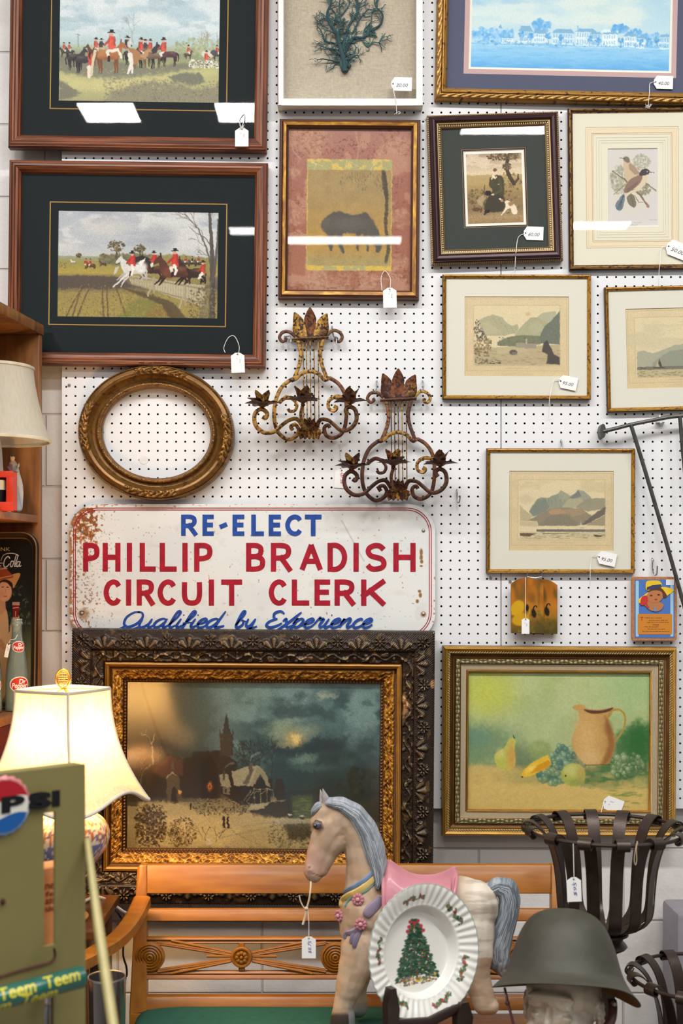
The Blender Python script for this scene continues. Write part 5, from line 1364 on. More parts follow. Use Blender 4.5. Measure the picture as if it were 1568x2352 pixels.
SCR = {
    'u': (.95, [[(0, 1), (-.02, .3), (.13, 0), (.38, .1), (.6, .5), (.62, 1)], [(.62, 1), (.58, .25), (.72, 0), (.95, .25)]]),
    'a': (.95, [[(.66, .85), (.4, 1), (.1, .75), (0, .35), (.15, 0), (.4, .1), (.6, .55), (.68, 1)], [(.68, 1), (.62, .25), (.75, 0), (.97, .25)]]),
    'l': (.5, [[(0, .25), (.3, 1), (.4, 1.65), (.26, 1.85), (.14, 1.45), (.1, .3), (.24, 0), (.5, .25)]]),
    'i': (.45, [[(0, .3), (.15, 1)], [(.15, 1), (.08, .25), (.22, 0), (.47, .25)], [(.17, 1.38), (.22, 1.46)]]),
    'f': (.5, [[(0, .25), (.35, 1.1), (.46, 1.65), (.32, 1.85), (.2, 1.45), (.12, .3), (.06, -.5), (-.06, -.7)], [(-.05, .5), (.52, .58)]]),
    'e': (.65, [[(0, .35), (.35, .52), (.5, .8), (.35, 1), (.12, .8), (.04, .35), (.2, 0), (.48, .06), (.67, .35)]]),
    'd': (.95, [[(.66, .85), (.4, 1), (.1, .75), (0, .35), (.15, 0), (.4, .1), (.6, .6), (.8, 1.85)], [(.8, 1.85), (.63, .25), (.75, 0), (1.2, .2)]]),
    'b': (.85, [[(0, .25), (.3, 1.2), (.36, 1.7), (.22, 1.85), (.1, 1.4), (.06, .2), (.28, 0), (.55, .3), (.5, .75), (.32, .8)], [(.48, .78), (.85, .62)]]),
    'y': (.9, [[(0, 1), (-.02, .4), (.13, .1), (.38, .25), (.58, 1)], [(.58, 1), (.48, 0), (.3, -.6), (.06, -.62), (.2, -.3), (.95, .12)]]),
    'E': (1.0, [[(.85, 1.55), (.5, 1.85), (.17, 1.6), (.3, 1.08), (.55, .98)], [(.55, .98), (.12, .72), (.02, .25), (.35, 0), (.75, .2), (1.0, .5)]]),
    'x': (.75, [[(0, .7), (.14, 1), (.3, .5), (.5, 0), (.77, .25)], [(.95, 1.75), (.4, .5), (-.2, -.5)]]),
    'p': (.8, [[(0, .4), (.2, 1.05), (.08, 0), (-.04, -.7)], [(.15, .6), (.4, 1), (.62, .75), (.52, .15), (.28, .02), (.2, .12)], [(.5, .1), (.82, .3)]]),
    'r': (.7, [[(0, .3), (.2, 1.12), (.28, .93), (.5, .95), (.42, .3), (.55, 0), (.72, .25)]]), 'n': (.85, [[(0, .3), (.12, 1), (.05, 0)], [(.08, .3), (.35, 1), (.54, .88), (.5, .25), (.62, 0), (.87, .3)]]),
    'c': (.65, [[(.52, .8), (.38, 1), (.14, .8), (.04, .35), (.2, 0), (.48, .06), (.67, .35)]]),
    'Q': (1.15, [[(.75, 1.72), (.35, 1.7), (.02, 1.15), (.08, .4), (.45, .05), (.9, .4), (1.08, 1.1), (.9, 1.65), (.55, 1.78)], [(.3, .25), (.02, -.12), (-.1, -.3), (.3, -.22), (.7, -.3), (1.15, .05)]]),
}


def sign():
    Y = W - .012; s = S_(Y)
    root = thing('campaign_sign', 'white metal RE-ELECT sign with red and blue lettering and rusted left edge', 'sign', P(580, 1471, Y))
    x0, x1, y0, y1, r = 160, 999, 1158, 1471, 62

    def rr(ins, rad, n=10):
        out = []
        for cx, cy, a0 in ((x1 - ins - rad, y0 + ins + rad, -90), (x1 - ins - rad, y1 - ins - rad, 0), (x0 + ins + rad, y1 - ins - rad, 90), (x0 + ins + rad, y0 + ins + rad, 180)):
            for k in range(n + 1):
                a = R(a0 + 90 * k / n); out.append((cx + math.cos(a) * rad, cy + math.sin(a) * rad))
        return out
    wx = lambda a: ((a[0] - CX) * s, EYE - (a[1] - CY) * s)
    p = Pic(x0, y0, x1, y1, 1.0, 9)
    ins = lambda yy: r - np.sqrt(np.clip(r * r - np.clip(np.maximum(y0 + r - yy, yy - (y1 - r)), 0, r) ** 2, 0, None))
    t = (p.X - x0) / (x1 - x0); k = ins(p.Y); XX = (x0 + k) + t * (x1 - x0 - 2 * k); YY = p.Y; p.X = XX
    p.im[:] = hexc('dfe0dc')
    p.full(sst(.45, .7, fbm(XX / 120, YY / 70, 4)), 'd3d6d6', .6); p.full(sst(.62, .75, fbm(XX / 30, YY / 22, 14)), 'cfccc2', .4)
    ed = np.minimum(np.minimum(XX - x0 - k, x1 - k - XX), YY - y0)
    n = fbm(XX / 6, YY / 6, 21, 5)
    left = 1 - sst(165, 235, XX)
    p.full(sst(.56, .66, n - .1 - .16 * sst(205, 250, XX) + .34 * (1 - sst(0, 60, np.hypot((XX - 195) * .9, (YY - 1205) * .62)))), 'b0713e', .9); p.full(sst(.62, .72, n - .08 - .16 * sst(205, 250, XX) + .30 * (1 - sst(0, 52, np.hypot((XX - 200) * .9, (YY - 1200) * .7)))), '7a4626', .9)
    p.full(sst(.56, .64, n + .26 * (1 - sst(0, 9, ed)) * (.35 + .65 * (1 - sst(180, 420, XX))) - .2 + .13 * left), 'a86c40', .85); p.full(sst(.6, .68, fbm(XX / 4, YY / 4, 31, 3) + .1 * left - .12 + .1 * np.exp(-((XX - 205) ** 2 + (YY - 1375) ** 2) / 900)) * (XX < 260), '6b5138', .6)
    p.full((1 - sst(6, 18, np.hypot(XX - 192, (YY - 1411)))) * .8, '8a5a38', .8); p.full(1 - sst(3, 7, np.hypot(XX - 188, YY - 1408)), '3a2a22', .9); p.full(1 - sst(4, 9, np.hypot(XX - 972, YY - 1411)), '9a6a44', .8)
    for x, yy, h_ in ((967, 1268, 7), (967, 1280, 6), (968, 1290, 4), (963, 1358, 3), (965, 1367, 5), (958, 1381, 4), (967, 1300, 2)): p.full(1 - sst(2, 5, np.hypot((XX - x), (YY - yy) * 3.2 / h_)), '8a5c30', .95)
    p.full((1 - sst(1, 3, np.abs((XX - 795) - (YY - 1215) * .55))) * (YY > 1195) * (YY < 1290) * .4, '8d8c84', .8)
    grid_obj('sign_face', np.stack([(XX - CX) * s - WM[root].translation.x, np.full(XX.shape, -.0017), EYE - (YY - CY) * s - WM[root].translation.z], -1), np.clip(p.im, 0, 1), vcm('enamel_sign', .38, 0, .5), root)
    b = MB(); b.prism([wx(a) for a in rr(0, r)], Y - .0013, Y + .0015); b.build('sign_plate', pm('tin', '9b948a', .5, .4), root)
    b = MB()
    for ins_, rad in ((9, 55), (13.5, 51)):
        b = MB(); q = [wx(a) for a in rr(ins_, rad)]; q.append(q[0]); b.ribbon(q, 1.9 * s, Y - .0021); b.build('red_border', pm('sign_red', 'a01c2c', .4, var=.1, nscale=60), root, smooth=False)

    def letters(name, items, y0, y1, w, mat):
        b = MB(); k = 0
        for ch, a, c in items:
            h0, h1 = (y0, y1); ww = w * s
            L_, Rr, B_, T_ = (a + w / 2 - CX) * s, (c - w / 2 - CX) * s, EYE - (h1 - w / 2 - CY) * s, EYE - (h0 + w / 2 - CY) * s
            if ch == 'I': L_ = Rr = (L_ + Rr) / 2
            sm = False
            for st in BL[ch]:
                if st == '~': sm = True; continue
                q = [(L_ + x * (Rr - L_), B_ + z * (T_ - B_)) for x, z in st]
                if sm: q = spl(q, 6)
                else:
                    (ax, az), (bx, bz) = q[0], q[1]; l = math.hypot(bx - ax, bz - az) or 1; e = ww / 2 * (1 if ch not in '-A' else .3)
                    ex, ez = (bx - ax) / l * e, (bz - az) / l * e; q = [(ax - ex, az - ez), (bx + ex, bz + ez)]
                if sm and ch in 'PRBD': q = [(q[0][0] - 0, q[0][1])] + q[1:]
                b.ribbon(q, ww, Y - .0022 - .00005 * k); k += 1; sm = False
        b.build(name, mat, root, smooth=False)
    red = pm('sign_red_letters', 'a3142a', .4, var=.18, nscale=45); blue = pm('sign_blue_letters', '23499a', .4, var=.18, nscale=45)
    letters('lettering', [('R', 416, 453), ('E', 465, 491), ('-', 501, 525), ('E', 534, 561), ('L', 577, 606), ('E', 617, 645), ('C', 655, 694), ('T', 700, 738)], 1182, 1231, 10.5, blue)
    letters('lettering', [('P', 191, 229), ('H', 236, 277), ('I', 291, 304), ('L', 321, 358), ('L', 367, 406), ('I', 419, 431), ('P', 446, 488)], 1247, 1313, 12, red)
    letters('lettering', [('B', 565, 609), ('R', 622, 670), ('A', 688, 741), ('D', 752, 797), ('I', 811, 824), ('S', 838, 888), ('H', 903, 954)], 1247, 1313, 12, red)
    letters('lettering', [('C', 238, 279), ('I', 289, 302), ('R', 314, 355), ('C', 362, 405), ('U', 418, 464), ('I', 479, 492), ('T', 508, 556)], 1331, 1391, 12, red)
    letters('lettering', [('C', 617, 659), ('L', 670, 710), ('E', 722, 758), ('R', 768, 815), ('K', 829, 884)], 1331, 1391, 12, red)
    k = 0
    for word, a, c in (('Qualified', 286, 512), ('by', 545, 594), ('Experience', 616, 858)):
        b = MB()
        tot = sum(SCR[ch][0] for ch in word); u = (c - a) / tot; h = 20.0; x = a
        for ch in word:
            for st in SCR[ch][1]:
                q = [((x + (px + .30 * pz) * u - .22 * u - CX) * s, EYE - (1441 - pz * h - CY) * s) for px, pz in st]
                if len(q) > 2: q = spl(q, 5)
                b.ribbon(q, 5.6 * s if len(st) > 2 else 5.0 * s, Y - .0022 - .00006 * k, taper=lambda t: .55 + .6 * math.sin(PI * min(1, max(0, t))) ** .6); k += 1
            x += SCR[ch][0] * u
        b.build('script_lettering', blue, root, smooth=False)
    for x, y in ((188, 1219), (188, 1409), (972, 1219), (972, 1410)):
        b = MB(); c = P(x, y, Y); b.lathe([(0, -.003), (.003, -.0025), (.0052, -.0006), (.0054, 0)], (c.x, c.y - .0015, c.z), 12, M=Matrix.Rotation(R(-90), 4, 'X')); b.build('screw', pm('zinc_screw', 'a09a90', .4, .7), root)


sign()


# ------------------------------------------------------------------ oval gilt frame
def oval():
    Y = W - .032; s = S_(Y); cx, cy = 357.5, 993.5
    root = thing('oval_frame', 'empty oval gilt frame with raised floral clusters', 'picture frame', P(cx, cy, Y), (0, R(5), 0))
    A, B, a, b = 180, 155.5, 125, 104
    prof = [(0, 25), (0, 8), (.02, 2), (.07, -3), (.10, 0), (.14, -4), (.30, -9), (.42, -6), (.50, 1), (.60, 8), (.70, 10), (.76, 7), (.80, 2), (.86, 0), (.92, 3), (.96, 8), (1, 10), (1, 24)]
    pr = []
    for (t0, y0), (t1, y1) in zip(prof[:-1], prof[1:]):
        n = max(1, int(math.hypot((t1 - t0) * 54, y1 - y0) / 1.3))
        pr += [(t0 + (t1 - t0) * i / n, y0 + (y1 - y0) * i / n) for i in range(n)]
    pr.append(prof[-1])
    T = np.array([q[0] for q in pr])[:, None]; Yp = np.array([q[1] for q in pr])[:, None]
    th = np.linspace(0, 2 * PI, 900)[None, :-1]
    ox, oz = A * np.cos(th), B * np.sin(th); ix, iz = a * np.cos(th), b * np.sin(th)
    U = th * 168
    cl = np.zeros(th.shape)
    for c, wd in ((0, .42), (PI / 2, .40), (PI, .42), (1.5 * PI, .40)):
        d = np.abs((th - c + PI) % (2 * PI) - PI); cl = np.maximum(cl, 1 - sst(wd * .75, wd, d))
    band = sst(.08, .14, T) * (1 - sst(.40, .46, T))
    D = T * 54
    H = band * cl * (5.5 * np.abs(np.sin(U / 5.2 + 1.8 * np.sin(D / 4))) * (.4 + .9 * vn(U / 7, D / 6, 3)) + 3.5 * sst(.5, .75, vn(U / 10, D / 8, 9)))
    for c in (0, PI / 2, PI, 1.5 * PI):
        d = ((th - c + PI) % (2 * PI) - PI) * 168; rr = np.hypot(d, D - 15)
        H += 6 * np.clip(1 - rr / 14, 0, 1) ** .5 * (.6 + .4 * np.cos(np.arctan2(D - 15, d) * 5 + rr / 3))
    H += np.where((T > .015) & (T < .075), 1.4 * np.clip(np.cos(U * 2 * PI / 6), 0, 1), 0)
    H += np.where((T > .77) & (T < .93), 1.6 * np.abs(np.sin(U / 4 + D)) * vn(U / 4, D / 3, 5) * 1.4, 0)
    X = ox + (ix - ox) * T; Z = oz + (iz - oz) * T; Yy = Yp - H
    n = fbm(U / 22, D / 8 + 0 * U, 4, 4)
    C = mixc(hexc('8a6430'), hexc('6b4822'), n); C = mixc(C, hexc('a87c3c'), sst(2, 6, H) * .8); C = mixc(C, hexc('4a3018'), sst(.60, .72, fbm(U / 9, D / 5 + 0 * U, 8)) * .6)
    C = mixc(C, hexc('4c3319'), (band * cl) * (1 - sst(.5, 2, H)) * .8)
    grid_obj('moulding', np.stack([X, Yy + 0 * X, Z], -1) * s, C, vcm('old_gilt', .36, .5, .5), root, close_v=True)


oval()


# ------------------------------------------------------------------ lyre sconces
def leafgeo(b, base, tip, up, width, cup=.25, curl=0.0, col=(.4, .25, .1), n=6, jag=0.0):
    base = Vector(base); tip = Vector(tip); ax = tip - base; ln = ax.length; ax.normalize()
    up = Vector(up); up = (up - ax * up.dot(ax)).normalized(); sd = ax.cross(up)
    V = []; Fs = []; cols = []
    c = hexc(col)
    for i in range(n + 1):
        t = i / n; wv = width / 2 * (math.sin(PI * min(1, .16 + .84 * t) ** 1.05) ** .62 if i < n else 0.10) * (1 + jag * math.sin(i * 2.6))
        ctr = base + ax * (ln * t) + up * (curl * ln * t * t)
        for j in (-1, -.5, 0, .5, 1):
            V.append(ctr + sd * (wv * j) + up * (cup * width * abs(j) ** 2 * math.sin(PI * min(t + .1, 1))))
            cols.append(np.clip(c * (.75 + .5 * rnd.random()), 0, 1))
    for i in range(n):
        for j in range(4): Fs.append((i * 5 + j, i * 5 + j + 1, i * 5 + j + 6, i * 5 + j + 5))
    b.add(V, Fs, 0, np.array(cols))


def sconce(label, dx, dy, gold):
    Y = W - .022; s = S_(Y)
    root = thing('lyre_sconce', label, 'sconce', P(914 + dx, 1140 + dy, Y))
    T = lambda x, y, d=0.0: P(560 + x / 3.074 + dx, 700 + y / 3.074 + dy, Y) + Vector((0, -d, 0))
    cr = ['6b4028', '7d4a2a', '5a3626', '8a5a30']; cg = ['a87c34', 'b88c3c', '8c6428', '6b4a24']
    pick = lambda: hexc(rnd.choice(cg if rnd.random() < gold else cr))
    M = rust_gold()

    def bar(b, pts, r, d=None, n=5, flat=.6):
        q = [T(*p[:2], (p[2] if len(p) > 2 else 0) + (d or 0)) for p in pts]; q = [Vector(v) for v in spl([tuple(v) for v in q], n)]
        b.tube(q, r, 8, 0, pick(), flat=flat)
    b = MB()
    bar(b, [(1000, 672), (1020, 760), (1013, 850), (972, 955)], .0052); bar(b, [(1182, 670), (1160, 770), (1170, 850), (1207, 950)], .0052)
    bar(b, [(950, 962), (985, 955), (1030, 915), (1090, 900), (1150, 920), (1190, 960), (1225, 945)], .0055)
    bar(b, [(955, 958), (890, 1010), (850, 1090), (835, 1180), (840, 1270), (870, 1340), (930, 1382), (985, 1362), (1008, 1318), (985, 1278), (952, 1290), (966, 1316)], .0054)
    bar(b, [(1220, 945), (1285, 985), (1332, 1060), (1345, 1160), (1338, 1270), (1310, 1340), (1250, 1372), (1200, 1350), (1188, 1300), (1215, 1280), (1228, 1300)], .0054)
    for x, y in ((962, 962), (1195, 960)): b.ell(T(x, y, .003), .007, 10, None, 0, pick())
    b.tube([T(962, 674, .002), T(1090, 668, .006), T(1218, 660, .002)], .0034, 8, 0, pick()); b.tube([T(962, 682, .001), T(1218, 670, .001)], .0026, 8, 0, pick())
    bar(b, [(985, 655), (940, 622), (895, 625), (872, 660), (892, 690), (918, 676), (910, 660)], [.005] * 12 + [.0045] * 10 + [.004] * 9); bar(b, [(1205, 648), (1250, 612), (1295, 625), (1315, 660), (1295, 690), (1268, 678), (1278, 660)], .0046)
    b.build('lyre_body', M, root)
    b = MB()
    for x in (1038, 1062, 1088, 1115, 1145): b.tube([T(x, 680), T(x + 3, 980, .001), T(x + 6, 1300)], .0017, 6, 0, pick())
    b.build('strings', M, root)
    b = MB()
    for bx, by, tx, ty, w in ((1050, 660, 972, 560, 90), (1135, 655, 1214, 560, 90), (1052, 660, 978, 490, 84), (1130, 655, 1208, 498, 84), (1090, 662, 1088, 456, 92), (1060, 662, 978, 622, 64), (1125, 655, 1210, 618, 64)):
        leafgeo(b, T(bx, by, .004), T(tx, ty, .008), (0, -1, 0), w / 3.074 * s, -.22, .08, pick(), 8, .12)
    b.build('palmette', M, root, angle=60)
    b = MB()
    for k in range(9):
        a = PI * (k / 8); leafgeo(b, T(1085, 1340, .01), T(1085 + math.cos(a) * 95, 1345 - math.sin(a) * (118 if 2 < k < 6 else 60), .02), (0, -1, 0), .022, -.3, .3, pick(), 5, .2)
    for k in range(5): leafgeo(b, T(1040 + 22 * k, 1330, .02), T(1020 + 32 * k, 1382, .012), (0, -1, 0), .018, -.3, .2, pick(), 5, .2)
    b.build('leaf_boss', M, root, angle=60)

    def arm(pts, cup, rot):
        b = MB()
        q = [T(*p) for p in pts]; q = [Vector(v) for v in spl([tuple(v) for v in q], 5)]
        b.tube(q, .0058, 8, 0, pick(), flat=.8)
        a = b.build('arm', M, root)
        c = T(*cup); b = MB()
        b.lathe([(.002, -.012), (.006, -.008), (.004, -.004), (.012, 0), (.016, .004), (.010, .003)], c, 14, 0, pick())
        for k in range(7):
            w = rot + 2 * PI * k / 7; d = Vector((math.cos(w), math.sin(w), 0)); leafgeo(b, c + d * .008, c + d * .047 + Vector((0, 0, .016 + .008 * math.sin(k * 2))), (0, 0, 1), .036, .22, -.16, hexc(rnd.choice(cr)) * .8, 6, .15)
        for k in range(4):
            w = rot + .5 + 2 * PI * k / 4; d = Vector((math.cos(w), math.sin(w), 0)); leafgeo(b, c + d * .008, c + d * .020 + Vector((0, 0, .042)), d, .030, -.2, .12, pick(), 6)
        b.build('candle_cup', M, root, angle=60)
    arm([(1040, 1300, .01), (1000, 1246, .02), (950, 1252, .03), (900, 1290, .045), (840, 1345, .06), (770, 1352, .07), (715, 1300, .075), (712, 1225, .075), (755, 1192, .075), (795, 1220, .075), (785, 1255, .075), (765, 1245, .075)], (764, 1170, .075), .3)
    arm([(1130, 1305, .01), (1160, 1250, .02), (1215, 1255, .03), (1255, 1290, .045), (1310, 1337, .06), (1372, 1325, .07), (1412, 1270, .075), (1405, 1200, .075), (1365, 1176, .075), (1338, 1200, .075), (1355, 1230, .075)], (1370, 1150, .075), .9)
    arm([(1075, 1320, .012), (1050, 1300, .05), (1030, 1240, .085), (1042, 1180, .10)], (1045, 1150, .10), 1.6)
    b = MB()
    bar(b, [(870, 1125, .01), (920, 1092, .02), (965, 1105, .03), (998, 1150, .04), (985, 1190, .04), (950, 1196, .04), (936, 1178, .04)], .0055); b.build('side_scroll', M, root); b = MB(); bar(b, [(1330, 1092, .01), (1270, 1086, .02), (1222, 1120, .03), (1220, 1170, .03), (1255, 1190, .03), (1275, 1170, .03), (1256, 1156, .03)], .0055)
    b.build('side_scroll', M, root)


def rust_gold():
    if 'rust_gold' in MATS: return MATS['rust_gold']
    m, nt, N, L, b = nodes_of('rust_gold')
    at = N.new('ShaderNodeAttribute'); at.attribute_name = 'Col'; tc = N.new('ShaderNodeTexCoord'); nz = N.new('ShaderNodeTexNoise'); rp = N.new('ShaderNodeValToRGB')
    nz.inputs['Scale'].default_value = 130; nz.inputs['Detail'].default_value = 6
    L.new(tc.outputs['Object'], nz.inputs['Vector']); L.new(nz.outputs['Fac'], rp.inputs[0])
    rp.color_ramp.elements[0].position = .46; rp.color_ramp.elements[1].position = .58
    mx = N.new('ShaderNodeMix'); mx.data_type = 'RGBA'; mx.inputs[7].default_value = (*lin('3c2622'), 1)
    L.new(rp.outputs[0], mx.inputs[0]); L.new(at.outputs['Color'], mx.inputs[6]); L.new(mx.outputs[2], b.inputs['Base Color'])
    b.inputs['Metallic'].default_value = .3; b.inputs['Roughness'].default_value = .5
    add_bump(nt, b, 300, .3)
    MATS['rust_gold'] = m; return m


sconce('gold-flaked iron lyre sconce with three leaf cups, upper left of the pair', -202, -140, .85)
sconce('rust-brown iron lyre sconce with three leaf cups, lower right of the pair', 0, 0, .35)


# ------------------------------------------------------------------ plaques
def swan_plaque(label, x0, x1, y0, y1, Y, seed):
    s = S_(Y); cx = (x0 + x1) / 2
    root = thing('swan_plaque', label, 'plaque', P(cx, y1, Y))
    prof = lambda t: y0 + 14 * np.clip(np.abs(t - .5) * 2, 0, 1) ** 2.2 + 5 * np.exp(-((np.abs(t - .5) - .36) / .08) ** 2) * 0
    p = Pic(x0, y0, x1, y1, 1.5, seed); X = p.X
    t = (X - x0) / (x1 - x0); top = prof(t)
    p.grad([(y0, '7d4f18'), (1365, '9a5a16'), (1385, 'a8691c'), (1420, '8a5c1c'), (1456, '4f4218')])
    for a in range(26): p.ell(p.rng.uniform(x0, x1), p.rng.uniform(y0, 1375), p.rng.uniform(3, 7), p.rng.uniform(8, 18), p.rng.choice(['5e4a1c', '8f4c14', 'b0701c', '4c4420', 'a05a18']), .5, .7)
    p.rdabs(60, x0, 1395, x1, 1456, ['6b5a1c', '4a4a1c', '8a6a1c', '3a3a18', 'a07820'], (3, 8), .45, .5)
    gy = '3c3c1c'; p.ell(x1 - 4, 1440, 22, 20, gy, .6, .7)

    def sw(x, y, k, col):
        p.ell(x, y, 5.5 * k, 3.6 * k + 7 * k, col, .95, .3, -10); p.line([(x - 2 * k, y - 8 * k), (x + 1 * k, y - 17 * k), (x + 6 * k, y - 19 * k), (x + 7 * k, y - 15 * k)], col, 3 * k, 2 * k, .95, 4)
    if seed == 3:
        p.ell(x0 + 14, 1394, 16, 18, 'b89018', .95, .15, 20); p.ell(x0 + 22, 1422, 20, 15, 'b48a16', .95, .15); p.line([(x0 + 36, 1420), (x0 + 42, 1404), (x0 + 36, 1392)], 'a88420', 3, 2, .95, 4); p.ell(x0 + 37, 1396, 3.4, 8, '1c1610', .95, .3)
        sw(x0 + 52, 1408, .95, '1a140e')
    else:
        sw(x1 - 24, 1404, 1.0, '1a140e')
    # clip the arch by squeezing rows under the arched top
    YY = top + (p.Y - y0) / (y1 - y0) * (y1 - top)
    g = np.stack([(X - cx) * s, np.full(X.shape, -.0046), (y1 - YY) * s], -1)
    grid_obj('painted_face', g, np.clip(p.im * 1.1, 0, 1), vcm('varnished', .22, 0, .5, (60, .15)), root)
    ts = np.linspace(0, 1, 24); poly = [((x0 + q * (x1 - x0) - cx) * s, (y1 - float(prof(np.array(q)))) * s) for q in ts] + [((x1 - cx) * s, 0), ((x0 - cx) * s, 0)]
    MB().prism(poly, -.0044, .0044).build('board', pm('amber_board', '8a5a20', .4), root, world=False)


swan_plaque('arched amber wooden plaque painted with a yellow swan, in front of a matching one', 1173, 1247, 1327, 1454, W - .026, 3)
swan_plaque('arched amber wooden plaque with one black swan, half behind its matching plaque', 1206, 1279, 1330, 1456, W - .014, 5)


def rhyme_plaque():
    Y = W - .014; s = S_(Y); x0, x1, y0, y1 = 1450, 1553, 1325, 1471
    root = thing('rhyme_plaque', 'small cork plaque with a yellow-hatted face and a printed rhyme, at the right edge', 'plaque', P(1501.5, y1, Y))
    wx = lambda x, y: P(x, y, Y)

    def rr(a, b, c, d, r, n=4):
        out = []
        for cx, cy, a0 in ((c - r, b + r, -90), (c - r, d - r, 0), (a + r, d - r, 90), (a + r, b + r, 180)):
            for k in range(n + 1):
                w = R(a0 + 90 * k / n); v = wx(cx + math.cos(w) * r, cy + math.sin(w) * r); out.append((v.x, v.z))
        return out
    MB().prism(rr(x0, y0, x1, y1, 6), Y - .004, Y + .006).build('board', pm('cork_board', 'b0764a', .8, var=.2, nscale=200), root)
    bl = MB()
    bl.prism(rr(1456, 1331, 1547.5, 1465, 2), Y - .0046, Y - .0041, 0, hexc('4a72b8'))
    for a in (1458.5, 1538): bl.prism(rr(a, 1334, a + 7, 1462, 2), Y - .0049, Y - .0045, 0, hexc('9cc4d8'))
    bl.prism(rr(1463, 1410, 1542, 1457, 3), Y - .0052, Y - .0045, 0, hexc('c8802c'))
    bl.prism(rr(1528, 1331, 1546, 1344, 1), Y - .0052, Y - .0045, 0, hexc('e8eaec'))
    bl.build('printed_field', vcm('print_gloss', .45, 0, .4), root)
    b = MB(); C = lambda x, y: (1150 + x / 3.751, 1280 + y / 3.751)

    def pol(pts, col, d, sm=4):
        pts = [C(*a) for a in pts]
        if sm: pts = spl(pts, sm, True)
        b.prism([(wx(*a).x, wx(*a).z) for a in pts], Y - d, Y - d + .0006, 0, hexc(col))
    pol([(1180, 370), (1200, 345), (1300, 280), (1390, 255), (1480, 275), (1470, 300), (1400, 345), (1330, 370), (1240, 390), (1190, 395)], 'e8c02c', .0062)
    pol([(1248, 285), (1245, 215), (1290, 200), (1360, 205), (1380, 250), (1300, 275)], 'e4bc28', .0066); pol([(1250, 282), (1252, 258), (1300, 240), (1375, 232), (1380, 255), (1300, 275)], '3a4060', .0070, 0)
    pol([(1260, 300), (1300, 272), (1370, 262), (1420, 320), (1420, 345), (1390, 345), (1370, 300)], '5a3824', .0068); pol([(1250, 330), (1280, 295), (1330, 285), (1380, 300), (1385, 350), (1350, 385), (1300, 390), (1260, 370)], 'b4744a', .0072)
    pol([(1225, 395), (1290, 370), (1300, 385), (1360, 385), (1395, 410), (1375, 450), (1330, 468), (1280, 455), (1245, 425)], 'b0744a', .0068); pol([(1195, 400), (1210, 340), (1250, 330), (1260, 365), (1255, 400), (1270, 430), (1255, 438), (1240, 405), (1215, 415)], 'c03430', .0076)
    pol([(1315, 362), (1330, 355), (1342, 360), (1328, 370)], 'a83028', .0076); pol([(1275, 330), (1290, 322), (1300, 330), (1288, 334)], '3c241c', .0076); pol([(1340, 320), (1355, 316), (1365, 324), (1350, 328)], '3c241c', .0076); pol([(1305, 460), (1318, 425), (1340, 460), (1322, 468)], '6c8ab4', .0074, 0)
    b.build('face_cutout', vcm('print_gloss', .45), root)
    b = MB()
    for i, (t, a, c) in enumerate((('THERE was a little girl', 1478, 1518), ('And she wore a little curl', 1488, 1531), ('Right down the middle of her', 1484, 1535), ('forehead.', 1497, 1512), ('When she was good', 1478, 1510), ('She was very, very good,', 1486, 1526), ('But when she was bad she was horrid.', 1474, 1536))):
        y = 1421 + i * 5.1
        V, Fs = fit_text(t, wx(a, y).x, wx(c, y).x, wx(a, y).z, wx(a, y - 3.4).z); b.add([(x, Y - .0054, z) for x, z in V], Fs, 0, hexc('4c2c1c'))
    V, Fs = fit_text('T', wx(1469, 0).x, wx(1476, 0).x, wx(0, 1426).z, wx(0, 1417).z, bold=.02); b.add([(x, Y - .0054, z) for x, z in V], Fs, 0, hexc('b03428'))
    b.build('rhyme_text', vcm('print_gloss', .45), root, smooth=False)


rhyme_plaque()


# ------------------------------------------------------------------ pegboard hardware
ZINC = lambda: pm('zinc_wire', 'a4a5a6', .3, .85, .5, .1, 80)


def hook(label, pts, Y=W, r=.0019, grp='steel hooks stuck in the pegboard holes', cat='hook'):
    b = MB(); q = [P(x, y, Y) + Vector((0, -d, 0)) for x, y, d in pts]
    b.tube([Vector(v) for v in spl([tuple(v) for v in q], 5)], r, 8)
    o = b.build('peg_hook', ZINC()); tag(o, label, cat, grp); return o


hook('small steel hook under the right tip of the rust-brown sconce, holding nothing', [(1049, 1124, -.002), (1049, 1128, .006), (1049, 1145, .008), (1050, 1154, .012), (1053, 1154, .018), (1055, 1140, .02)])
hook('steel hook holding the left scroll of the rust-brown sconce', [(865, 874, -.002), (865, 878, .008), (864, 892, .016), (862, 903, .024), (858, 905, .032), (856, 898, .035)])
hook('steel hook holding the right scroll of the rust-brown sconce', [(970, 874, -.002), (970, 878, .008), (971, 892, .016), (968, 903, .024), (965, 905, .032), (963, 898, .035)])
hook('bent steel hook holding the left scroll of the gold-flaked sconce', [(652, 772, -.002), (660, 774, .01), (667, 775, .02), (669, 782, .026), (668, 790, .03)])
hook('bent steel hook holding the right scroll of the gold-flaked sconce', [(762, 748, -.002), (763, 758, .008), (766, 775, .016), (772, 780, .024), (772, 792, .03)])
hook('steel hook above the engraving of jagged peaks', [(1288, 1010, -.002), (1288, 1013, .005), (1288, 1026, .007), (1288, 1034, .01)])
hook('long steel hook holding the small rhyme plaque', [(1497, 1282, -.002), (1497, 1286, .006), (1496, 1308, .008), (1500, 1320, .012), (1504, 1318, .018), (1505, 1300, .02)])
b = MB(); Q = lambda x, y, d: P(x, y, W) + Vector((0, -d, 0))
for x in (1207, 1240): b.tube([Q(x, 1316, -.002), Q(x, 1318, .03), Q(x, 1312, .034)], .0019, 8)
b.tube([Q(1207, 1325, .028), Q(1224, 1328, .03), Q(1240, 1325, .028)], .0017, 8); b.tube([Q(1207, 1318, .028), Q(1207, 1325, .028)], .0017, 8); b.tube([Q(1240, 1318, .028), Q(1240, 1325, .028)], .0017, 8)
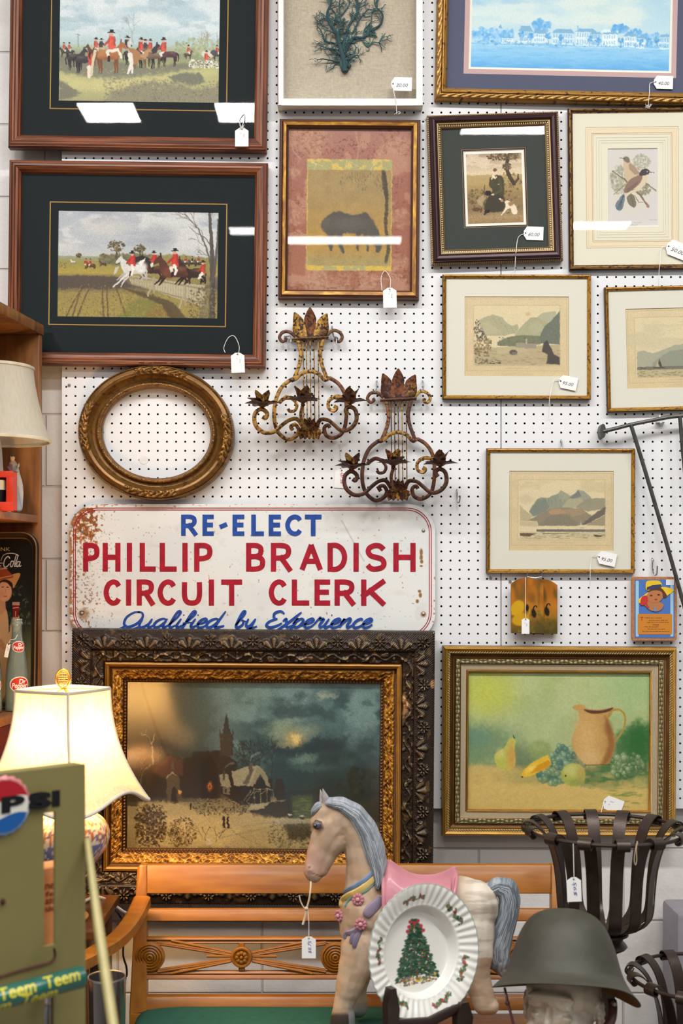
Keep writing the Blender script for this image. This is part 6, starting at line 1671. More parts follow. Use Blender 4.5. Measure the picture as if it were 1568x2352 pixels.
tag(b.build('peg_hook', ZINC()), 'double steel wire hook above the swan plaques', 'hook')
b = MB(); b.box(Q(1513, 970, .008), (.022, .016, .006), .002); b.tube([Q(1513, 955, .006), Q(1514, 968, .012), Q(1515, 980, .02), Q(1519, 972, .024)], .003, 8); b.tube([Q(1506, 967, .004), Q(1513, 972, .012), Q(1519, 966, .004)], .0028, 8)
tag(b.build('plastic_hook', pm('white_plastic', 'd6d6d4', .4)), 'white plastic hook holding the dark iron rod frame', 'hook')
for x, y, l in ((159, 885, 'screw head in the pegboard left of the oval frame'), (1126, 1328, 'screw head in the pegboard just left of the black seam'), (1171, 1336, 'screw head in the pegboard beside the front swan plaque')):
    b = MB(); c = P(x, y, W); b.lathe([(0, .0032), (.003, .003), (.0045, .0012), (.0048, -.0015)], (c.x, W, c.z), 12, M=Matrix.Rotation(R(90), 4, 'X')); tag(b.build('screw', ZINC()), l, 'screw')
# iron rod frame at the right
Y = W - .035; root = thing('iron_rod_frame', 'dark iron rod frame hanging on a white hook at the right edge', 'bracket', P(1500, 985, Y))
b = MB(); Q2 = lambda x, y, d=0: P(x, y, Y) + Vector((0, -d, 0))
b.tube([Vector(v) for v in spl([tuple(Q2(*a)) for a in ((1384, 991), (1410, 985), (1450, 975), (1500, 965), (1545, 957), (1600, 953), (1680, 950))], 5)], .0055, 10); b.build('top_rail', pm('dark_iron', '55534f', .45, .6, .5, .2, 60), root)
b = MB(); c = Q2(1384, 990); b.prism([(c.x + math.cos(a) * .008, c.z + math.sin(a) * .02) for a in [2 * PI * k / 16 for k in range(16)]], Y - .003, Y + .034); b.build('wall_plate', pm('dark_iron', '55534f'), root)
for pts in ([(1448, 975), (1470, 1045), (1500, 1145), (1535, 1265), (1568, 1382), (1600, 1500)], [(1561, 956), (1567, 1030), (1578, 1140)]):
    b = MB(); b.tube([Vector(v) for v in spl([tuple(Q2(*a)) for a in pts], 4)], .0055, 10); b.build('leg', pm('dark_iron', '55534f'), root)


# ------------------------------------------------------------------ price tags
def scrib(b, cx, cz, ux, uz, n, h, col, y, r):
    """a line of handwriting along ux with letter height along uz"""
    pts = []; x = 0
    for i in range(n):
        x += r.uniform(.5, .9) * h; k = r.uniform(.3, 1) * (1 if i % 2 else -.2)
        pts.append((cx + ux[0] * x + uz[0] * k * h, cz + ux[1] * x + uz[1] * k * h))
    b.ribbon(spl(pts, 4), .0006, y, 0, hexc(col))


def price_tag(label, cx, cy, w, h, ang, off, string, note=None, ink='5a5a66', hole='top', pr=None, knot=0):
    """paper tag, clipped corners at the hole end; ang turns it clockwise in the photo"""
    Y = W - off if off < 1 else off
    s = S_(Y); root = thing('price_tag', label, 'price tag', P(cx, cy, Y), (0, R(ang), 0))
    a, c = w / 2 * s, h / 2 * s; k = min(a, c) * .45
    pts = [(-a, -c), (a, -c), (a, c - k), (a * .55, c - k * .35), (a * .35, c), (-a * .35, c), (-a * .55, c - k * .35), (-a, c - k)]
    b = MB(); b.prism(pts, -.0004, .0004, 0, hexc('eeedea')); hz = c - k * .55
    b.prism([(math.cos(q) * .0022, hz + math.sin(q) * .0022) for q in [PI * i / 5 for i in range(10)]], -.0007, -.00035, 0, hexc('4a463f'))
    g = random.Random(int(cx * 7 + cy))
    if note:
        V, Fs = fit_text(note, -c * .55, c * .62, -a * .42, a * .08, shear=.25) ; b.add([((z, -.0007, -x) if abs(ang) > 45 else (-z, -.0007, x)) for x, z in V], Fs, 0, hexc(ink))
    else:
        scrib(b, a * .35, -c * .1, (0, 1), (-1, 0), 6, c * .11, ink, -.0007, g)
    scrib(b, -a * .1, c * .25, (0, 1), (-1, 0), 3, c * .1, '6a6a70', -.0007, g)
    b.build('paper_tag', vcm('tag_paper', .75, 0, .25), root, world=False)
    b = MB(); q = [P(x, y, W - d / 1000 if off < 1 else d) for x, y, d in string]
    b.tube([Vector(v) for v in spl([tuple(v) for v in q], 5)], .0009, 6)
    for i in range(knot):
        x, y, d = string[-1]; b.tube([P(x + g.uniform(-9, 9), y + g.uniform(-8, 8), Y - .001), P(x + g.uniform(-4, 4), y + g.uniform(-4, 4), Y - .003), P(x + g.uniform(-9, 9), y + g.uniform(-8, 8), Y - .001)], .0006, 5)
    b.build('string', pm('tag_string', 'e9e7e2', .8), root)
    return root


price_tag('price tag over the bottom rail of the standing-huntsmen print', 555, 315, 31, 43, 0, .0435, [(555, 300, 45), (550, 275, 30), (562, 262, 29), (556, 292, 44)], knot=4)
price_tag('price tag hanging off the bottom rail of the fence-jumping print', 546, 833, 31, 46, -2, .0425, [(547, 815, 44), (549, 795, 42), (538, 772, 30), (524, 776, 30), (514, 798, 30), (517, 810, 31)])
price_tag('price tag on the glass of the coral shadow box', 922, 193, 31, 47, -89, 0.0388, [(905, 199, 40), (903, 205, 42), (906, 220, 45), (909, 236, 45), (911, 262, 38)], note='20.00', knot=2)
price_tag('price tag on the navy mat of the blue harbor print', 1523, 189, 30, 44, -88, .0205, [(1504, 188, 22), (1492, 192, 24), (1491, 212, 37), (1489, 232, 36), (1489, 246, 26)], note='40.00', knot=6)
price_tag('price tag dangling on the lower rail of the grazing-horse picture', 895, 684, 31, 46, -1, .0290, [(895, 668, 32), (896, 640, 23), (884, 622, 17), (875, 638, 19), (877, 668, 28)], ink='8a5a6a')
price_tag('price tag on the glass of the portrait engraving', 1225, 536, 31, 45, -88, .0203, [(1206, 536, 21), (1190, 545, 21), (1185, 575, 30), (1183, 598, 33), (1182, 626, 25)], note='60.00', knot=1)
price_tag('price tag on the mat of the two-bird print, at the right edge', 1556, 574, 36, 54, -68, .0165, [(1530, 564, 18), (1518, 572, 18), (1515, 605, 24), (1513, 622, 23), (1512, 660, 12)], note='50.00')
price_tag('price tag on the mat of the stone-bridge engraving', 1304, 879, 30, 42, -78, .0165, [(1286, 872, 18), (1272, 874, 18), (1263, 908, 21), (1261, 925, 20), (1260, 960, 8)], note='95.00', knot=1)
price_tag('price tag on the mat of the jagged-peaks engraving', 1393, 1283, 30, 43, -78, .0165, [(1374, 1277, 18), (1360, 1275, 18), (1355, 1305, 21), (1355, 1320, 20), (1354, 1356, 8)], note='95.00', knot=1)
price_tag('price tag on the canvas of the green still life, above the iron basket', 1407, 1848, 32, 46, -70, .013, [(1390, 1841, 14), (1384, 1850, 14), (1380, 1866, 24)])
price_tag('slim price tag on a long string in front of the swan plaques', 1206.5, 1438, 18, 36, 0, .0325, [(1206, 1424, 34), (1206, 1380, 34), (1206, 1326, 32)])
price_tag('white price card with red writing, behind the rust-brown sconce', 783, 1099, 30, 44, 4, .002, [(783, 1083, 3), (783, 1050, 3), (782, 1010, 6), (786, 1000, 20)], note='95.00', ink='c03448')
b = MB(); c = P(330, 1056, W); b.lathe([(0, .0012), (.0125, .0010), (.013, -.001)], (c.x, W, c.z), 24, M=Matrix.Rotation(R(90), 4, 'X'))
tag(b.build('round_sticker', pm('sticker_paper', 'e4e3e0', .7)), 'small round white sticker on the pegboard inside the oval frame', 'sticker')
def shade_mat(nm='silk_shade', c0='cdbf9e', c1='dccfb2', tf=.30):
    m, nt, N, L, b = nodes_of(nm); N.remove(b)
    df = N.new('ShaderNodeBsdfDiffuse'); tl = N.new('ShaderNodeBsdfTranslucent'); mx = N.new('ShaderNodeMixShader'); mx.inputs[0].default_value = tf
    tc = N.new('ShaderNodeTexCoord'); mp = N.new('ShaderNodeMapping'); nz = N.new('ShaderNodeTexNoise'); rp = N.new('ShaderNodeValToRGB')
    mp.inputs['Scale'].default_value = (60, 60, 5); nz.inputs['Scale'].default_value = 3; nz.inputs['Detail'].default_value = 4
    L.new(tc.outputs['Object'], mp.inputs[0]); L.new(mp.outputs[0], nz.inputs['Vector']); L.new(nz.outputs['Fac'], rp.inputs[0])
    rp.color_ramp.elements[0].color = (*lin(c0), 1); rp.color_ramp.elements[1].color = (*lin(c1), 1); rp.color_ramp.elements[0].position = .35; rp.color_ramp.elements[1].position = .6
    for n_ in (df, tl): L.new(rp.outputs[0], n_.inputs[0])
    L.new(df.outputs[0], mx.inputs[1]); L.new(tl.outputs[0], mx.inputs[2]); L.new(mx.outputs[0], N['Material Output'].inputs[0])
    return m


# ------------------------------------------------------------------ bookcase and what stands in it
def slab_uv(b, o, u, n, a0, a1, b0, b1, z0, z1, bev=.002, mi=0):
    """box between distances a along u and b along n from the plan point o"""
    c = Vector((o[0], o[1], 0)) + Vector((*u, 0)) * (a0 + a1) / 2 + Vector((*n, 0)) * (b0 + b1) / 2; c.z = (z0 + z1) / 2
    M = Matrix(((u[0], n[0], 0), (u[1], n[1], 0), (0, 0, 1))).to_4x4()
    b.box(c, (abs(a1 - a0), abs(b1 - b0), z1 - z0), bev, M, mi)


BO = (-.8127, 3.42); BU = (-.1256, -.992); BN = (-.992, .1256)
BROT = math.atan2(-BN[1], -BN[0])
WOODB = lambda: pm('walnut_veneer', 'a26b38', .42, var=.2, nscale=9, stretch=(5, 5, .7), col2='704424', coat=.2)


def bookcase():
    root = thing('bookcase', 'walnut open bookcase at the left edge holding a cream lamp, a tin tray and bottles', 'bookcase', (BO[0], BO[1], 0))
    L_ = .95; D = .30; wm = WOODB()

    def part(nm, *a):
        b = MB(); slab_uv(b, BO, BU, BN, *a); b.build(nm, wm, root)
    part('side_panel', 0, .022, 0, D, 0, 2.15); part('side_panel', L_ - .022, L_, 0, D, 0, 2.15)
    part('top_board', -.002, L_ + .002, -.004, D, 2.150, 2.178); part('back_panel', .022, L_ - .022, D - .008, D, .08, 2.15)
    part('shelf', .022, L_ - .022, .002, D - .008, 1.640, 1.660); part('shelf', .022, L_ - .022, .002, D - .008, 1.119, 1.142); part('shelf', .022, L_ - .022, .002, D - .008, .5, .52); part('shelf', .022, L_ - .022, .002, D - .008, .06, .08)
    b = MB(); slab_uv(b, BO, BU, BN, .022, L_ - .022, .002, .018, 1.0, 1.1185); b.build('drawer_front', pm('red_walnut', '5c2010', .4, var=.2, nscale=8, stretch=(.7, .7, 5)), root)


bookcase()


def shelf_lamp():
    x, y = P(-20, 0, 3.235).x, 3.235; z0 = 1.6605
    root = thing('table_lamp', 'unlit table lamp with cream cloth shade in the bookcase', 'lamp', (x, y, z0))
    zt, zb = EYE - (845 - CY) / F * y, EYE - (1012 - CY) / F * y
    M = shade_mat('cream_shade', 'e6dcc6', 'ece4d0', .4); b = MB()
    pf = []
    for i in range(15):
        t = i / 14; pf.append((.106 + (.148 - .106) * (t ** 1.5), zt + (zb - zt) * t))
    b.lathe(pf, (x, y, 0), 56, caps=False); sh = b.build('lamp_shade', M, root)
    b = MB()
    for r, z in ((.1065, zt), (.1485, zb)):
        b = MB(); b.lathe([(r, z - .004), (r + .002, z - .003), (r + .002, z + .003), (r, z + .004), (r - .003, z + .003), (r - .003, z - .003), (r, z - .004)], (x, y, 0), 56, caps=False); b.build('trim_band', pm('cream_trim', 'd2c8b0', .85), sh)
    b = MB(); b.lathe([(.05, z0), (.052, z0 + .012), (.032, z0 + .02), (.027, z0 + .05), (.031, z0 + .09), (.027, z0 + .16), (.022, zb + .005), (.01, zb + .02), (.006, zt - .02), (0, zt - .02)], (x, y, 0), 32); b.build('lamp_base', pm('white_porcelain', 'd9d6d2', .25, spec=.5, coat=.5), root)


shelf_lamp()


def figurine():
    Y = 3.34; c = P(33, 1178, Y); c.z = 1.6602
    root = thing('porcelain_figurine', 'small porcelain lady figurine in a lilac and white gown behind the red box', 'figurine', c)
    s = S_(Y) * 1.06; b = MB()
    q = lambda px, h, d=0: Vector((c.x + (px - 29) * s * 1.25, c.y + d, c.z + h * s))
    ks = ((30, 10.5, 13, 11), (32, 14, 12, 10), (34, 32, 11, 10), (35, 52, 10.5, 9), (34, 70, 9.5, 8), (31, 84, 9, 7.5), (28, 96, 10, 7.5), (27, 105, 9, 6.5), (26, 113, 4, 4))
    for px, h, r, ry in spl(ks, 6): b.ell(q(px, h), (r * s * 1.2, ry * s, 8 * s), 14)
    b.ell(q(25.5, 123), (6 * s, 6 * s, 7.4 * s), 14); b.ell(q(30, 122, -.004), (2 * s, 3 * s, 1.6 * s), 8)
    for i in range(9): t = i / 8; b.ell(q(20 + 18 * t, 101 - 14 * math.sin(t * 2.2), -.012 - .004 * t), 3.1 * s, 8)
    for i in range(7): t = i / 6; b.ell(q(36 + 2 * t, 104 - 8 * t + 12 * t * t, -.008), 2.8 * s, 8)

    def cf(v):
        h = (v[:, 2] - c.z) / s; px = 29 + (v[:, 0] - c.x) / s / 1.25; col = np.tile(hexc('d4d6d8'), (len(v), 1))
        col[(h < 108) & (h > 70) & (px < 27)] = hexc('b78ca8'); col[(h > 110)] = hexc('e2c4b0'); col[(h > 125)] = hexc('6e4a34'); col[(h > 114) & (px < 23)] = hexc('6e4a34'); col[(h < 8)] = hexc('aebcb0')
        col[(h < 60) & (np.sin(px * .9 + h * .1) > .75)] = hexc('b4bcc8')
        return col
    skin_obj('figure', b, 1.6 * s, cf, vcm('glazed', .2, 0, .5), root, 4)


figurine()


def red_box():
    Y = 3.17; s = S_(Y); x1 = P(35, 0, Y).x; z0 = 1.6604; zt = EYE - (1083 - CY) / F * Y; wd = .085
    root = thing('boxed_glass', 'red window box showing a dark tumbler, beside the porcelain lady', 'box', (x1 - wd / 2, Y, z0))
    b = MB(); a, c_, e = x1 - wd, x1, .012
    for cx, dx, cz, dz in ((a + .006, .012, (z0 + zt) / 2 + .003, zt - z0 - .038), (c_ - .009, .018, (z0 + zt) / 2 + .003, zt - z0 - .038), ((a + c_) / 2, wd, z0 + .011, .022), ((a + c_) / 2, wd, zt - .008, .016)): b.box((cx, Y - .018, cz), (dx, .0016, dz), .0004)
    b.box((a + .0006, Y, (z0 + zt) / 2), (.0012, .036, zt - z0)); b.box((c_ - .0006, Y, (z0 + zt) / 2), (.0012, .036, zt - z0)); b.box(((a + c_) / 2, Y, z0 + .0006), (wd, .036, .0012)); b.box(((a + c_) / 2, Y, zt - .0006), (wd, .036, .0012)); b.box(((a + c_) / 2, Y + .018, (z0 + zt) / 2), (wd, .0012, zt - z0))
    b.build('carton', pm('red_carton', 'd03a22', .45, var=.06), root)
    b = MB(); b.lathe([(.016, z0 + .003), (.018, z0 + .05), (.019, z0 + .053)], (x1 - .042, Y, 0), 24); b.build('dark_tumbler', pm('black_glass', '1e1c1c', .1, coat=.5), root)
    b = MB(); b.lathe([(.0192, z0 + .053), (.020, z0 + .076), (.0205, z0 + .077), (.0185, z0 + .077), (.018, z0 + .054)], (x1 - .042, Y, 0), 24); b.build('cream_band', pm('cream_glaze', 'c8bea4', .35), root)


red_box()


def tin_tray():
    w, h, r = .216, .473, .045
    c = P(-2, 0, 3.375); root = thing('tin_tray', 'tall tin DRINK Coca-Cola tray picturing a woman in a straw hat, behind the bottles', 'tray', (c.x, 3.372, 1.1425), (R(-2.0), 0, BROT))

    def ins(z): return r - np.sqrt(np.clip(r * r - np.clip(np.maximum(r - z, z - (h - r)), 0, r) ** 2, 0, None))
    # rim: profile swept around the rounded rectangle
    def rr(i, n=8):
        out = []; rad = max(r - i, .006)
        for cx, cz, a0 in ((w / 2 - i - rad, h - i - rad, 0), (-w / 2 + i + rad, h - i - rad, 90), (-w / 2 + i + rad, i + rad, 180), (w / 2 - i - rad, i + rad, 270)):
            for k in range(n + 1): a = R(a0 + 90 * k / n); out.append((cx + math.cos(a) * rad, cz + math.sin(a) * rad))
        return out
    rings = [(0, -.016), (.001, -.019), (.0035, -.0195), (.005, -.018), (.015, -.009), (.018, -.006), (.019, -.004), (.0195, -.004)]
    V = np.array([[(x, y, z) for x, z in rr(i)] for i, y in rings])
    cols = np.array([hexc(c_) for c_ in ('3a2a1c', '6b543a', '7a6448', '3a2c20', '30261c', '6f6040', '57482e', '2a2620')])[:, None, :] * (1 + .25 * (fbm(np.arange(V.shape[1])[None, :] * .9, np.arange(8)[:, None] * 1.3, 4)[..., None] - .5))
    grid_obj('rim', V, cols, vcm('tin_print', .3, .1, .5), root, close_v=True)
    p = Pic(-92.5, 0, 92.5, 397, 1.5, 131)   # photo pixels from the tray centre and top
    X, Yp = p.X, p.Y
    p.grad([(0, '14181a'), (110, '171c1c'), (230, '2a3228'), (330, '5c5a3c'), (397, '6e6648')])
    p.rdabs(420, -90, 105, 90, 330, ['2c3a30', '1c2622', '3e4c3a', '55604a', '141a18', '6a7058'], (2, 6), .6, .45)
    p.full(sst(35, 60, X) * sst(180, 330, Yp), '8a8256', .6); p.rdabs(60, 40, 260, 75, 330, ['3a4434', '2c3428', '55583c'], (2, 6), .7, .5)
    sk = 'e0b07c'
    p.poly([(-66, 186), (-24, 168), (12, 168), (24, 188), (27, 240), (23, 300), (14, 397), (-80, 397), (-80, 230)], sk, .97, 2, 0, 4); p.poly([(20, 260), (22, 300), (14, 330), (-4, 300), (-20, 285)], 'c08c58', .5, 5)
    for x, y in ((4, 250), (10, 258), (2, 262), (12, 268), (-6, 256)): p.ell(x, y, 6, 5, 'b0704c', .6, .5)
    p.poly([(-80, 262), (22, 268), (14, 340), (0, 397), (-80, 397)], 'd0a878', .7, 3, 2)
    p.poly([(-18, 182), (-12, 145), (16, 145), (18, 174), (6, 186)], 'cf9a6c', .97, 1.5); p.ell(13, 128, 21, 26, 'dca47c', .98, .1, -12); p.ell(4, 136, 7, 8, 'cf7f60', .4, .8)
    p.poly([(-14, 118), (-12, 100), (10, 94), (34, 104), (32, 118), (20, 108), (2, 108), (-6, 130)], '2e2018', .97, 1.5, 0, 3)
    p.poly([(-40, 112), (-10, 98), (20, 92), (50, 84), (58, 88), (50, 104), (38, 122), (34, 108), (10, 100), (-30, 120)], 'c08c54', .97, 1, 0, 3); p.poly([(-40, 96), (-20, 72), (10, 70), (34, 88), (36, 96), (0, 102), (-40, 116)], '9a4426', .97, 1.2, 0, 3); p.line([(-36, 110), (0, 97), (34, 91)], 'e0c890', 1.5, 1.2, .9, 4)
    p.line([(5, 119), (11, 118)], '3a2418', 1.6); p.line([(19, 119), (25, 119)], '3a2418', 1.6); p.line([(15, 122), (17, 132), (14, 134)], 'b07850', 1.1); p.line([(12, 141), (20, 141)], 'b03c30', 2.4, 2)
    p.poly([(30, 226), (36, 196), (46, 186), (56, 190), (60, 216), (50, 226)], 'd8a878', .97, 1, 0, 3); p.poly([(36, 158), (57, 158), (53, 192), (39, 192)], '8a1e18', .97, .8); p.poly([(36, 155), (57, 155), (57, 163), (36, 163)], 'b89c80', .9, .8); p.line([(38, 170), (54, 168)], 'e4d4c0', 1.4); p.line([(46, 178), (46, 190)], 'e8c8b0', 1.2); p.line([(52, 200), (60, 204)], 'b8845c', 1.4); p.line([(52, 208), (60, 212)], 'b8845c', 1.4)
    p.line([(26, 250), (36, 226), (48, 216)], 'd8a878', 14, 9)
    # script: the visible word end, drawn stroke by stroke
    wh = 'cfcfc8'; q = lambda L, w0=3.0, w1=2.0: p.line(L, wh, w0, w1, .95, 5)
    q([(27, 48), (22, 44), (14, 50), (10, 62), (13, 70), (20, 68), (26, 62)], 3.4, 2.4); q([(38, 56), (32, 56), (29, 63), (31, 69), (36, 66), (38, 58)], 2.8); q([(41, 68), (46, 56), (50, 42), (46, 40), (42, 52), (42, 66), (46, 68)], 2.6); q([(56, 57), (50, 57), (47, 64), (50, 69), (55, 62), (57, 57), (55, 68), (60, 66)], 2.6); q([(2, 54), (10, 40), (28, 36), (44, 38), (52, 42)], 1.6, 2.2)
    q([(-4, 56), (-10, 57), (-12, 64), (-8, 69), (-3, 62), (-2, 56), (-4, 68), (2, 66)], 2.6); q([(-46, 42), (-54, 38), (-62, 50), (-64, 64), (-58, 71), (-46, 64)], 3.4); q([(-34, 56), (-40, 58), (-41, 66), (-35, 68), (-32, 60), (-34, 56)], 2.6); q([(-19, 57), (-25, 57), (-27, 66), (-22, 69), (-12, 62)], 2.6); q([(-4, 74), (-30, 76), (-60, 80), (20, 73)], 1.2, 1.6); p.line([(0, 60), (6, 60)], wh, 2)
    z = h - .0005 - Yp / 397 * (h - .001); k = ins(z); t = (X + 92.5) / 185; xx = -w / 2 + k + t * (w - 2 * k)
    sc = np.stack([xx * .84, np.full(xx.shape, -.0042), h / 2 + (z - h / 2) * .925], -1)
    grid_obj('printed_face', sc, np.clip(p.im, 0, 1), vcm('tin_print', .3, .1, .5), root)
    b = MB(); V, Fs = fit_text('DRINK', -.030, .028, h - .052, h - .042, bold=.01); b.add([(x, -.0046, zz) for x, zz in V], Fs, 0, hexc('b4a888')); b.build('lettering', vcm('tin_print', .3), root, world=False, smooth=False)
    b = MB(); b.prism(rr(.001), -.0038, 0); b.build('back_sheet', pm('tin_back', '3a2c20', .5, .4), root, world=False)


tin_tray()


def bottle(label, px, Y, tagged):
    c = P(px, 0, Y); z0 = 1.1425; s = S_(3.33)
    root = thing('soda_bottle', label, 'bottle', (c.x, Y, z0), group='pale green soda bottles in the bookcase')
    H = .242; pf = [(.012, 0), (.028, .001), (.0305, .006), (.031, .03), (.0305, .07), (.029, .10), (.0265, .125), (.0225, .15), (.0185, .172), (.0152, .19), (.0138, .205), (.0136, .222), (.0155, .226), (.0158, .231), (.0140, .234), (.0145, .240), (.0130, .242)]
    pf = [(float(a), float(b_)) for a, b_ in spl(pf, 3)]
    b = MB(); b.lathe([(0, 0)] + pf, (c.x, Y, z0), 40, caps=False); b.build('glass_body', clear_glass('bottle_green', (.70, .83, .74)), root)

    def rad(z): return float(np.interp(z, [q[1] for q in pf], [q[0] for q in pf]))
    al = math.atan2(-Y, -c.x) + R(14)
    for zc, rh, rw in ((.071, .0228, .98), (.169, .0158, .68)):
        lb = MB()

        def wrap(u, v, e): rr_ = rad(zc + v) + e; return (c.x + math.cos(al + u / rr_) * rr_, Y + math.sin(al + u / rr_) * rr_, z0 + zc + v)
        rx, rz = .028 * rw, rh * .92
        for kk, (f, e, cc) in enumerate(((1.0, .0006, 'e8e4dc'), (.88, .0010, 'c8321f'))):
            n, m = 28, 8; V = []; Fs = []
            for i in range(m + 1):
                for j in range(n): a = 2 * PI * j / n; V.append(wrap(math.cos(a) * rx * f * i / m, math.sin(a) * rz * f * i / m, e))
            for i in range(m):
                for j in range(n): Fs.append((i * n + j, i * n + (j + 1) % n, (i + 1) * n + (j + 1) % n, (i + 1) * n + j))
            lb.add(V, Fs, 0, hexc(cc))
        for t, a, b_, d, e in (('Dr', -.1, .62, .08, .68), ('Pepper', -.78, .80, -.62, .2)):
            V, Fs = fit_text(t, a * rx, b_ * rx, d * rz, e * rz, bold=.025, shear=.15); lb.add([wrap(x, zz, .0015) for x, zz in V], Fs, 0, hexc('f0ece4'))
        lb.build('label', vcm('enamel_label', .4), root, smooth=False)
    lb = MB()
    for zz in (.176, .181): lb.tube([(c.x + math.cos(a) * (rad(zz) + .0004), Y + math.sin(a) * (rad(zz) + .0004), z0 + zz + .002 * math.sin(a)) for a in np.linspace(0, 2 * PI, 24)[:-1]], .0006, 5, closed=True)
    lb.build('neck_ring', pm('pale_ring', 'c8d0c4', .3), root)


bottle('green glass Dr Pepper bottle in the bookcase, its two red oval labels in view', 39, 3.31, True)
bottle('green glass Dr Pepper bottle cut off by the left edge, beside its twin', -23, 3.27, False)
Y = 3.268
root = price_tag('slim price tag beside the neck of the Dr Pepper bottle', 17, 1494, 9, 32, 12, Y, [(20, 1478, Y - .001), (24, 1470, Y - .002), (34, 1468, Y - .004), (40, 1458, Y - .001)])


# ------------------------------------------------------------------ side table, lit lamp
def side_table():
    X1, zt = -.563, .687; root = thing('side_table', 'dark wooden side table under the lit lamp', 'table', (X1 - .125, 3.03, 0))
    wm = pm('dark_walnut', '6a3c1c', .35, var=.25, nscale=10, stretch=(1, 6, 6), col2='4a2810', coat=.2)
    b = MB(); b.box((X1 - .125, 3.035, zt - .011), (.25, .33, .022), .004); b.build('table_top', wm, root)
    b = MB()
    b.box((X1 - .125, 2.90, zt - .062), (.19, .018, .08), .002); b.box((X1 - .125, 3.17, zt - .062), (.19, .018, .08), .002); b.box((X1 - .04, 3.035, zt - .062), (.018, .25, .08), .002); b.box((X1 - .21, 3.035, zt - .062), (.018, .25, .08), .002); b.build('apron', wm, root)
    b = MB(); b.box((X1 - .125, 3.16, .34), (.16, .008, .50), .001); b.box((X1 - .125, 3.035, .12), (.16, .24, .016), .002); b.build('added_dark_panel', pm('added_shade_brown', '2e1a10', .5, var=.2, nscale=9), root)  # dark panel and shelf added to stand in for the shade below the table
    for x in (X1 - .035, X1 - .215):
        for y in (2.895, 3.175):
            b = MB(); b.box((x, y, (zt - .022) / 2), (.034, .034, zt - .022), .003); b.build('leg', wm, root)


side_table()


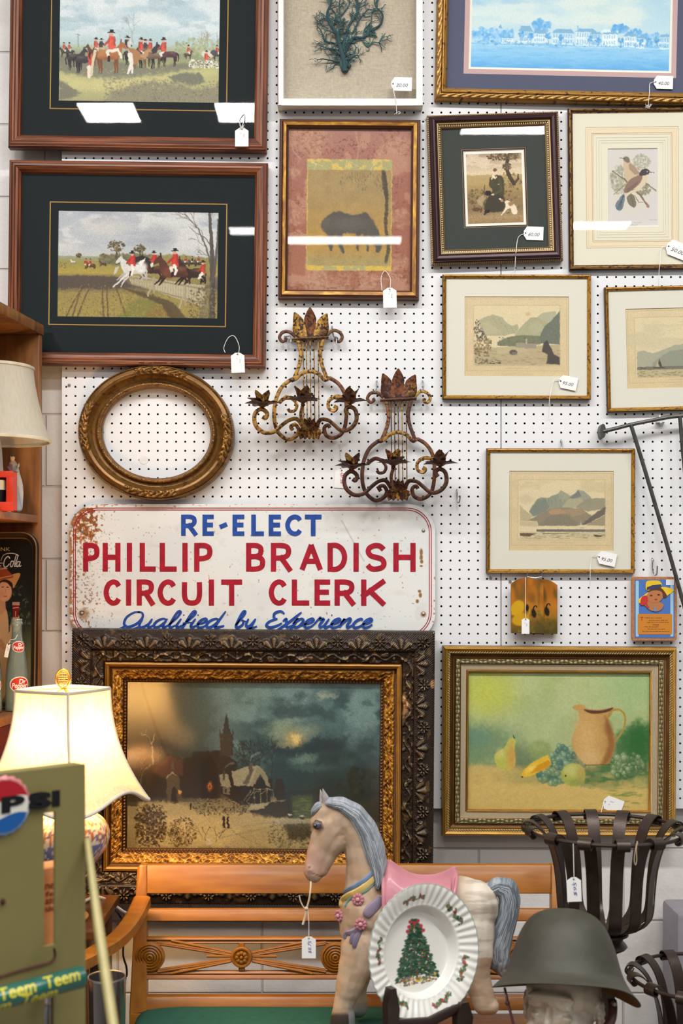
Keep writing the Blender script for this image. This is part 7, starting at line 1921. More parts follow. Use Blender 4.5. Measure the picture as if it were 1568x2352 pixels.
def lit_lamp():
    Y = 2.96; c = P(145, 0, Y); z0 = .6875; s = S_(Y)
    root = thing('table_lamp', 'lit table lamp with square bell shade and painted porcelain base', 'lamp', (c.x, Y, z0))
    zt = EYE - (1584 - CY) / F * Y; zb = EYE - (1846 - CY) / F * Y; a0 = R(-72)

    def rr(phi, Rd, p_): return Rd / (abs(math.cos(phi)) ** p_ + abs(math.sin(phi)) ** p_) ** (1 / p_)
    n, m = 120, 30; V = np.zeros((m + 1, n, 3))
    Rt, Rb = 106 * s, 196 * s

    def pt(t, j, off=0.0):
        phi = 2 * PI * j / n; arch = .040 * (math.sin(2 * phi) ** 2) ** 1.1
        zz = zt + (zb + arch * t ** 3 - zt) * t
        r_ = rr(phi, Rt + (Rb - Rt) * t ** 2.1, 1.18 + .34 * t * t) + off
        return (c.x + math.cos(phi + a0) * r_, Y + math.sin(phi + a0) * r_, zz)
    for i in range(m + 1):
        for j in range(n): V[i, j] = pt(i / m, j)
    o = Vector((c.x, Y, z0)); sh = grid_obj('lamp_shade', V - np.array(o), hexc('f0e4c8'), shade_mat(), root, close_v=True)
    tm = pm('shade_trim', 'cfc4b4', .85, var=.06)
    b = MB(); b.tube([pt(0, j, .001) for j in range(n)], .004, 8, closed=True, flat=.5, up=(1, 0, 0)); b.build('trim_band', tm, sh); b = MB(); b.tube([pt(1, j, .0005) for j in range(n)], .0045, 8, closed=True); b.build('trim_band', tm, sh)
    for k in range(4):
        b = MB(); b.tube([pt(i / m, k * n // 4, .0008) for i in range(m + 1)], .0032, 6); b.build('seam', tm, sh)
    gm = pm('brass', 'c8963c', .25, .85, .5, .1)
    b = MB(); fz = EYE - (1558 - CY) / F * Y; ring = lambda rx, rz, r_: b.tube([(c.x + math.cos(a) * rx, Y, fz + math.sin(a) * rz) for a in np.linspace(0, 2 * PI, 33)[:-1]], r_, 6, closed=True)
    ring(16 * s, 21 * s, .0022); ring(12 * s, 16 * s, .001)
    for h_, w_ in ((11, 7), (5, 10), (0, 11), (-5, 10), (-11, 7)): b.tube([(c.x - w_ * s, Y, fz + h_ * s), (c.x + w_ * s, Y, fz + h_ * s)], .0013, 6)
    for x_ in (-5, 0, 5): b.tube([(c.x + x_ * s, Y, fz - 13 * s), (c.x + x_ * s, Y, fz + 13 * s)], .0012, 6)
    b.lathe([(.004, fz - 27 * s), (.006, fz - 25 * s), (.003, fz - 22 * s), (.003, fz - 20 * s)], (c.x, Y, 0), 12); b.build('finial', gm, root)
    b = MB()
    for sg in (-1, 1): b.tube([Vector(v) for v in spl([(c.x, Y, zt + .004), (c.x + sg * .035, Y, zt - .03), (c.x + sg * .05, Y, zt - .12), (c.x + sg * .02, Y, zb + .03)], 6)], .0018, 6)
    for k in range(4): j = k * n // 4; q = pt(0, j, -.002); b.tube([(c.x, Y, zt + .003), q], .0016, 6)
    b.build('harp', gm, root)
    gl = pm('bulb_white', 'f6efe0', .5); 
    hz = lambda py: EYE - (py - CY) / F * Y
    pf = [(.050, z0), (.058, z0 + .004), (.058, z0 + .012), (.046, z0 + .02), (.044, z0 + .03), (.052, hz(2010)), (.066, hz(1993)), (.083, hz(1972)), (.100, hz(1948)), (.1085, hz(1922)), (.105, hz(1900)), (.090, hz(1880)), (.062, hz(1864)), (.040, hz(1855)), (.032, hz(1845)), (.034, hz(1838)), (.02, hz(1832)), (.012, hz(1825)), (.012, hz(1800)), (0, hz(1799))]
    pf = [(max(0, float(a)), float(b_)) for a, b_ in spl(pf, 6)]

    def vc(a, z, r_):
        u = a * 16; v = (z - z0) * 160
        base = hexc('e2d8c8')
        if z < hz(1930): base = hexc('6c74a0') if vn(u * 1.4, v * .8, 3) > .38 else hexc('d8cfc4')
        elif vn(u * 1.1, v * .7, 8) > .63: base = hexc('b06a3c')
        elif vn(u * 1.3, v * .9, 18) > .64: base = hexc('6470a4')
        elif abs(z - hz(1930)) < .003: base = hexc('c09040')
        if z < z0 + .022 or z > hz(1850): base = hexc('b8863c')
        return base
    b = MB(); b.lathe(pf, (c.x, Y, 0), 140, colf=vc); b.build('lamp_base', vcm('painted_porcelain', .22, 0, .5, (260, .25, .001), .4), root)
    b = MB(); b.ell((c.x, Y, zt - .115), (.026, .026, .036), 16); b.build('light_bulb', pane_bulb(), root)
    l = bpy.data.lights.new('lamp_bulb', 'POINT'); l.energy = 16; l.color = (1, .62, .25); l.shadow_soft_size = .045
    lo = bpy.data.objects.new('lamp_bulb', l); COL.objects.link(lo); lo.location = (c.x, Y, zt - .115)


def pane_bulb():
    m, nt, N, L, b = nodes_of('frosted_bulb'); N.remove(b)
    tr = N.new('ShaderNodeBsdfTransparent'); tr.inputs[0].default_value = (.97, .95, .9, 1); gl = N.new('ShaderNodeBsdfGlossy'); mx = N.new('ShaderNodeMixShader'); mx.inputs[0].default_value = .05
    L.new(tr.outputs[0], mx.inputs[1]); L.new(gl.outputs[0], mx.inputs[2]); L.new(mx.outputs[0], N['Material Output'].inputs[0])
    return m


lit_lamp()
q = lambda *a: [Vector(v) for v in spl([tuple(P(x, y, Y)) for x, y, Y in a], 6)]
b = MB(); b.tube(q((190, 2072, 3.11), (215, 2061, 3.14), (238, 2064, 3.16), (258, 2076, 3.20), (280, 2092, 3.23), (298, 2106, 3.27), (312, 2150, 3.34), (316, 2240, 3.42), (310, 2400, 3.44)), .004, 8); tag(b.build('power_cord', pm('white_cord', 'd8d2cc', .5)), 'white electric cord running off the side table behind the bench arm', 'cord')
b = MB(); b.tube(q((264, 2088, 3.24), (276, 2105, 3.25), (287, 2130, 3.3), (284, 2160, 3.34), (283, 2195, 3.34), (290, 2220, 3.34), (291, 2240, 3.34), (287, 2262, 3.34), (284, 2420, 3.34)), .0028, 8); tag(b.build('power_cord', pm('black_cord', '1e1a18', .5)), 'thin black electric cord hanging left of the bench post', 'cord')


# ------------------------------------------------------------------ soda rack in the foreground
PA = Vector((-.3966, 1.95, 0)); PD = Vector((-.733, -.680, 0)); PN = Vector((.680, -.733, 0))


def PP(px, py, off=0.0):
    r = Vector(((px - CX) / F, 1, -(py - CY) / F)); A = PA + PN * off
    t = (PN.x * A.x + PN.y * A.y) / (PN.x * r.x + PN.y * r.y)
    return Vector((r.x * t, t, EYE + r.z * t))


def pc(px, py):
    """panel coordinates: distance to the left of its right edge, height"""
    v = PP(px, py); d = v - PA
    return (-(d.x * PD.x + d.y * PD.y), v.z)


def from_pc(a, z, off): return PA - PD * a + PN * off + Vector((0, 0, z))


def soda_rack():
    root = thing('soda_rack', 'olive metal soda rack with a cap emblem, slots and a green Teem tube, left foreground', 'display rack', (PA.x - .1, PA.y - .09, .0))
    om = pm('olive_enamel', '81784a', .5, .1, .4, .05, 6, (900, .05))
    zt = PP(196, 1755).z; zb = PP(196, 2420).z - .1; aw = -.40

    def quadbox(b, a0, a1, z0, z1, o0, o1, bev=.003, mi=0):
        c = from_pc((a0 + a1) / 2, (z0 + z1) / 2, (o0 + o1) / 2); M = Matrix(((-PD.x, PN.x, 0), (-PD.y, PN.y, 0), (0, 0, 1))).to_4x4()
        b.box(c, (abs(a1 - a0), abs(o1 - o0), abs(z1 - z0)), bev, M, mi)
    sx0, sx1 = pc(101, 2000)[0], pc(127, 2000)[0]; s1t, s1b = pc(114, 1866)[1], pc(114, 2172)[1]; s2t, s2b = pc(114, 2262)[1], zb + .02
    b = MB()
    T_ = -.006
    quadbox(b, sx1, 0, zb, zt, T_, 0, 0); quadbox(b, aw, sx0, zb, zt, T_, 0, 0)
    quadbox(b, sx0, sx1, s1t, zt, T_, 0, .0); quadbox(b, sx0, sx1, s2t, s1b, T_, 0, .0); quadbox(b, sx0, sx1, zb, s2b, T_, 0, .0)
    quadbox(b, aw, 0, zt - .005, zt, -.034, -.002, .002)
    b.build('front_panel', om, root)
    b = MB(); quadbox(b, -.004, 0, zb, zt - .004, -.034, -.006, .001); b.build('side_flange', om, root)
    # rust line and spot
    b = MB(); q = [PP(*a, .0008) for a in ((124, 2178), (126, 2195), (118, 2208), (90, 2217), (50, 2228), (0, 2243), (-60, 2262))]; b.tube([Vector(v) for v in spl([tuple(v) for v in q], 5)], .0022, 6, flat=.4); b.build('rust_seam', pm('rust_brown', '4a2618', .8, var=.3, nscale=90), root); b = MB(); b.ell(PP(7, 2071, .001), (.004, .004, .005), 10); b.build('rust_spot', pm('rust_brown', '4a2618'), root)
    # cap emblem
    ac, zc = pc(6, 1851); Rr = .0445; em = MB()

    def disc(f, o0, o1, cols, n=60):
        V = []; Fs = []; C = []
        m = 12
        for i in range(m + 1):
            for j in range(n):
                a = 2 * PI * j / n; w = (1 + .035 * math.cos(a * 21) * (f > .93)) if i == m else 1
                u, v = math.cos(a) * Rr * f * w * i / m, math.sin(a) * Rr * f * w * i / m
                V.append(from_pc(ac + u, zc + v, o1 if i < m else o0)); C.append(hexc(cols(u / Rr, v / Rr)))
        for i in range(m):
            for j in range(n): Fs.append((i * n + j, i * n + (j + 1) % n, (i + 1) * n + (j + 1) % n, (i + 1) * n + j))
        em.add(V, Fs, 0, np.array(C))
    disc(1.0, .001, .006, lambda u, v: 'c07878' if v > .15 else ('c8c8cc' if v > -.45 else '7fa0c8'))
    em.build('cap_emblem', vcm('emblem_enamel', .3, .1, .5), root, angle=50)
    em2 = MB()
    for lo, hi, cc in ((lambda u: .22 + .10 * math.sin(u * 3.2), lambda u: math.sqrt(max(0, .74 - u * u)), 'b0202c'), (lambda u: -math.sqrt(max(0, .74 - u * u)), lambda u: -.34 + .10 * math.sin(u * 3.2), '1f5aa0'), (lambda u: max(-.34 + .10 * math.sin(u * 3.2), -math.sqrt(max(0, .74 - u * u))), lambda u: min(.22 + .10 * math.sin(u * 3.2), math.sqrt(max(0, .74 - u * u))), 'e0ddd4')):
        for k in range(40):
            u0, u1 = -.86 + 1.72 * k / 40, -.86 + 1.72 * (k + 1) / 40
            if hi(u0) < lo(u0) and hi(u1) < lo(u1): continue
            em2.add([from_pc(ac + u * Rr, zc + max(min(v, .86), -.86) * Rr, .0072) for u, v in ((u0, lo(u0)), (u1, lo(u1)), (u1, max(hi(u1), lo(u1))), (u0, max(hi(u0), lo(u0))))], [(0, 1, 2, 3)], 0, hexc(cc))
    em2.build('emblem_field', vcm('emblem_enamel', .3, .1, .5), root, smooth=False)
    b = MB()
    for ch, x0, x1 in (('P', -122, -68), ('E', -60, -10), ('P', -3, 51), ('S', 60, 113), ('I', 119, 137)):
        (a0, zA), (a1, _) = pc(x0, 1868 if x0 < 55 else 1862), pc(x1, 1860); h_ = .0245; zz = pc((x0 + x1) / 2, 1867 - (x0 + x1) / 2 * .115)[1]
        V, Fs = fit_text(ch, a0, a1, zz, zz + h_, bold=.055); hi = .0085 if ch in 'PE' and x0 > -100 and x0 < 50 else (.0078 if ch == 'S' else .0012)
        for k in range(10): b.add([from_pc(u, v, .0003 + (hi - .0003) * k / 9) for u, v in V], Fs, 0)
    b.build('lettering', pm('black_enamel', '16161a', .35), root, smooth=False)
    # green tube with yellow lettering
    A = PP(188, 2243, .042); B = PP(-140, 2330, .042); ax = (B - A).normalized(); r_ = .0165
    b = MB(); b.tube([A + ax * .0, A + ax * .001, B], [r_ * .9, r_, r_], 32); tb = b.build('push_tube', pm('green_enamel', '15584c', .3, 0, .5, .1, 50, coat=.3), root)
    up = Vector((0, 0, 1)); up = (up - ax * up.dot(ax)).normalized(); fr = up.cross(ax); fr = fr if fr.y < 0 else -fr
    b = MB()
    for s0, th in ((.012, 38), (.085, 38), (.050, -24), (.125, -24), (.022, -62), (.16, 38)):
        V, Fs = fit_text('Teem', 0, .058, -.0095, .0095, bold=.02, shear=.1, cuts=10)
        b.add([A + ax * (s0 + .058 - u) + up * (math.sin(R(th) + v / r_) * (r_ + .0005)) + fr * (math.cos(R(th) + v / r_) * (r_ + .0005)) for u, v in V], Fs)
    b.build('lettering', pm('yellow_enamel', 'c8c03c', .4), tb, smooth=False)
    b = MB(); b.tube([PP(100, 2262, .03), PP(100, 2262, -.002)], .006, 10); b.build('bracket', om, root)
    b = MB(); b.tube([PP(197, 1930, .0) + Vector((.002, 0, 0)), P(228, 2140, 1.83), P(262, 2370, 1.72), P(300, 2620, 1.6)], [.0055, .0078, .0078, .0078], 12); b.build('strut', pm('olive_pale', '9c9060', .45, .1, .4, .05), root)
    b = MB(); quadbox(b, aw, 0, 0, .03, -.30, -.02, .003); b.build('base_tray', om, root)
    for a in (-.02, -.38):
        b = MB(); quadbox(b, a - .012, a + .012, .03, zb + .02, -.034, -.012, .002); b.build('post', om, root)
    return from_pc, pc, zb


_, _, RZB = soda_rack()


def rack_contents():
    oc = PP(115, 2080, -.10)
    root = thing('orange_carton', 'orange bottle carton seen through the slot of the olive rack', 'carton', (oc.x, oc.y, .0))
    b = MB(); M = Matrix(((-PD.x, PN.x, 0), (-PD.y, PN.y, 0), (0, 0, 1))).to_4x4(); zt = PP(115, 1992, -.08).z; zb = .031
    b.box((oc.x, oc.y, (zt + zb) / 2), (.07, .045, zt - zb), .002, M); b.build('carton_body', pm('orange_card', 'e0955a', .7, var=.12, col2='cc8048'), root)
    b = MB()
    for i, t in enumerate(('ne', 'fe', 'ass', 'ide')):
        v = PP(115, 2036 + i * 17, -.0765); V, Fs = fit_text(t, -.0085, .0085, 0, .0088, bold=.02); b.add([v - PD * u + Vector((0, 0, w - .004)) for u, w in V], Fs)
    b.build('lettering', pm('carton_ink', '8a3a1c', .7), root, smooth=False)
    c = PP(115, 2310, -.05); r2 = thing('chrome_tube', 'chrome tube seen through the lower slot of the olive rack', 'tube', (c.x, c.y, .031))
    b = MB(); zt = PP(115, 2268, -.05).z; b.lathe([(.0, .031), (.011, .031), (.011, zt - .035), (.0085, zt - .028), (.0085, zt - .018), (.0125, zt - .012), (.0125, zt), (0, zt + .002)], (c.x, c.y, 0), 24); b.build('tube_body', pm('chrome', 'b8b8bc', .12, .95), r2)


rack_contents()
Y = 2.585; c = P(245, 0, Y); zt = EYE - (2243 - CY) / F * Y
root = thing('smoked_glass_vase', 'smoked glass cylinder vase with a silvery rim, left of the bench post', 'vase', (c.x, Y, .4002))
b = MB(); b.lathe([(0, .4005), (.032, .4005), (.034, .406), (.0385, zt), (.037, zt + .0004), (.0325, .412), (0, .410)], (c.x, Y, 0), 48); b.build('glass_body', clear_glass('smoked_glass', (.34, .30, .28), .06), root)
b = MB(); b.lathe([(.0386, zt - .003), (.0392, zt), (.0386, zt + .0014), (.0368, zt + .0010), (.0366, zt - .002), (.0386, zt - .003)], (c.x, Y, 0), 48, caps=False); b.build('rim', pm('silver_rim', 'a8a4a0', .2, .8), root)
# ------------------------------------------------------------------ bench
BS = .25


def BP(px, py, off=0.0):
    """point on the raked plane of the bench back"""
    r = Vector(((px - CX) / F, 1, -(py - CY) / F)); t = (3.15 + BS * (EYE - .43) - off) / (1 - BS * r.z)
    return Vector((r.x * t, t, EYE + r.z * t))


def bench():
    root = thing('settee', 'honey-coloured wooden settee with a carved open back and green seat cushion', 'bench', (0.02, 2.95, 0))
    wm = pm('honey_wood', 'a4691f', .42, var=.15, nscale=7, stretch=(1.2, 8, 8), col2='8a5014', coat=.15); wv = pm('honey_wood_upright', 'a4691f', .42, var=.15, nscale=7, stretch=(8, 8, 1.2), col2='8a5014', coat=.15)

    def slab(nm, poly, d0, d1, mat=wm, par=root, bev=True):
        b = MB(); k = len(poly)
        ins = .0022
        c = Vector((0, 0, 0))
        for a in poly: c += BP(*a)
        c /= k
        rings = []
        for off, f in ((d1, ins), (d1 - ins, 0), (d0 + ins, 0), (d0, ins)):
            ring = []
            for i, a in enumerate(poly):
                v = BP(*a); v = v + Vector((0, -off, 0))
                if f: w = (c - BP(*a)); v += Vector((math.copysign(f, w.x), 0, math.copysign(f, w.z)))
                ring.append(v)
            rings.append(ring)
        V = [v for rg in rings for v in rg]; Fs = [tuple(range(k)), tuple(range(3 * k, 4 * k))[::-1]]
        for q_ in range(3):
            for i in range(k): j = (i + 1) % k; Fs.append((q_ * k + i, q_ * k + j, (q_ + 1) * k + j, (q_ + 1) * k + i))
        b.add(V, Fs); return b.build(nm, mat, par)
    R4 = lambda x0, y0, x1, y1: [(x0, y0), (x1, y0), (x1, y1), (x0, y1)]
    slab('top_rail', R4(338, 1985, 1264, 2050), -.012, .014)
    slab('back_post', [(318, 1990), (324, 1984), (339, 1984), (339, 2062), (339, 2320), (299, 2325), (310, 2120)], -.014, .018, wv)
    slab('back_post', R4(1263, 1984, 1291, 2330), -.014, .018, wv)
    slab('back_rail', R4(336, 2087, 1266, 2114), -.010, .010); slab('back_rail', R4(336, 2286, 1266, 2317), -.012, .014)
    slab('carved_rail', R4(336, 2151, 1266, 2157), -.006, .012); slab('carved_rail', R4(336, 2158, 1266, 2166), -.006, .008); slab('carved_rail', R4(336, 2229, 1266, 2236), -.006, .008); slab('carved_rail', R4(336, 2237, 1266, 2247), -.006, .012)
    # crossed reeds, rosettes, roundels
    for xc, xl, xr in ((555, 348, 762), (985, 778, 1192)):
        b = MB()
        for y0, y1 in ((2164, 2191), (2168, 2195), (2232, 2205), (2228, 2201)):
            for xe in (xl, xr):
                xs = xc - 18 if xe == xl else xc + 18
                b.tube([BP(xe + (14 if xe == xl else -14), y0, .008), BP(xs, y1, .010)], .0036, 8)
        for yy in (2160, 2236):
            for xe in (xl, xr): b.tube([BP(xe + (45 if xe == xl else -45), yy, .009), BP(xc + (-24 if xe == xl else 24), 2188 if yy < 2200 else 2208, .011)], .0036, 8)
        for dx in (-1, 1): b.tube([BP(xc + dx * 80, 2196, .008), BP(xc + dx * 20, 2196, .009)], .0042, 8)
        b.tube([BP(xc, 2166, .006), BP(xc, 2229, .006)], .008, 8, flat=.5); b.build('crossed_reeds', wm, root)
        b = MB(); M = Matrix.Rotation(R(90), 4, 'X') ; s = S_(3.19)
        cc = BP(xc, 2197, .012); b.lathe([(24 * s, 0), (24 * s, .008), (22 * s, .011), (19 * s, .011), (17 * s, .007), (0, .007)], cc, 28, M=M)
        for k in range(8): a = 2 * PI * k / 8; b.ell(cc + Vector((math.cos(a) * 10 * s, -.009, math.sin(a) * 10 * s)), (5 * s, .004, 5 * s), 10)
        b.ell(cc + Vector((0, -.010, 0)), (4.5 * s, .005, 4.5 * s), 10); b.build('rosette', wm, root)
    for xc in (345, 770, 1197):
        b = MB(); cc = BP(xc, 2197, .010); s = S_(3.19); pf = [(34 * s, 0)]
        for k in range(5): r0 = (33 - 6.2 * k) * s; pf += [(r0, .010), (r0 - 3.8 * s, .012), (r0 - 5 * s, .0085)]
        pf.append((0, .010)); b.lathe(pf, cc, 40, M=Matrix.Rotation(R(90), 4, 'X')); b.build('roundel', wm, root)
    # curved arm
    b = MB(); s3 = 2891 / 2891
    pts = [P(327, 2068, 3.17), P(318, 2088, 3.13), P(303, 2116, 3.07), P(280, 2146, 3.0), P(252, 2170, 2.93), P(225, 2186, 2.86), P(196, 2204, 2.79), P(150, 2225, 2.70)]
    pts = [Vector(v) for v in spl([tuple(v) for v in pts], 6)]; V = []; Fs = []
    for i, p_ in enumerate(pts):
        t = (pts[min(i + 1, len(pts) - 1)] - pts[max(i - 1, 0)]).normalized(); sd = t.cross(Vector((0, 0, 1))).normalized(); nn = sd.cross(t).normalized()
        hw, hh = .021, .013
        for a, c in ((-1, -1), (-1, .7), (-.75, 1), (.75, 1), (1, .7), (1, -1)): V.append(p_ + sd * (a * hw) + nn * (c * hh))
        if i:
            for j in range(6): Fs.append(((i - 1) * 6 + j, (i - 1) * 6 + (j + 1) % 6, i * 6 + (j + 1) % 6, i * 6 + j))
    Fs += [tuple(range(6)), tuple(range(len(V) - 6, len(V)))[::-1]]; b.add(V, Fs); b.build('arm', wm, root)
    xl, xr = -.515, .552
    b = MB(); c = P(196, 2204, 2.79); b.box((-.588, 2.705, .315), (.036, .036, .63), .003); b.build('front_leg', wv, root)
    b = MB(); b.box((xr - .02, 2.74, .2), (.036, .036, .40), .003); b.build('front_leg', wv, root)
    for x in (xl + .005, xr - .005): b = MB(); b.box((x, 3.14, .2), (.034, .034, .42), .003); b.build('rear_leg', wv, root)
    b = MB(); b.box((.018, 2.93, .392), (1.06, .44, .022), .004); b.build('seat', wm, root)
    b = MB(); b.box((.018, 2.725, .355), (1.03, .02, .05), .003); b.build('seat_rail', wm, root)
    # cushion
    x0, x1, y0, y1, zt = -.505, .235, 2.72, 3.135, .438
    n, m = 60, 36; g = np.zeros((m, n, 3)); 
    uu, vv = np.meshgrid(np.linspace(-1, 1, n), np.linspace(-1, 1, m))
    e = (1 - np.abs(uu) ** 8) * (1 - np.abs(vv) ** 8)
    g[..., 0] = (x0 + x1) / 2 + uu * (x1 - x0) / 2; g[..., 1] = (y0 + y1) / 2 + vv * (y1 - y0) / 2; g[..., 2] = .404 + (zt - .404) * e ** .4 + .003 * (fbm(uu * 3, vv * 2, 4) - .5)
    o = np.array((0.02, 2.95, 0)); grid_obj('seat_cushion', [g - o, np.stack([g[..., 0], g[..., 1], np.full(g.shape[:2], .404)], -1) - o], hexc('1d4a3c'), pm('green_cloth', '1c5040', .85, var=.1, nscale=60, bump=(700, .2)), root)


bench()


# ------------------------------------------------------------------ carousel horse
def horse():
    Y = 2.95; s = S_(Y); c0 = P(960, 2350, Y)
    root = thing('carousel_horse', 'cream ceramic carousel horse with grey mane and pink saddle, on the settee', 'horse figure', (c0.x, Y, .438))

    def chain(b, pts, n=9, dy=0.0):
        for k in range(len(pts) - 1):
            a, c = np.array(pts[k], float), np.array(pts[k + 1], float)
            for i in range(n + (k == len(pts) - 2)):
                t = i / n; t2 = t * t * (3 - 2 * t); q_ = a + (c - a) * t; r_ = a[2:] + (c[2:] - a[2:]) * t2
                oy = (a[4] + (c[4] - a[4]) * t) if len(a) > 4 else 0
                v = P(q_[0], q_[1], Y); v.y += (oy + dy) * s; b.ell(v, (r_[0] * s, r_[1] * s, r_[0] * s), 14)
    b = MB()
    chain(b, [(842, 2098, 64, 62), (900, 2100, 74, 68), (970, 2098, 80, 72), (1040, 2088, 78, 72), (1085, 2082, 62, 66)])
    chain(b, [(832, 2085, 52, 58), (840, 2135, 58, 58), (870, 2150, 50, 55)]); chain(b, [(815, 2100, 38, 44), (812, 2135, 34, 40)])
    chain(b, [(842, 2075, 56, 54), (842, 2020, 50, 44), (838, 1975, 44, 38), (826, 1930, 39, 34), (806, 1892, 36, 31), (786, 1872, 32, 28)])
    chain(b, [(778, 1876, 37, 29), (765, 1896, 40, 31), (752, 1918, 37, 29), (737, 1950, 31, 25), (726, 1980, 26, 22), (720, 2000, 24, 21), (722, 2010, 18, 18)])
    chain(b, [(775, 1925, 28, 27), (752, 1962, 22, 21), (738, 1996, 18, 17)]); chain(b, [(752, 1862, 26, 22), (738, 1872, 20, 17), (728, 1888, 18, 15)])
    chain(b, [(832, 2160, 50, 36, -30), (818, 2200, 40, 32, -34), (806, 2240, 34, 30, -34), (800, 2258, 31, 28, -34), (794, 2278, 26, 24, -34), (788, 2302, 24, 24, -34), (787, 2332, 29, 28, -34), (786, 2340, 29, 28, -34)])
    chain(b, [(850, 2165, 46, 34, 34), (834, 2215, 34, 30, 36), (826, 2250, 27, 26, 38), (822, 2286, 21, 22, 38), (821, 2326, 25, 25, 38)])
    chain(b, [(1072, 2120, 62, 44, -26), (1082, 2170, 48, 36, -34), (1082, 2210, 40, 32, -36), (1090, 2238, 33, 28, -36), (1100, 2264, 29, 25, -36), (1106, 2284, 28, 25, -36), (1104, 2296, 22, 24, -36), (1122, 2298, 20, 24, -36)])
    chain(b, [(1050, 2125, 56, 42, 28), (1040, 2180, 42, 34, 34), (1030, 2230, 28, 26, 36), (1040, 2270, 22, 22, 36), (1050, 2300, 26, 25, 36)])
    chain(b, [(1095, 2050, 28, 28), (1112, 2050, 20, 20), (1126, 2044, 16, 16)])
    for pts in ([(752, 1852, 13, 9, -10), (747, 1832, 10, 7, -12), (743, 1818, 6, 4, -13), (741, 1808, 2.5, 2.5, -14)], [(744, 1854, 12, 8, 12), (739, 1836, 8, 6, 14), (736, 1822, 4, 4, 14), (735, 1815, 2, 2, 14)]): chain(b, pts, 6)
    # brow and nostril swelling
    b.ell(P(730, 1890, Y) + Vector((0, -22 * s, 0)), (13 * s, 8 * s, 7 * s), 12); b.ell(P(712, 1993, Y) + Vector((0, -17 * s, 0)), (8 * s, 6 * s, 9 * s), 12)

    def cf(v):
        t = v[:, 1]; px = CX + v[:, 0] / t * F; py = CY - (v[:, 2] - EYE) / t * F
        n = fbm(px / 18, py / 18, 5, 3)
        c = mixc(hexc('bca48c'), hexc('b0947a'), sst(.35, .7, n)); c = mixc(c, hexc('c49c8c'), (1 - sst(20, 70, np.hypot(px - 700, py - 1985))) * .8)
        c = mixc(c, hexc('dcd4c6'), sst(1040, 1100, px) * (py < 2200) * .8); c = mixc(c, hexc('9a8c7c'), sst(.55, .7, fbm(px / 60, py / 9, 9)) * sst(1040, 1080, px) * .5)
        c = mixc(c, hexc('3c322e'), sst(2322, 2334, py) * (px < 850)); c = mixc(c, hexc('8d8f92'), sst(2300, 2318, py) * (px > 800) * (px < 860) * .8)
        c = mixc(c, hexc('8c8f96'), (1 - sst(1838, 1850, py)) * (px < 760) * .75)
        c = mixc(c, hexc('6a5048'), (1 - sst(2, 4, np.hypot(px - 710, py - 1992))) * (v[:, 1] < Y)); c = mixc(c, hexc('6a4a40'), (1 - sst(.8, 2.2, np.abs(py - 2012 - (px - 735) * .35))) * (px > 712) * (px < 742) * (v[:, 1] < Y) * .8)
        return c
    body = skin_obj('body', b, .0034, cf, vcm('bisque', .55, 0, .4, (120, .12)), root, 7)
    dg = bpy.context.evaluated_depsgraph_get()
    from mathutils.bvhtree import BVHTree
    bv = BVHTree.FromPolygons([WM[root] @ v.co for v in body.data.vertices], [tuple(p.vertices) for p in body.data.polygons])
    E = Vector((0, 0, EYE))

    def on(px, py, lift=.002):
        d = (P(px, py, 1.0) - E).normalized(); h, nrm, _, _ = bv.ray_cast(E, d)
        if h is None: h = P(px, py, Y); nrm = Vector((0, -1, 0))
        return h + nrm * lift, nrm

    def strands(nm, keys, col0, col1, n=90, seed=3):
        g = random.Random(seed); bb = MB(); chain(bb, keys, 9)
        def hair(v):
            t = v[:, 1]; px = CX + v[:, 0] / t * F; py = CY - (v[:, 2] - EYE) / t * F
            st = vn(px / 2.6 + py / 14, py / 40 + px / 60, 7)
            return mixc(hexc(col0), hexc(col1), sst(.3, .75, st))
        o = skin_obj(nm, bb, .0032, hair, vcm('grey_glaze', .5, 0, .4, (200, .2)), root, 5)
        st = MB()
        for _ in range(n):
            off = g.uniform(-.75, .75); ds = g.uniform(-.2, .85); a = g.uniform(0, len(keys) - 2.2); pts = []
            for i in range(9):
                u = min(a + i * .2, len(keys) - 1.01); k = int(u); f = u - k; p0, p1 = np.array(keys[k], float), np.array(keys[k + 1], float); q_ = p0 + (p1 - p0) * f
                dx, dy = p1[0] - p0[0], p1[1] - p0[1]; l = math.hypot(dx, dy) or 1
                vv = P(q_[0] - dy / l * off * q_[2], q_[1] + dx / l * off * q_[2], Y); oy = (q_[4] if len(q_) > 4 else 0)
                vv.y += (oy - q_[3] * math.sqrt(max(0, 1 - off * off)) * .985) * s; pts.append(vv)
            st.tube(pts, [.0003] + [.0011] * 7 + [.0003], 5, 0, hexc(g.choice([col0, col1, 'b4bac0', '7c848c'])))
        st.build('hair_strand_relief', vcm('grey_glaze', .5), o)
        return o
    strands('mane', [(754, 1842, 12, 22, -4), (785, 1846, 17, 30, -6), (818, 1868, 22, 37, -6), (842, 1905, 26, 41, -6), (856, 1945, 28, 44, -6), (866, 1985, 24, 46, -6), (868, 2015, 16, 46, -6), (864, 2030, 8, 46, -6)], '878c94', '9ea4aa')
    strands('tail', [(1120, 2046, 17, 16), (1142, 2034, 20, 18), (1164, 2042, 26, 21), (1171, 2068, 25, 22), (1166, 2102, 25, 22), (1152, 2138, 29, 24), (1140, 2172, 34, 26), (1142, 2200, 29, 24), (1155, 2226, 17, 14), (1168, 2250, 5, 5)], '6f7a84', 'a2aab0', 120, 8)
    strands('forelock', [(745, 1846, 9, 14), (730, 1852, 10, 16), (720, 1862, 7, 14), (716, 1872, 3, 8)], '878c94', '9ea4aa', 20, 5)
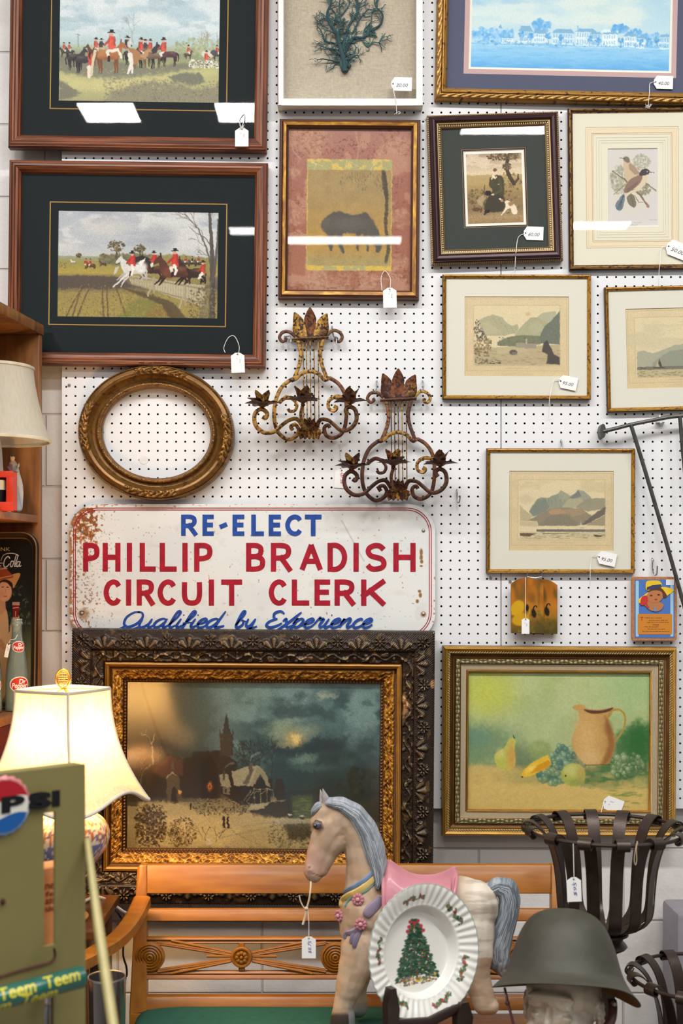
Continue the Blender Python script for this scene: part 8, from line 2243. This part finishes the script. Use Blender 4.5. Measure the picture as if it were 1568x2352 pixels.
    # eye
    h, nn = on(728, 1897, 0); b = MB(); b.ell(h, (9.5 * s, 5 * s, 8.5 * s), 16, None, 0, hexc('4a4a54')); b.ell(h + Vector((-.004, -.0035, .001)), (5 * s, 3 * s, 5 * s), 12, None, 0, hexc('26262c')); b.ell(h + Vector((-.0045, -.0075, .0035)), .0012, 8, None, 0, hexc('e8e8ea'))
    b.tube([on(719, 1893, .003)[0], on(727, 1885, .004)[0], on(737, 1890, .004)[0], on(742, 1900, .003)[0]], .0018, 6, 0, hexc('7e6e66')); b.build('eye', vcm('eye_gloss', .15, 0, .5), root)
    # saddle
    xs = [(878, 1994), (886, 1982), (894, 1979), (906, 1986), (922, 1998), (945, 2009), (972, 2013), (1000, 2011), (1022, 2004), (1036, 1997), (1044, 1994), (1046, 2000)]
    st = spl(xs, 3); g = np.zeros((len(st), 41, 3))
    for i, (x, yt) in enumerate(st):
        f = i / (len(st) - 1); yl = 2128 - 70 * f ** 3
        for j in range(41):
            a = PI * j / 40; v = P(x, yl + (yt - yl) * math.sin(a) ** .75, Y); v.y = Y - math.cos(a) * 82 * s; v.x = P(x - (14 if f > .8 else 0) * (1 - math.sin(a)), 0, Y).x; g[i, j] = v
    sad = grid_obj('saddle', g - np.array(WM[root].translation), hexc('c4848c'), pm('pink_glaze', 'b97882', .45, var=.06, nscale=25, coat=.2), root)
    b = MB(); b.tube([tuple(g[i, 20]) for i in range(len(st))], .004, 8); 
    for e in (0, -1): b.tube([tuple(v) for v in g[e]], .0045, 8)
    b.build('saddle_edge', pm('pink_glaze', 'c98a92'), sad)

    # collar, flowers, tassel
    def band(nm, pts, w, col):
        b = MB(); q_ = spl(pts, 6); b.tube([on(x, y, .0012)[0] for x, y in q_], [w * s * (.6 + .4 * math.sin(PI * i / (len(q_) - 1))) for i in range(len(q_))], 8, flat=.55); return b.build(nm, pm(nm + '_glaze', col, .45, var=.08), root)
    band('blue_collar_band', [(862, 1994), (845, 2015), (820, 2033), (800, 2044), (790, 2052)], 6, '6f86a4'); band('yellow_collar_band', [(866, 2006), (850, 2026), (826, 2046), (802, 2058), (788, 2068), (783, 2082)], 9, 'c8ac68'); band('green_collar_band', [(862, 2024), (845, 2042), (828, 2052), (812, 2060), (800, 2070), (793, 2082)], 4, '6f9488')
    band('mauve_strap', [(876, 2064), (862, 2080), (848, 2094), (840, 2104)], 14, '86788c'); band('mauve_strap', [(838, 2118), (826, 2132), (812, 2142), (794, 2144)], 10, '7e7288')
    for pts in ([(820, 2130), (812, 2150), (806, 2166)], [(828, 2136), (818, 2158), (813, 2176)], [(806, 2136), (796, 2146), (792, 2156)]): band('tassel', pts, 7, '6c6478')
    for x, y in ((823, 2066), (781, 2103), (829, 2122)):
        h, nn = on(x, y, .003); b = MB(); nn = (nn * .6 + Vector((0, -1, 0)) * .4).normalized(); u = nn.orthogonal().normalized(); w = nn.cross(u)
        for k in range(9): a = 2 * PI * k / 9; b.ell(h + (u * math.cos(a) + w * math.sin(a)) * (9.5 * s), (5 * s, 4 * s, 5 * s), 10, None, 0, hexc('b87882'))
        b.ell(h + nn * .003, (5.5 * s, 4.5 * s, 5.5 * s), 12, None, 0, hexc('c48a90')); b.build('rose', vcm('rose_glaze', .45), root)
    # cord in the mouth
    b = MB(); Q = lambda x, y, d=-26: P(x, y, Y) + Vector((0, d * s, 0)); qq = lambda L: [Vector(v) for v in spl([tuple(Q(*a)) for a in L], 5)]
    b.tube(qq([(714, 2022, -10), (713, 2040), (710, 2060), (705, 2078)]), .0022, 8); b.tube(qq([(688, 2050), (691, 2064), (700, 2080), (706, 2082)]), .0016, 8); b.tube(qq([(704, 2078), (702, 2096), (696, 2116)]), .0028, 8); b.ell(Q(704, 2080), .005, 10)
    b.build('mouth_cord', pm('cord_cream', 'cbb89e', .8), root)
    Yt = Y - 26 * s
    price_tag('price tag hanging from the mouth cord of the carousel horse', 709, 2176, 32, 50, 0, Yt, [(709, 2156, Yt - .001), (709, 2120, Yt - .001), (706, 2084, Yt + .001)], note='$8.75', ink='4a4a9a')


horse()


# ------------------------------------------------------------------ display table, plate and stand, helmet on head
b = MB(); root = thing('display_table', 'narrow dark display table just below the frame, under the plate and helmet', 'table', (.2, 2.505, 0))
dm = pm('dark_stain', '3a2a20', .4, var=.2, nscale=8, stretch=(1, 6, 6))
b.box((.2, 2.505, .389), (1.7, .31, .022), .003); b.build('table_top', dm, root)
for x in (-.61, 1.01):
    for y in (2.37, 2.64): b = MB(); b.box((x, y, .189), (.035, .035, .378), .003); b.build('leg', dm, root)


def plate_and_stand():
    Y = 2.56; c = P(957, 2184, Y); Rd = 153 * S_(Y)
    root = thing('dinner_plate', 'white fluted plate decorated with a Christmas tree and sprigs', 'plate', c, (R(-8), R(1.5), R(32)))
    p = Pic(-1.02, -1.02, 1.02, 1.02, 330, 5); p.im[:] = hexc('dedcd5'); p.n1 *= .02; p.n2 *= .02
    p.res = 330

    def dab(x, y, r_, col, a=.95, asp=.7, rot=0): p.ell(x, y, r_, r_ * asp, col, a, .3, rot)
    g = random.Random(4)
    # tree: tiers of needles
    for k in range(13):
        t = k / 12; y = -.42 + .72 * t; wd = .05 + .34 * t ** .85 * (1 - .16 * (k % 2))
        for _ in range(int(40 + 170 * t)):
            x = g.uniform(-wd, wd); yy = y + abs(x) * .22 + g.uniform(-.045, .045); dab(x, yy, g.uniform(.016, .040), g.choice(['2c4a38', '3a5c46', '1e3828', '48684e', '26402f']), .85, .4, g.uniform(-30, 30) + x * 60)
    for _ in range(42): t = g.random(); dab(g.uniform(-.33, .33) * t, -.36 + .66 * t, .011, g.choice(['c03038', 'd8c040', 'c8d0d4', '6a8ab0', 'c03038']), .95, 1)
    p.line([(0, .30), (0, .42)], '6b3c28', .035, .04, .95)
    for _ in range(110): x = g.uniform(-.32, .34); dab(x, .42 + g.uniform(-.05, .06), g.uniform(.012, .026), g.choice(['8a5a4c', '5a7a4c', 'c8a838', '7a6a7c', '9a6048', '4c6644']), .9)
    for x in (-.02, .05, .0): dab(x, .44, .022, 'd8b828', .95)
    for x, y in ((-.07, -.43), (.07, -.43), (-.10, -.36), (.12, -.35), (.0, -.40), (-.13, -.30), (.16, -.28)): dab(x, y, .034, 'b83440', .95, .8)
    for a in (98, 38, -25, 172, 232, -68):
        for _ in range(60):
            d = g.uniform(-14, 14); w = R(a + d); rr_ = .80 + g.uniform(-.03, .03) + .02 * math.sin(d * .5); dab(math.cos(w) * rr_, -math.sin(w) * rr_, g.uniform(.014, .030), g.choice(['4c7048', '35583a', '6a5a44', '5c7c54', '7c5044']), .9, .6, g.uniform(0, 180))
        for _ in range(4): w = R(a + g.uniform(-13, 13)); dab(math.cos(w) * .8, -math.sin(w) * .8, .016, 'b83038', .95, 1)
    nr, na = 130, 480; rr = np.linspace(0, 1, nr)[:, None]; th = np.linspace(0, 2 * PI, na + 1)[None, :-1]
    X, Z = rr * np.cos(th), rr * np.sin(th)
    ii = np.clip(((X + 1.02) / 2.04 * (p.w - 1)), 0, p.w - 1).astype(int); jj = np.clip(((-Z + 1.02) / 2.04 * (p.h - 1)), 0, p.h - 1).astype(int)
    C = p.im[jj, ii]; C = mixc(C, hexc('6f9484'), sst(.985, .992, rr + 0 * th) * .8)
    well = sst(.60, .68, rr); rim = sst(.66, .74, rr)
    depth = .020 * (1 - well) - .004 * rim * (rr - .7) * 3
    fl = np.cos(th * 48 + (rr - .7) * 5) * .0009 * rim * (1 - sst(.97, 1, rr) * .5)
    rad = Rd * (1 + .006 * np.cos(th * 48 + 1.5) * sst(.9, 1, rr))
    front = np.stack([X * rad, -.016 + depth + fl - .010 * sst(.6, 1.0, rr), Z * rad], -1)
    back = front.copy(); back[..., 1] += .005 * (1 - .7 * sst(.97, 1, rr))
    gm = vcm('bone_china', .12, 0, .5, None, .5)
    V = np.concatenate([front, back[::-1]], 0); CC = np.concatenate([C, np.broadcast_to(hexc('dedcd6'), C.shape)], 0)
    grid_obj('plate_body', V, CC, gm, root, close_v=True)
    # stand
    sroot = thing('plate_stand', 'dark carved wooden easel holding the Christmas plate', 'stand', (c.x, Y, .40))
    wm = pm('ebony_stain', '2a1c1a', .4, var=.25, nscale=20, coat=.2)
    fwd = Vector((math.sin(R(35)), -math.cos(R(35)), 0)); side = Vector((math.cos(R(35)), math.sin(R(35)), 0)); 
    for px, top, w, Yu in ((898, 2268, 33, 2.455), (1062, 2300, 44, 2.565)):
        v = P(px, 0, Yu); b = MB(); zt = EYE - (top - CY) / F * Yu; s = S_(Yu)
        prof = [(-w / 2, 0), (w / 2, 0), (w / 2, .3), (w * .55, .5), (w * .38, .72), (w * .5, .86), (w * .2, 1), (-w * .25, 1), (-w * .5, .9), (-w * .42, .6), (-w / 2, .4)]
        hgt = zt - .4002; b.prism([(x * s, z * hgt) for x, z in prof], -.010, .010, M=Matrix.Translation((v.x, Yu, .4002)) @ Matrix.Rotation(R(30), 4, 'Z')); b.build('upright', wm, sroot)
    b = MB(); a = P(905, 0, 2.462); d = P(1058, 0, 2.568); z = EYE - (2338 - CY) / F * 2.5
    b.tube([(a.x, a.y, z), ((a.x + d.x) / 2, (a.y + d.y) / 2, z - .014), (d.x, d.y, z)], .011, 10, flat=.8); b.build('cross_ledge', wm, sroot)
    b = MB(); b.tube([(c.x - .05, Y + .085, .402), (c.x - .045, Y + .075, .62), (c.x - .035, Y + .062, .72)], .008, 8); b.tube([(c.x + .005, Y - .055, .407), (c.x - .05, Y + .085, .407)], .006, 8); b.build('back_prop', wm, sroot)


plate_and_stand()


def helmet_head():
    Y = 2.53; s = S_(Y); zz = lambda py: EYE - (py - CY) / F * Y
    c = P(1296, 2258, Y)
    hr = thing('mannequin_head', 'pale mannequin head wearing the steel helmet', 'mannequin head', (c.x, Y, .4002))
    b = MB(); Q = lambda x, y, d=0: P(x, y, Y) + Vector((0, d, 0))
    hc = P(1292, 2318, Y); hc.y = Y + .01; turn = R(-27); ct, st = math.cos(turn), math.sin(turn)
    RZ = Matrix.Rotation(turn, 4, 'Z')

    def Hd(x, y, z): return hc + Vector((x * ct - y * st, x * st + y * ct, z))
    def E_(x, y, z, r): b.ell(Hd(x, y, z), r, 18, RZ)
    E_(0, .012, .035, (.075, .092, .085)); E_(0, -.012, -.02, (.066, .078, .08)); E_(0, -.030, -.075, (.048, .052, .045)); E_(0, -.062, -.098, (.022, .020, .016)); E_(0, -.05, -.085, (.034, .030, .026))
    for k in range(12): b.ell(hc + Vector((0, .018, -.09 - k * .011)), (.050, .050, .02), 18)
    b.lathe([(0, .4005), (.075, .4005), (.078, .41), (.062, .425), (.052, .45), (.050, .5)], (hc.x, hc.y + .018, 0), 24)
    E_(0, -.074, .040, (.050, .014, .016))
    for k in range(10): t = k / 9; E_(0, -.086 - .020 * t, .026 - .062 * t, (.006 + .006 * t, .010, .008))
    for sx in (-1, 1):
        E_(sx * .028, -.076, .026, (.020, .010, .006)); E_(sx * .030, -.072, .004, (.013, .011, .008)); E_(sx * .034, -.066, -.030, (.022, .018, .020)); E_(sx * .010, -.094, -.037, (.008, .009, .007))
        for k in range(10): a = 2 * PI * k / 10; E_(sx * .077, .012 + math.cos(a) * .014, -.008 + math.sin(a) * .026, (.006, .006, .007))
        E_(sx * .074, .012, -.006, (.008, .011, .022))
    for dz in (-.060, -.069): E_(0, -.082, dz, (.022, .010, .0055))

    def cf(v):
        px = CX + v[:, 0] / v[:, 1] * F; py = CY - (v[:, 2] - EYE) / v[:, 1] * F
        cc = np.tile(hexc('d8cebc'), (len(v), 1)); cc = mixc(cc, hexc('b09a80'), (1 - sst(2290, 2325, py)) * .5)  # browner forehead: the helmet's shadow painted into the colour
        return mixc(cc, hexc('b08a74'), sst(.5, .7, fbm(px / 20, py / 16, 4)) * .35)
    skin_obj('head', b, .0036, cf, vcm('mannequin_paint', .3, .15, .5), hr, 4)
    root = thing('steel_helmet', 'dark olive steel helmet with brown leather strap on the mannequin head', 'helmet', c, (R(-17), R(0.0), R(-10)))
    pf = [(0, .146), (.03, .1435), (.055, .135), (.073, .121), (.086, .102), (.096, .080), (.104, .056), (.110, .036), (.117, .020), (.127, .008), (.138, -.001), (.145, -.006)]
    pf = [(max(0, float(a)), float(z)) for a, z in spl(pf, 4)]; na = 96; g = np.zeros((len(pf) * 2, na, 3)); cols = np.zeros(g.shape)
    for i, (r_, z) in enumerate(pf):
        for j in range(na):
            a = 2 * PI * j / na; e = max(0, (r_ - .106) / .04)
            ear = math.cos(a - R(-8)) ; dz = -.034 * e * max(0, math.cos(a - R(12))) ** 4 - .010 * e * max(0, -ear) ** 2 + .006 * e * max(0, -math.sin(a)) ** 2
            k = 1 + e * (.03 * max(0, math.cos(a))); v = (math.cos(a) * r_ * k * 1.0, math.sin(a) * r_ * 1.10, z + dz)
            g[i, j] = v; g[2 * len(pf) - 1 - i, j] = (v[0] * .985, v[1] * .985, v[2] - (.002 if i < len(pf) - 1 else .0008)); cols[i, j] = hexc('3a392f'); cols[2 * len(pf) - 1 - i, j] = hexc('382a24')
    n = fbm(np.arange(na)[None, :] * .25, np.arange(len(pf) * 2)[:, None] * .3, 6)[..., None]; cols = cols * (.9 + .25 * n)
    grid_obj('shell', g, cols, vcm('helmet_paint', .55, .1, .4, (350, .25)), root, close_v=True)
    q = lambda L: [Vector(v) for v in spl([tuple(Q(*a)) for a in L], 6)]
    lm = pm('brown_leather', '4a2620', .4, var=.2, nscale=60, coat=.2)
    b = MB(); b.tube(q([(1398, 2284, -.03), (1396, 2300, -.045), (1388, 2320, -.06), (1368, 2338, -.075), (1352, 2356, -.085), (1338, 2392, -.085)]), .009, 8, flat=.35); b.ell(Q(1398, 2286, -.045), (.007, .005, .007), 10); b.build('chin_strap', lm, root)
    b = MB(); b.tube(q([(1154, 2258, -.03), (1158, 2282, -.05), (1168, 2325, -.07), (1176, 2372, -.07)]), .0028, 8); b.ell(Q(1157, 2284, -.052), .005, 10); b.build('side_cord', lm, root)
    b = MB()
    for px, py in ((1276, 2168), (1348, 2206), (1394, 2216)): pass
    b.ell(Q(1398, 2286, -.052), .005, 10); b.build('rivet', pm('dull_steel', '8a8680', .4, .7), root)


helmet_head()


# ------------------------------------------------------------------ strap-iron baskets
def basket(label, px, py, Y, seed):
    c = P(px, py, Y); s = S_(2.85); zr = c.z
    root = thing('iron_basket', label, 'planter basket', (c.x, Y, 0), group=None)
    im = pm('brown_iron', '3e322c', .38, .55, .5, .2, 30, (200, .15)); ph = seed * .2
    prof = [(174, -9), (176, -16), (184, -18), (190, -10), (188, -1), (179, 5), (166, 3), (150, -9), (136, -28), (124, -58), (115, -98), (110, -145), (107, -185), (100, -208), (80, -226), (45, -237), (20, -240)]
    pr = spl(prof, 3)
    for k in range(14):
        a = 2 * PI * k / 14 + ph; d = Vector((math.cos(a), math.sin(a), 0)); t = Vector((-math.sin(a), math.cos(a), 0)); V = []; Fs = []
        for i, (r_, z) in enumerate(pr):
            f = min(1.0, .35 + r_ / 130.0); w = 14.5 * s * f; p0 = Vector((c.x, Y, zr)) + d * (r_ * s) + Vector((0, 0, z * s))
            q0, q1 = pr[max(i - 1, 0)], pr[min(i + 1, len(pr) - 1)]; nx, nz = -(q1[1] - q0[1]), (q1[0] - q0[0]); l = math.hypot(nx, nz) or 1; nv = (d * (nx / l) + Vector((0, 0, nz / l))) * .0013
            V += [p0 - t * w + nv, p0 + t * w + nv, p0 + t * w - nv, p0 - t * w - nv]
            if i:
                o = 4 * i
                for j in range(4): Fs.append((o - 4 + j, o - 4 + (j + 1) % 4, o + (j + 1) % 4, o + j))
        Fs += [(0, 1, 2, 3), (len(V) - 4, len(V) - 3, len(V) - 2, len(V) - 1)]
        b = MB(); b.add(V, Fs); b.build('strap', im, root)
    b = MB(); b.tube([(c.x + math.cos(a) * 180 * s, Y + math.sin(a) * 180 * s, zr - 6 * s) for a in np.linspace(0, 2 * PI, 65)[:-1]], .0045, 8, closed=True); b.build('rim_ring', im, root)
    b = MB(); z = lambda k: zr + k * s
    b.lathe([(0, z(-236)), (40 * s, z(-238)), (52 * s, z(-243)), (52 * s, z(-248)), (42 * s, z(-252)), (38 * s, z(-262)), (46 * s, z(-268)), (50 * s, z(-274)), (44 * s, z(-280)), (28 * s, z(-288)), (22 * s, z(-300)), (20 * s, .05), (40 * s, .03), (70 * s, .015), (95 * s, .01), (95 * s, 0), (0, 0)], (c.x, Y, 0), 36); b.build('pedestal', im, root)
    return root


basket('tall dark strap-iron basket on a pedestal, in front of the still life', 1390, 1898, 2.85, 1.12)
basket('low dark strap-iron basket behind the helmet, cut by the right edge', 1628, 2238, 2.88, .4)
Yb = 2.85 - .177
price_tag('price tag hanging from the rim of the tall strap-iron basket', 1318, 2043, 33, 56, -2, Yb, [(1318, 2020, Yb - .001), (1317, 1980, Yb - .001), (1316, 1938, Yb - .004)], note='$95', ink='4a4a9a')
Yb = 2.85 - .185
b = MB(); b.tube([Vector(v) for v in spl([tuple(P(x, y, Yb)) for x, y in ((1463, 1932), (1459, 1950), (1456, 1975), (1459, 1987), (1462, 1975), (1461, 1950), (1464, 1934))], 5)], .001, 6); tag(b.build('string_loop', pm('tan_string', 'b8a488', .8)), 'loop of tan string on the rim of the tall strap-iron basket', 'string')
root = thing('grey_cabinet', 'plain grey metal cabinet side standing against the wall at the right edge', 'cabinet', (1.06, 3.40, 0))
gm = pm('grey_metal', '86828a', .5, .1, var=.05)
b = MB(); b.box((1.07, 3.42, .30), (.36, .16, .60), .012); b.build('cabinet_body', gm, root); b = MB(); b.box((1.07, 3.338, .30), (.32, .006, .54), .003); b.build('door_panel', gm, root)
# ------------------------------------------------------------------ light
def area(name, x, y, z, sx, sy, power, col=(1, .985, .96), rot=(0, 0, 0)):
    l = bpy.data.lights.new(name, 'AREA'); l.shape = 'RECTANGLE'; l.size = sx; l.size_y = sy; l.energy = power; l.color = col
    o = bpy.data.objects.new(name, l); COL.objects.link(o); o.location = (x, y, z); o.rotation_euler = rot
    return o


KW = 1.13
for x in (-2.6, -.9, .8, 2.5): area('ceiling_strip', x, 1.35, 4.25, 1.25, .16, 52 * KW)
for x, w_ in ((-1.36, .32), (-.52, .42), (1.02, .62), (2.6, 1.2)): area('ceiling_strip', x, -.43, 4.2, w_, .30, 17 * KW)
for x, w_ in ((-.21, 1.38), (2.0, .62)): area('ceiling_strip', x, -3.2, 4.2, w_, .22, 22 * KW * w_ / 1.2)

wd = bpy.data.worlds.new('World'); SC.world = wd; wd.use_nodes = True
bg = wd.node_tree.nodes['Background']; tcw = wd.node_tree.nodes.new('ShaderNodeTexCoord'); sep = wd.node_tree.nodes.new('ShaderNodeSeparateXYZ'); rw = wd.node_tree.nodes.new('ShaderNodeValToRGB')
wd.node_tree.links.new(tcw.outputs['Generated'], sep.inputs[0]); mpw = wd.node_tree.nodes.new('ShaderNodeMapRange'); mpw.inputs[1].default_value = -1; mpw.inputs[2].default_value = 1
wd.node_tree.links.new(sep.outputs['Z'], mpw.inputs[0]); wd.node_tree.links.new(mpw.outputs[0], rw.inputs[0])
rw.color_ramp.elements[0].color = (.10, .09, .085, 1); rw.color_ramp.elements[1].color = (.62, .61, .60, 1)
rw.color_ramp.elements[0].position = .35; rw.color_ramp.elements[1].position = .75
wd.node_tree.links.new(rw.outputs[0], bg.inputs[0]); bg.inputs[1].default_value = .72

# ------------------------------------------------------------------ camera
cam = bpy.data.cameras.new('Camera'); co = bpy.data.objects.new('Camera', cam); COL.objects.link(co)
co.location = (0, 0, EYE); co.rotation_euler = (R(90), 0, 0)
cam.sensor_fit = 'VERTICAL'; cam.sensor_height = 36; cam.sensor_width = 24; cam.lens = F / 2352 * 36
cam.shift_y = (CY - 1176) / 2352
cam.dof.use_dof = True; cam.dof.focus_distance = W - .03; cam.dof.aperture_fstop = 4.2
cam.clip_start = .05
SC.camera = co
SC.view_settings.view_transform = 'Standard'; SC.view_settings.look = 'None'; SC.view_settings.exposure = 0; SC.view_settings.gamma = 1
SC.cycles.max_bounces = 8; SC.cycles.transparent_max_bounces = 16; SC.cycles.caustics_reflective = False; SC.cycles.caustics_refractive = False
SC.cycles.sample_clamp_indirect = 4.0
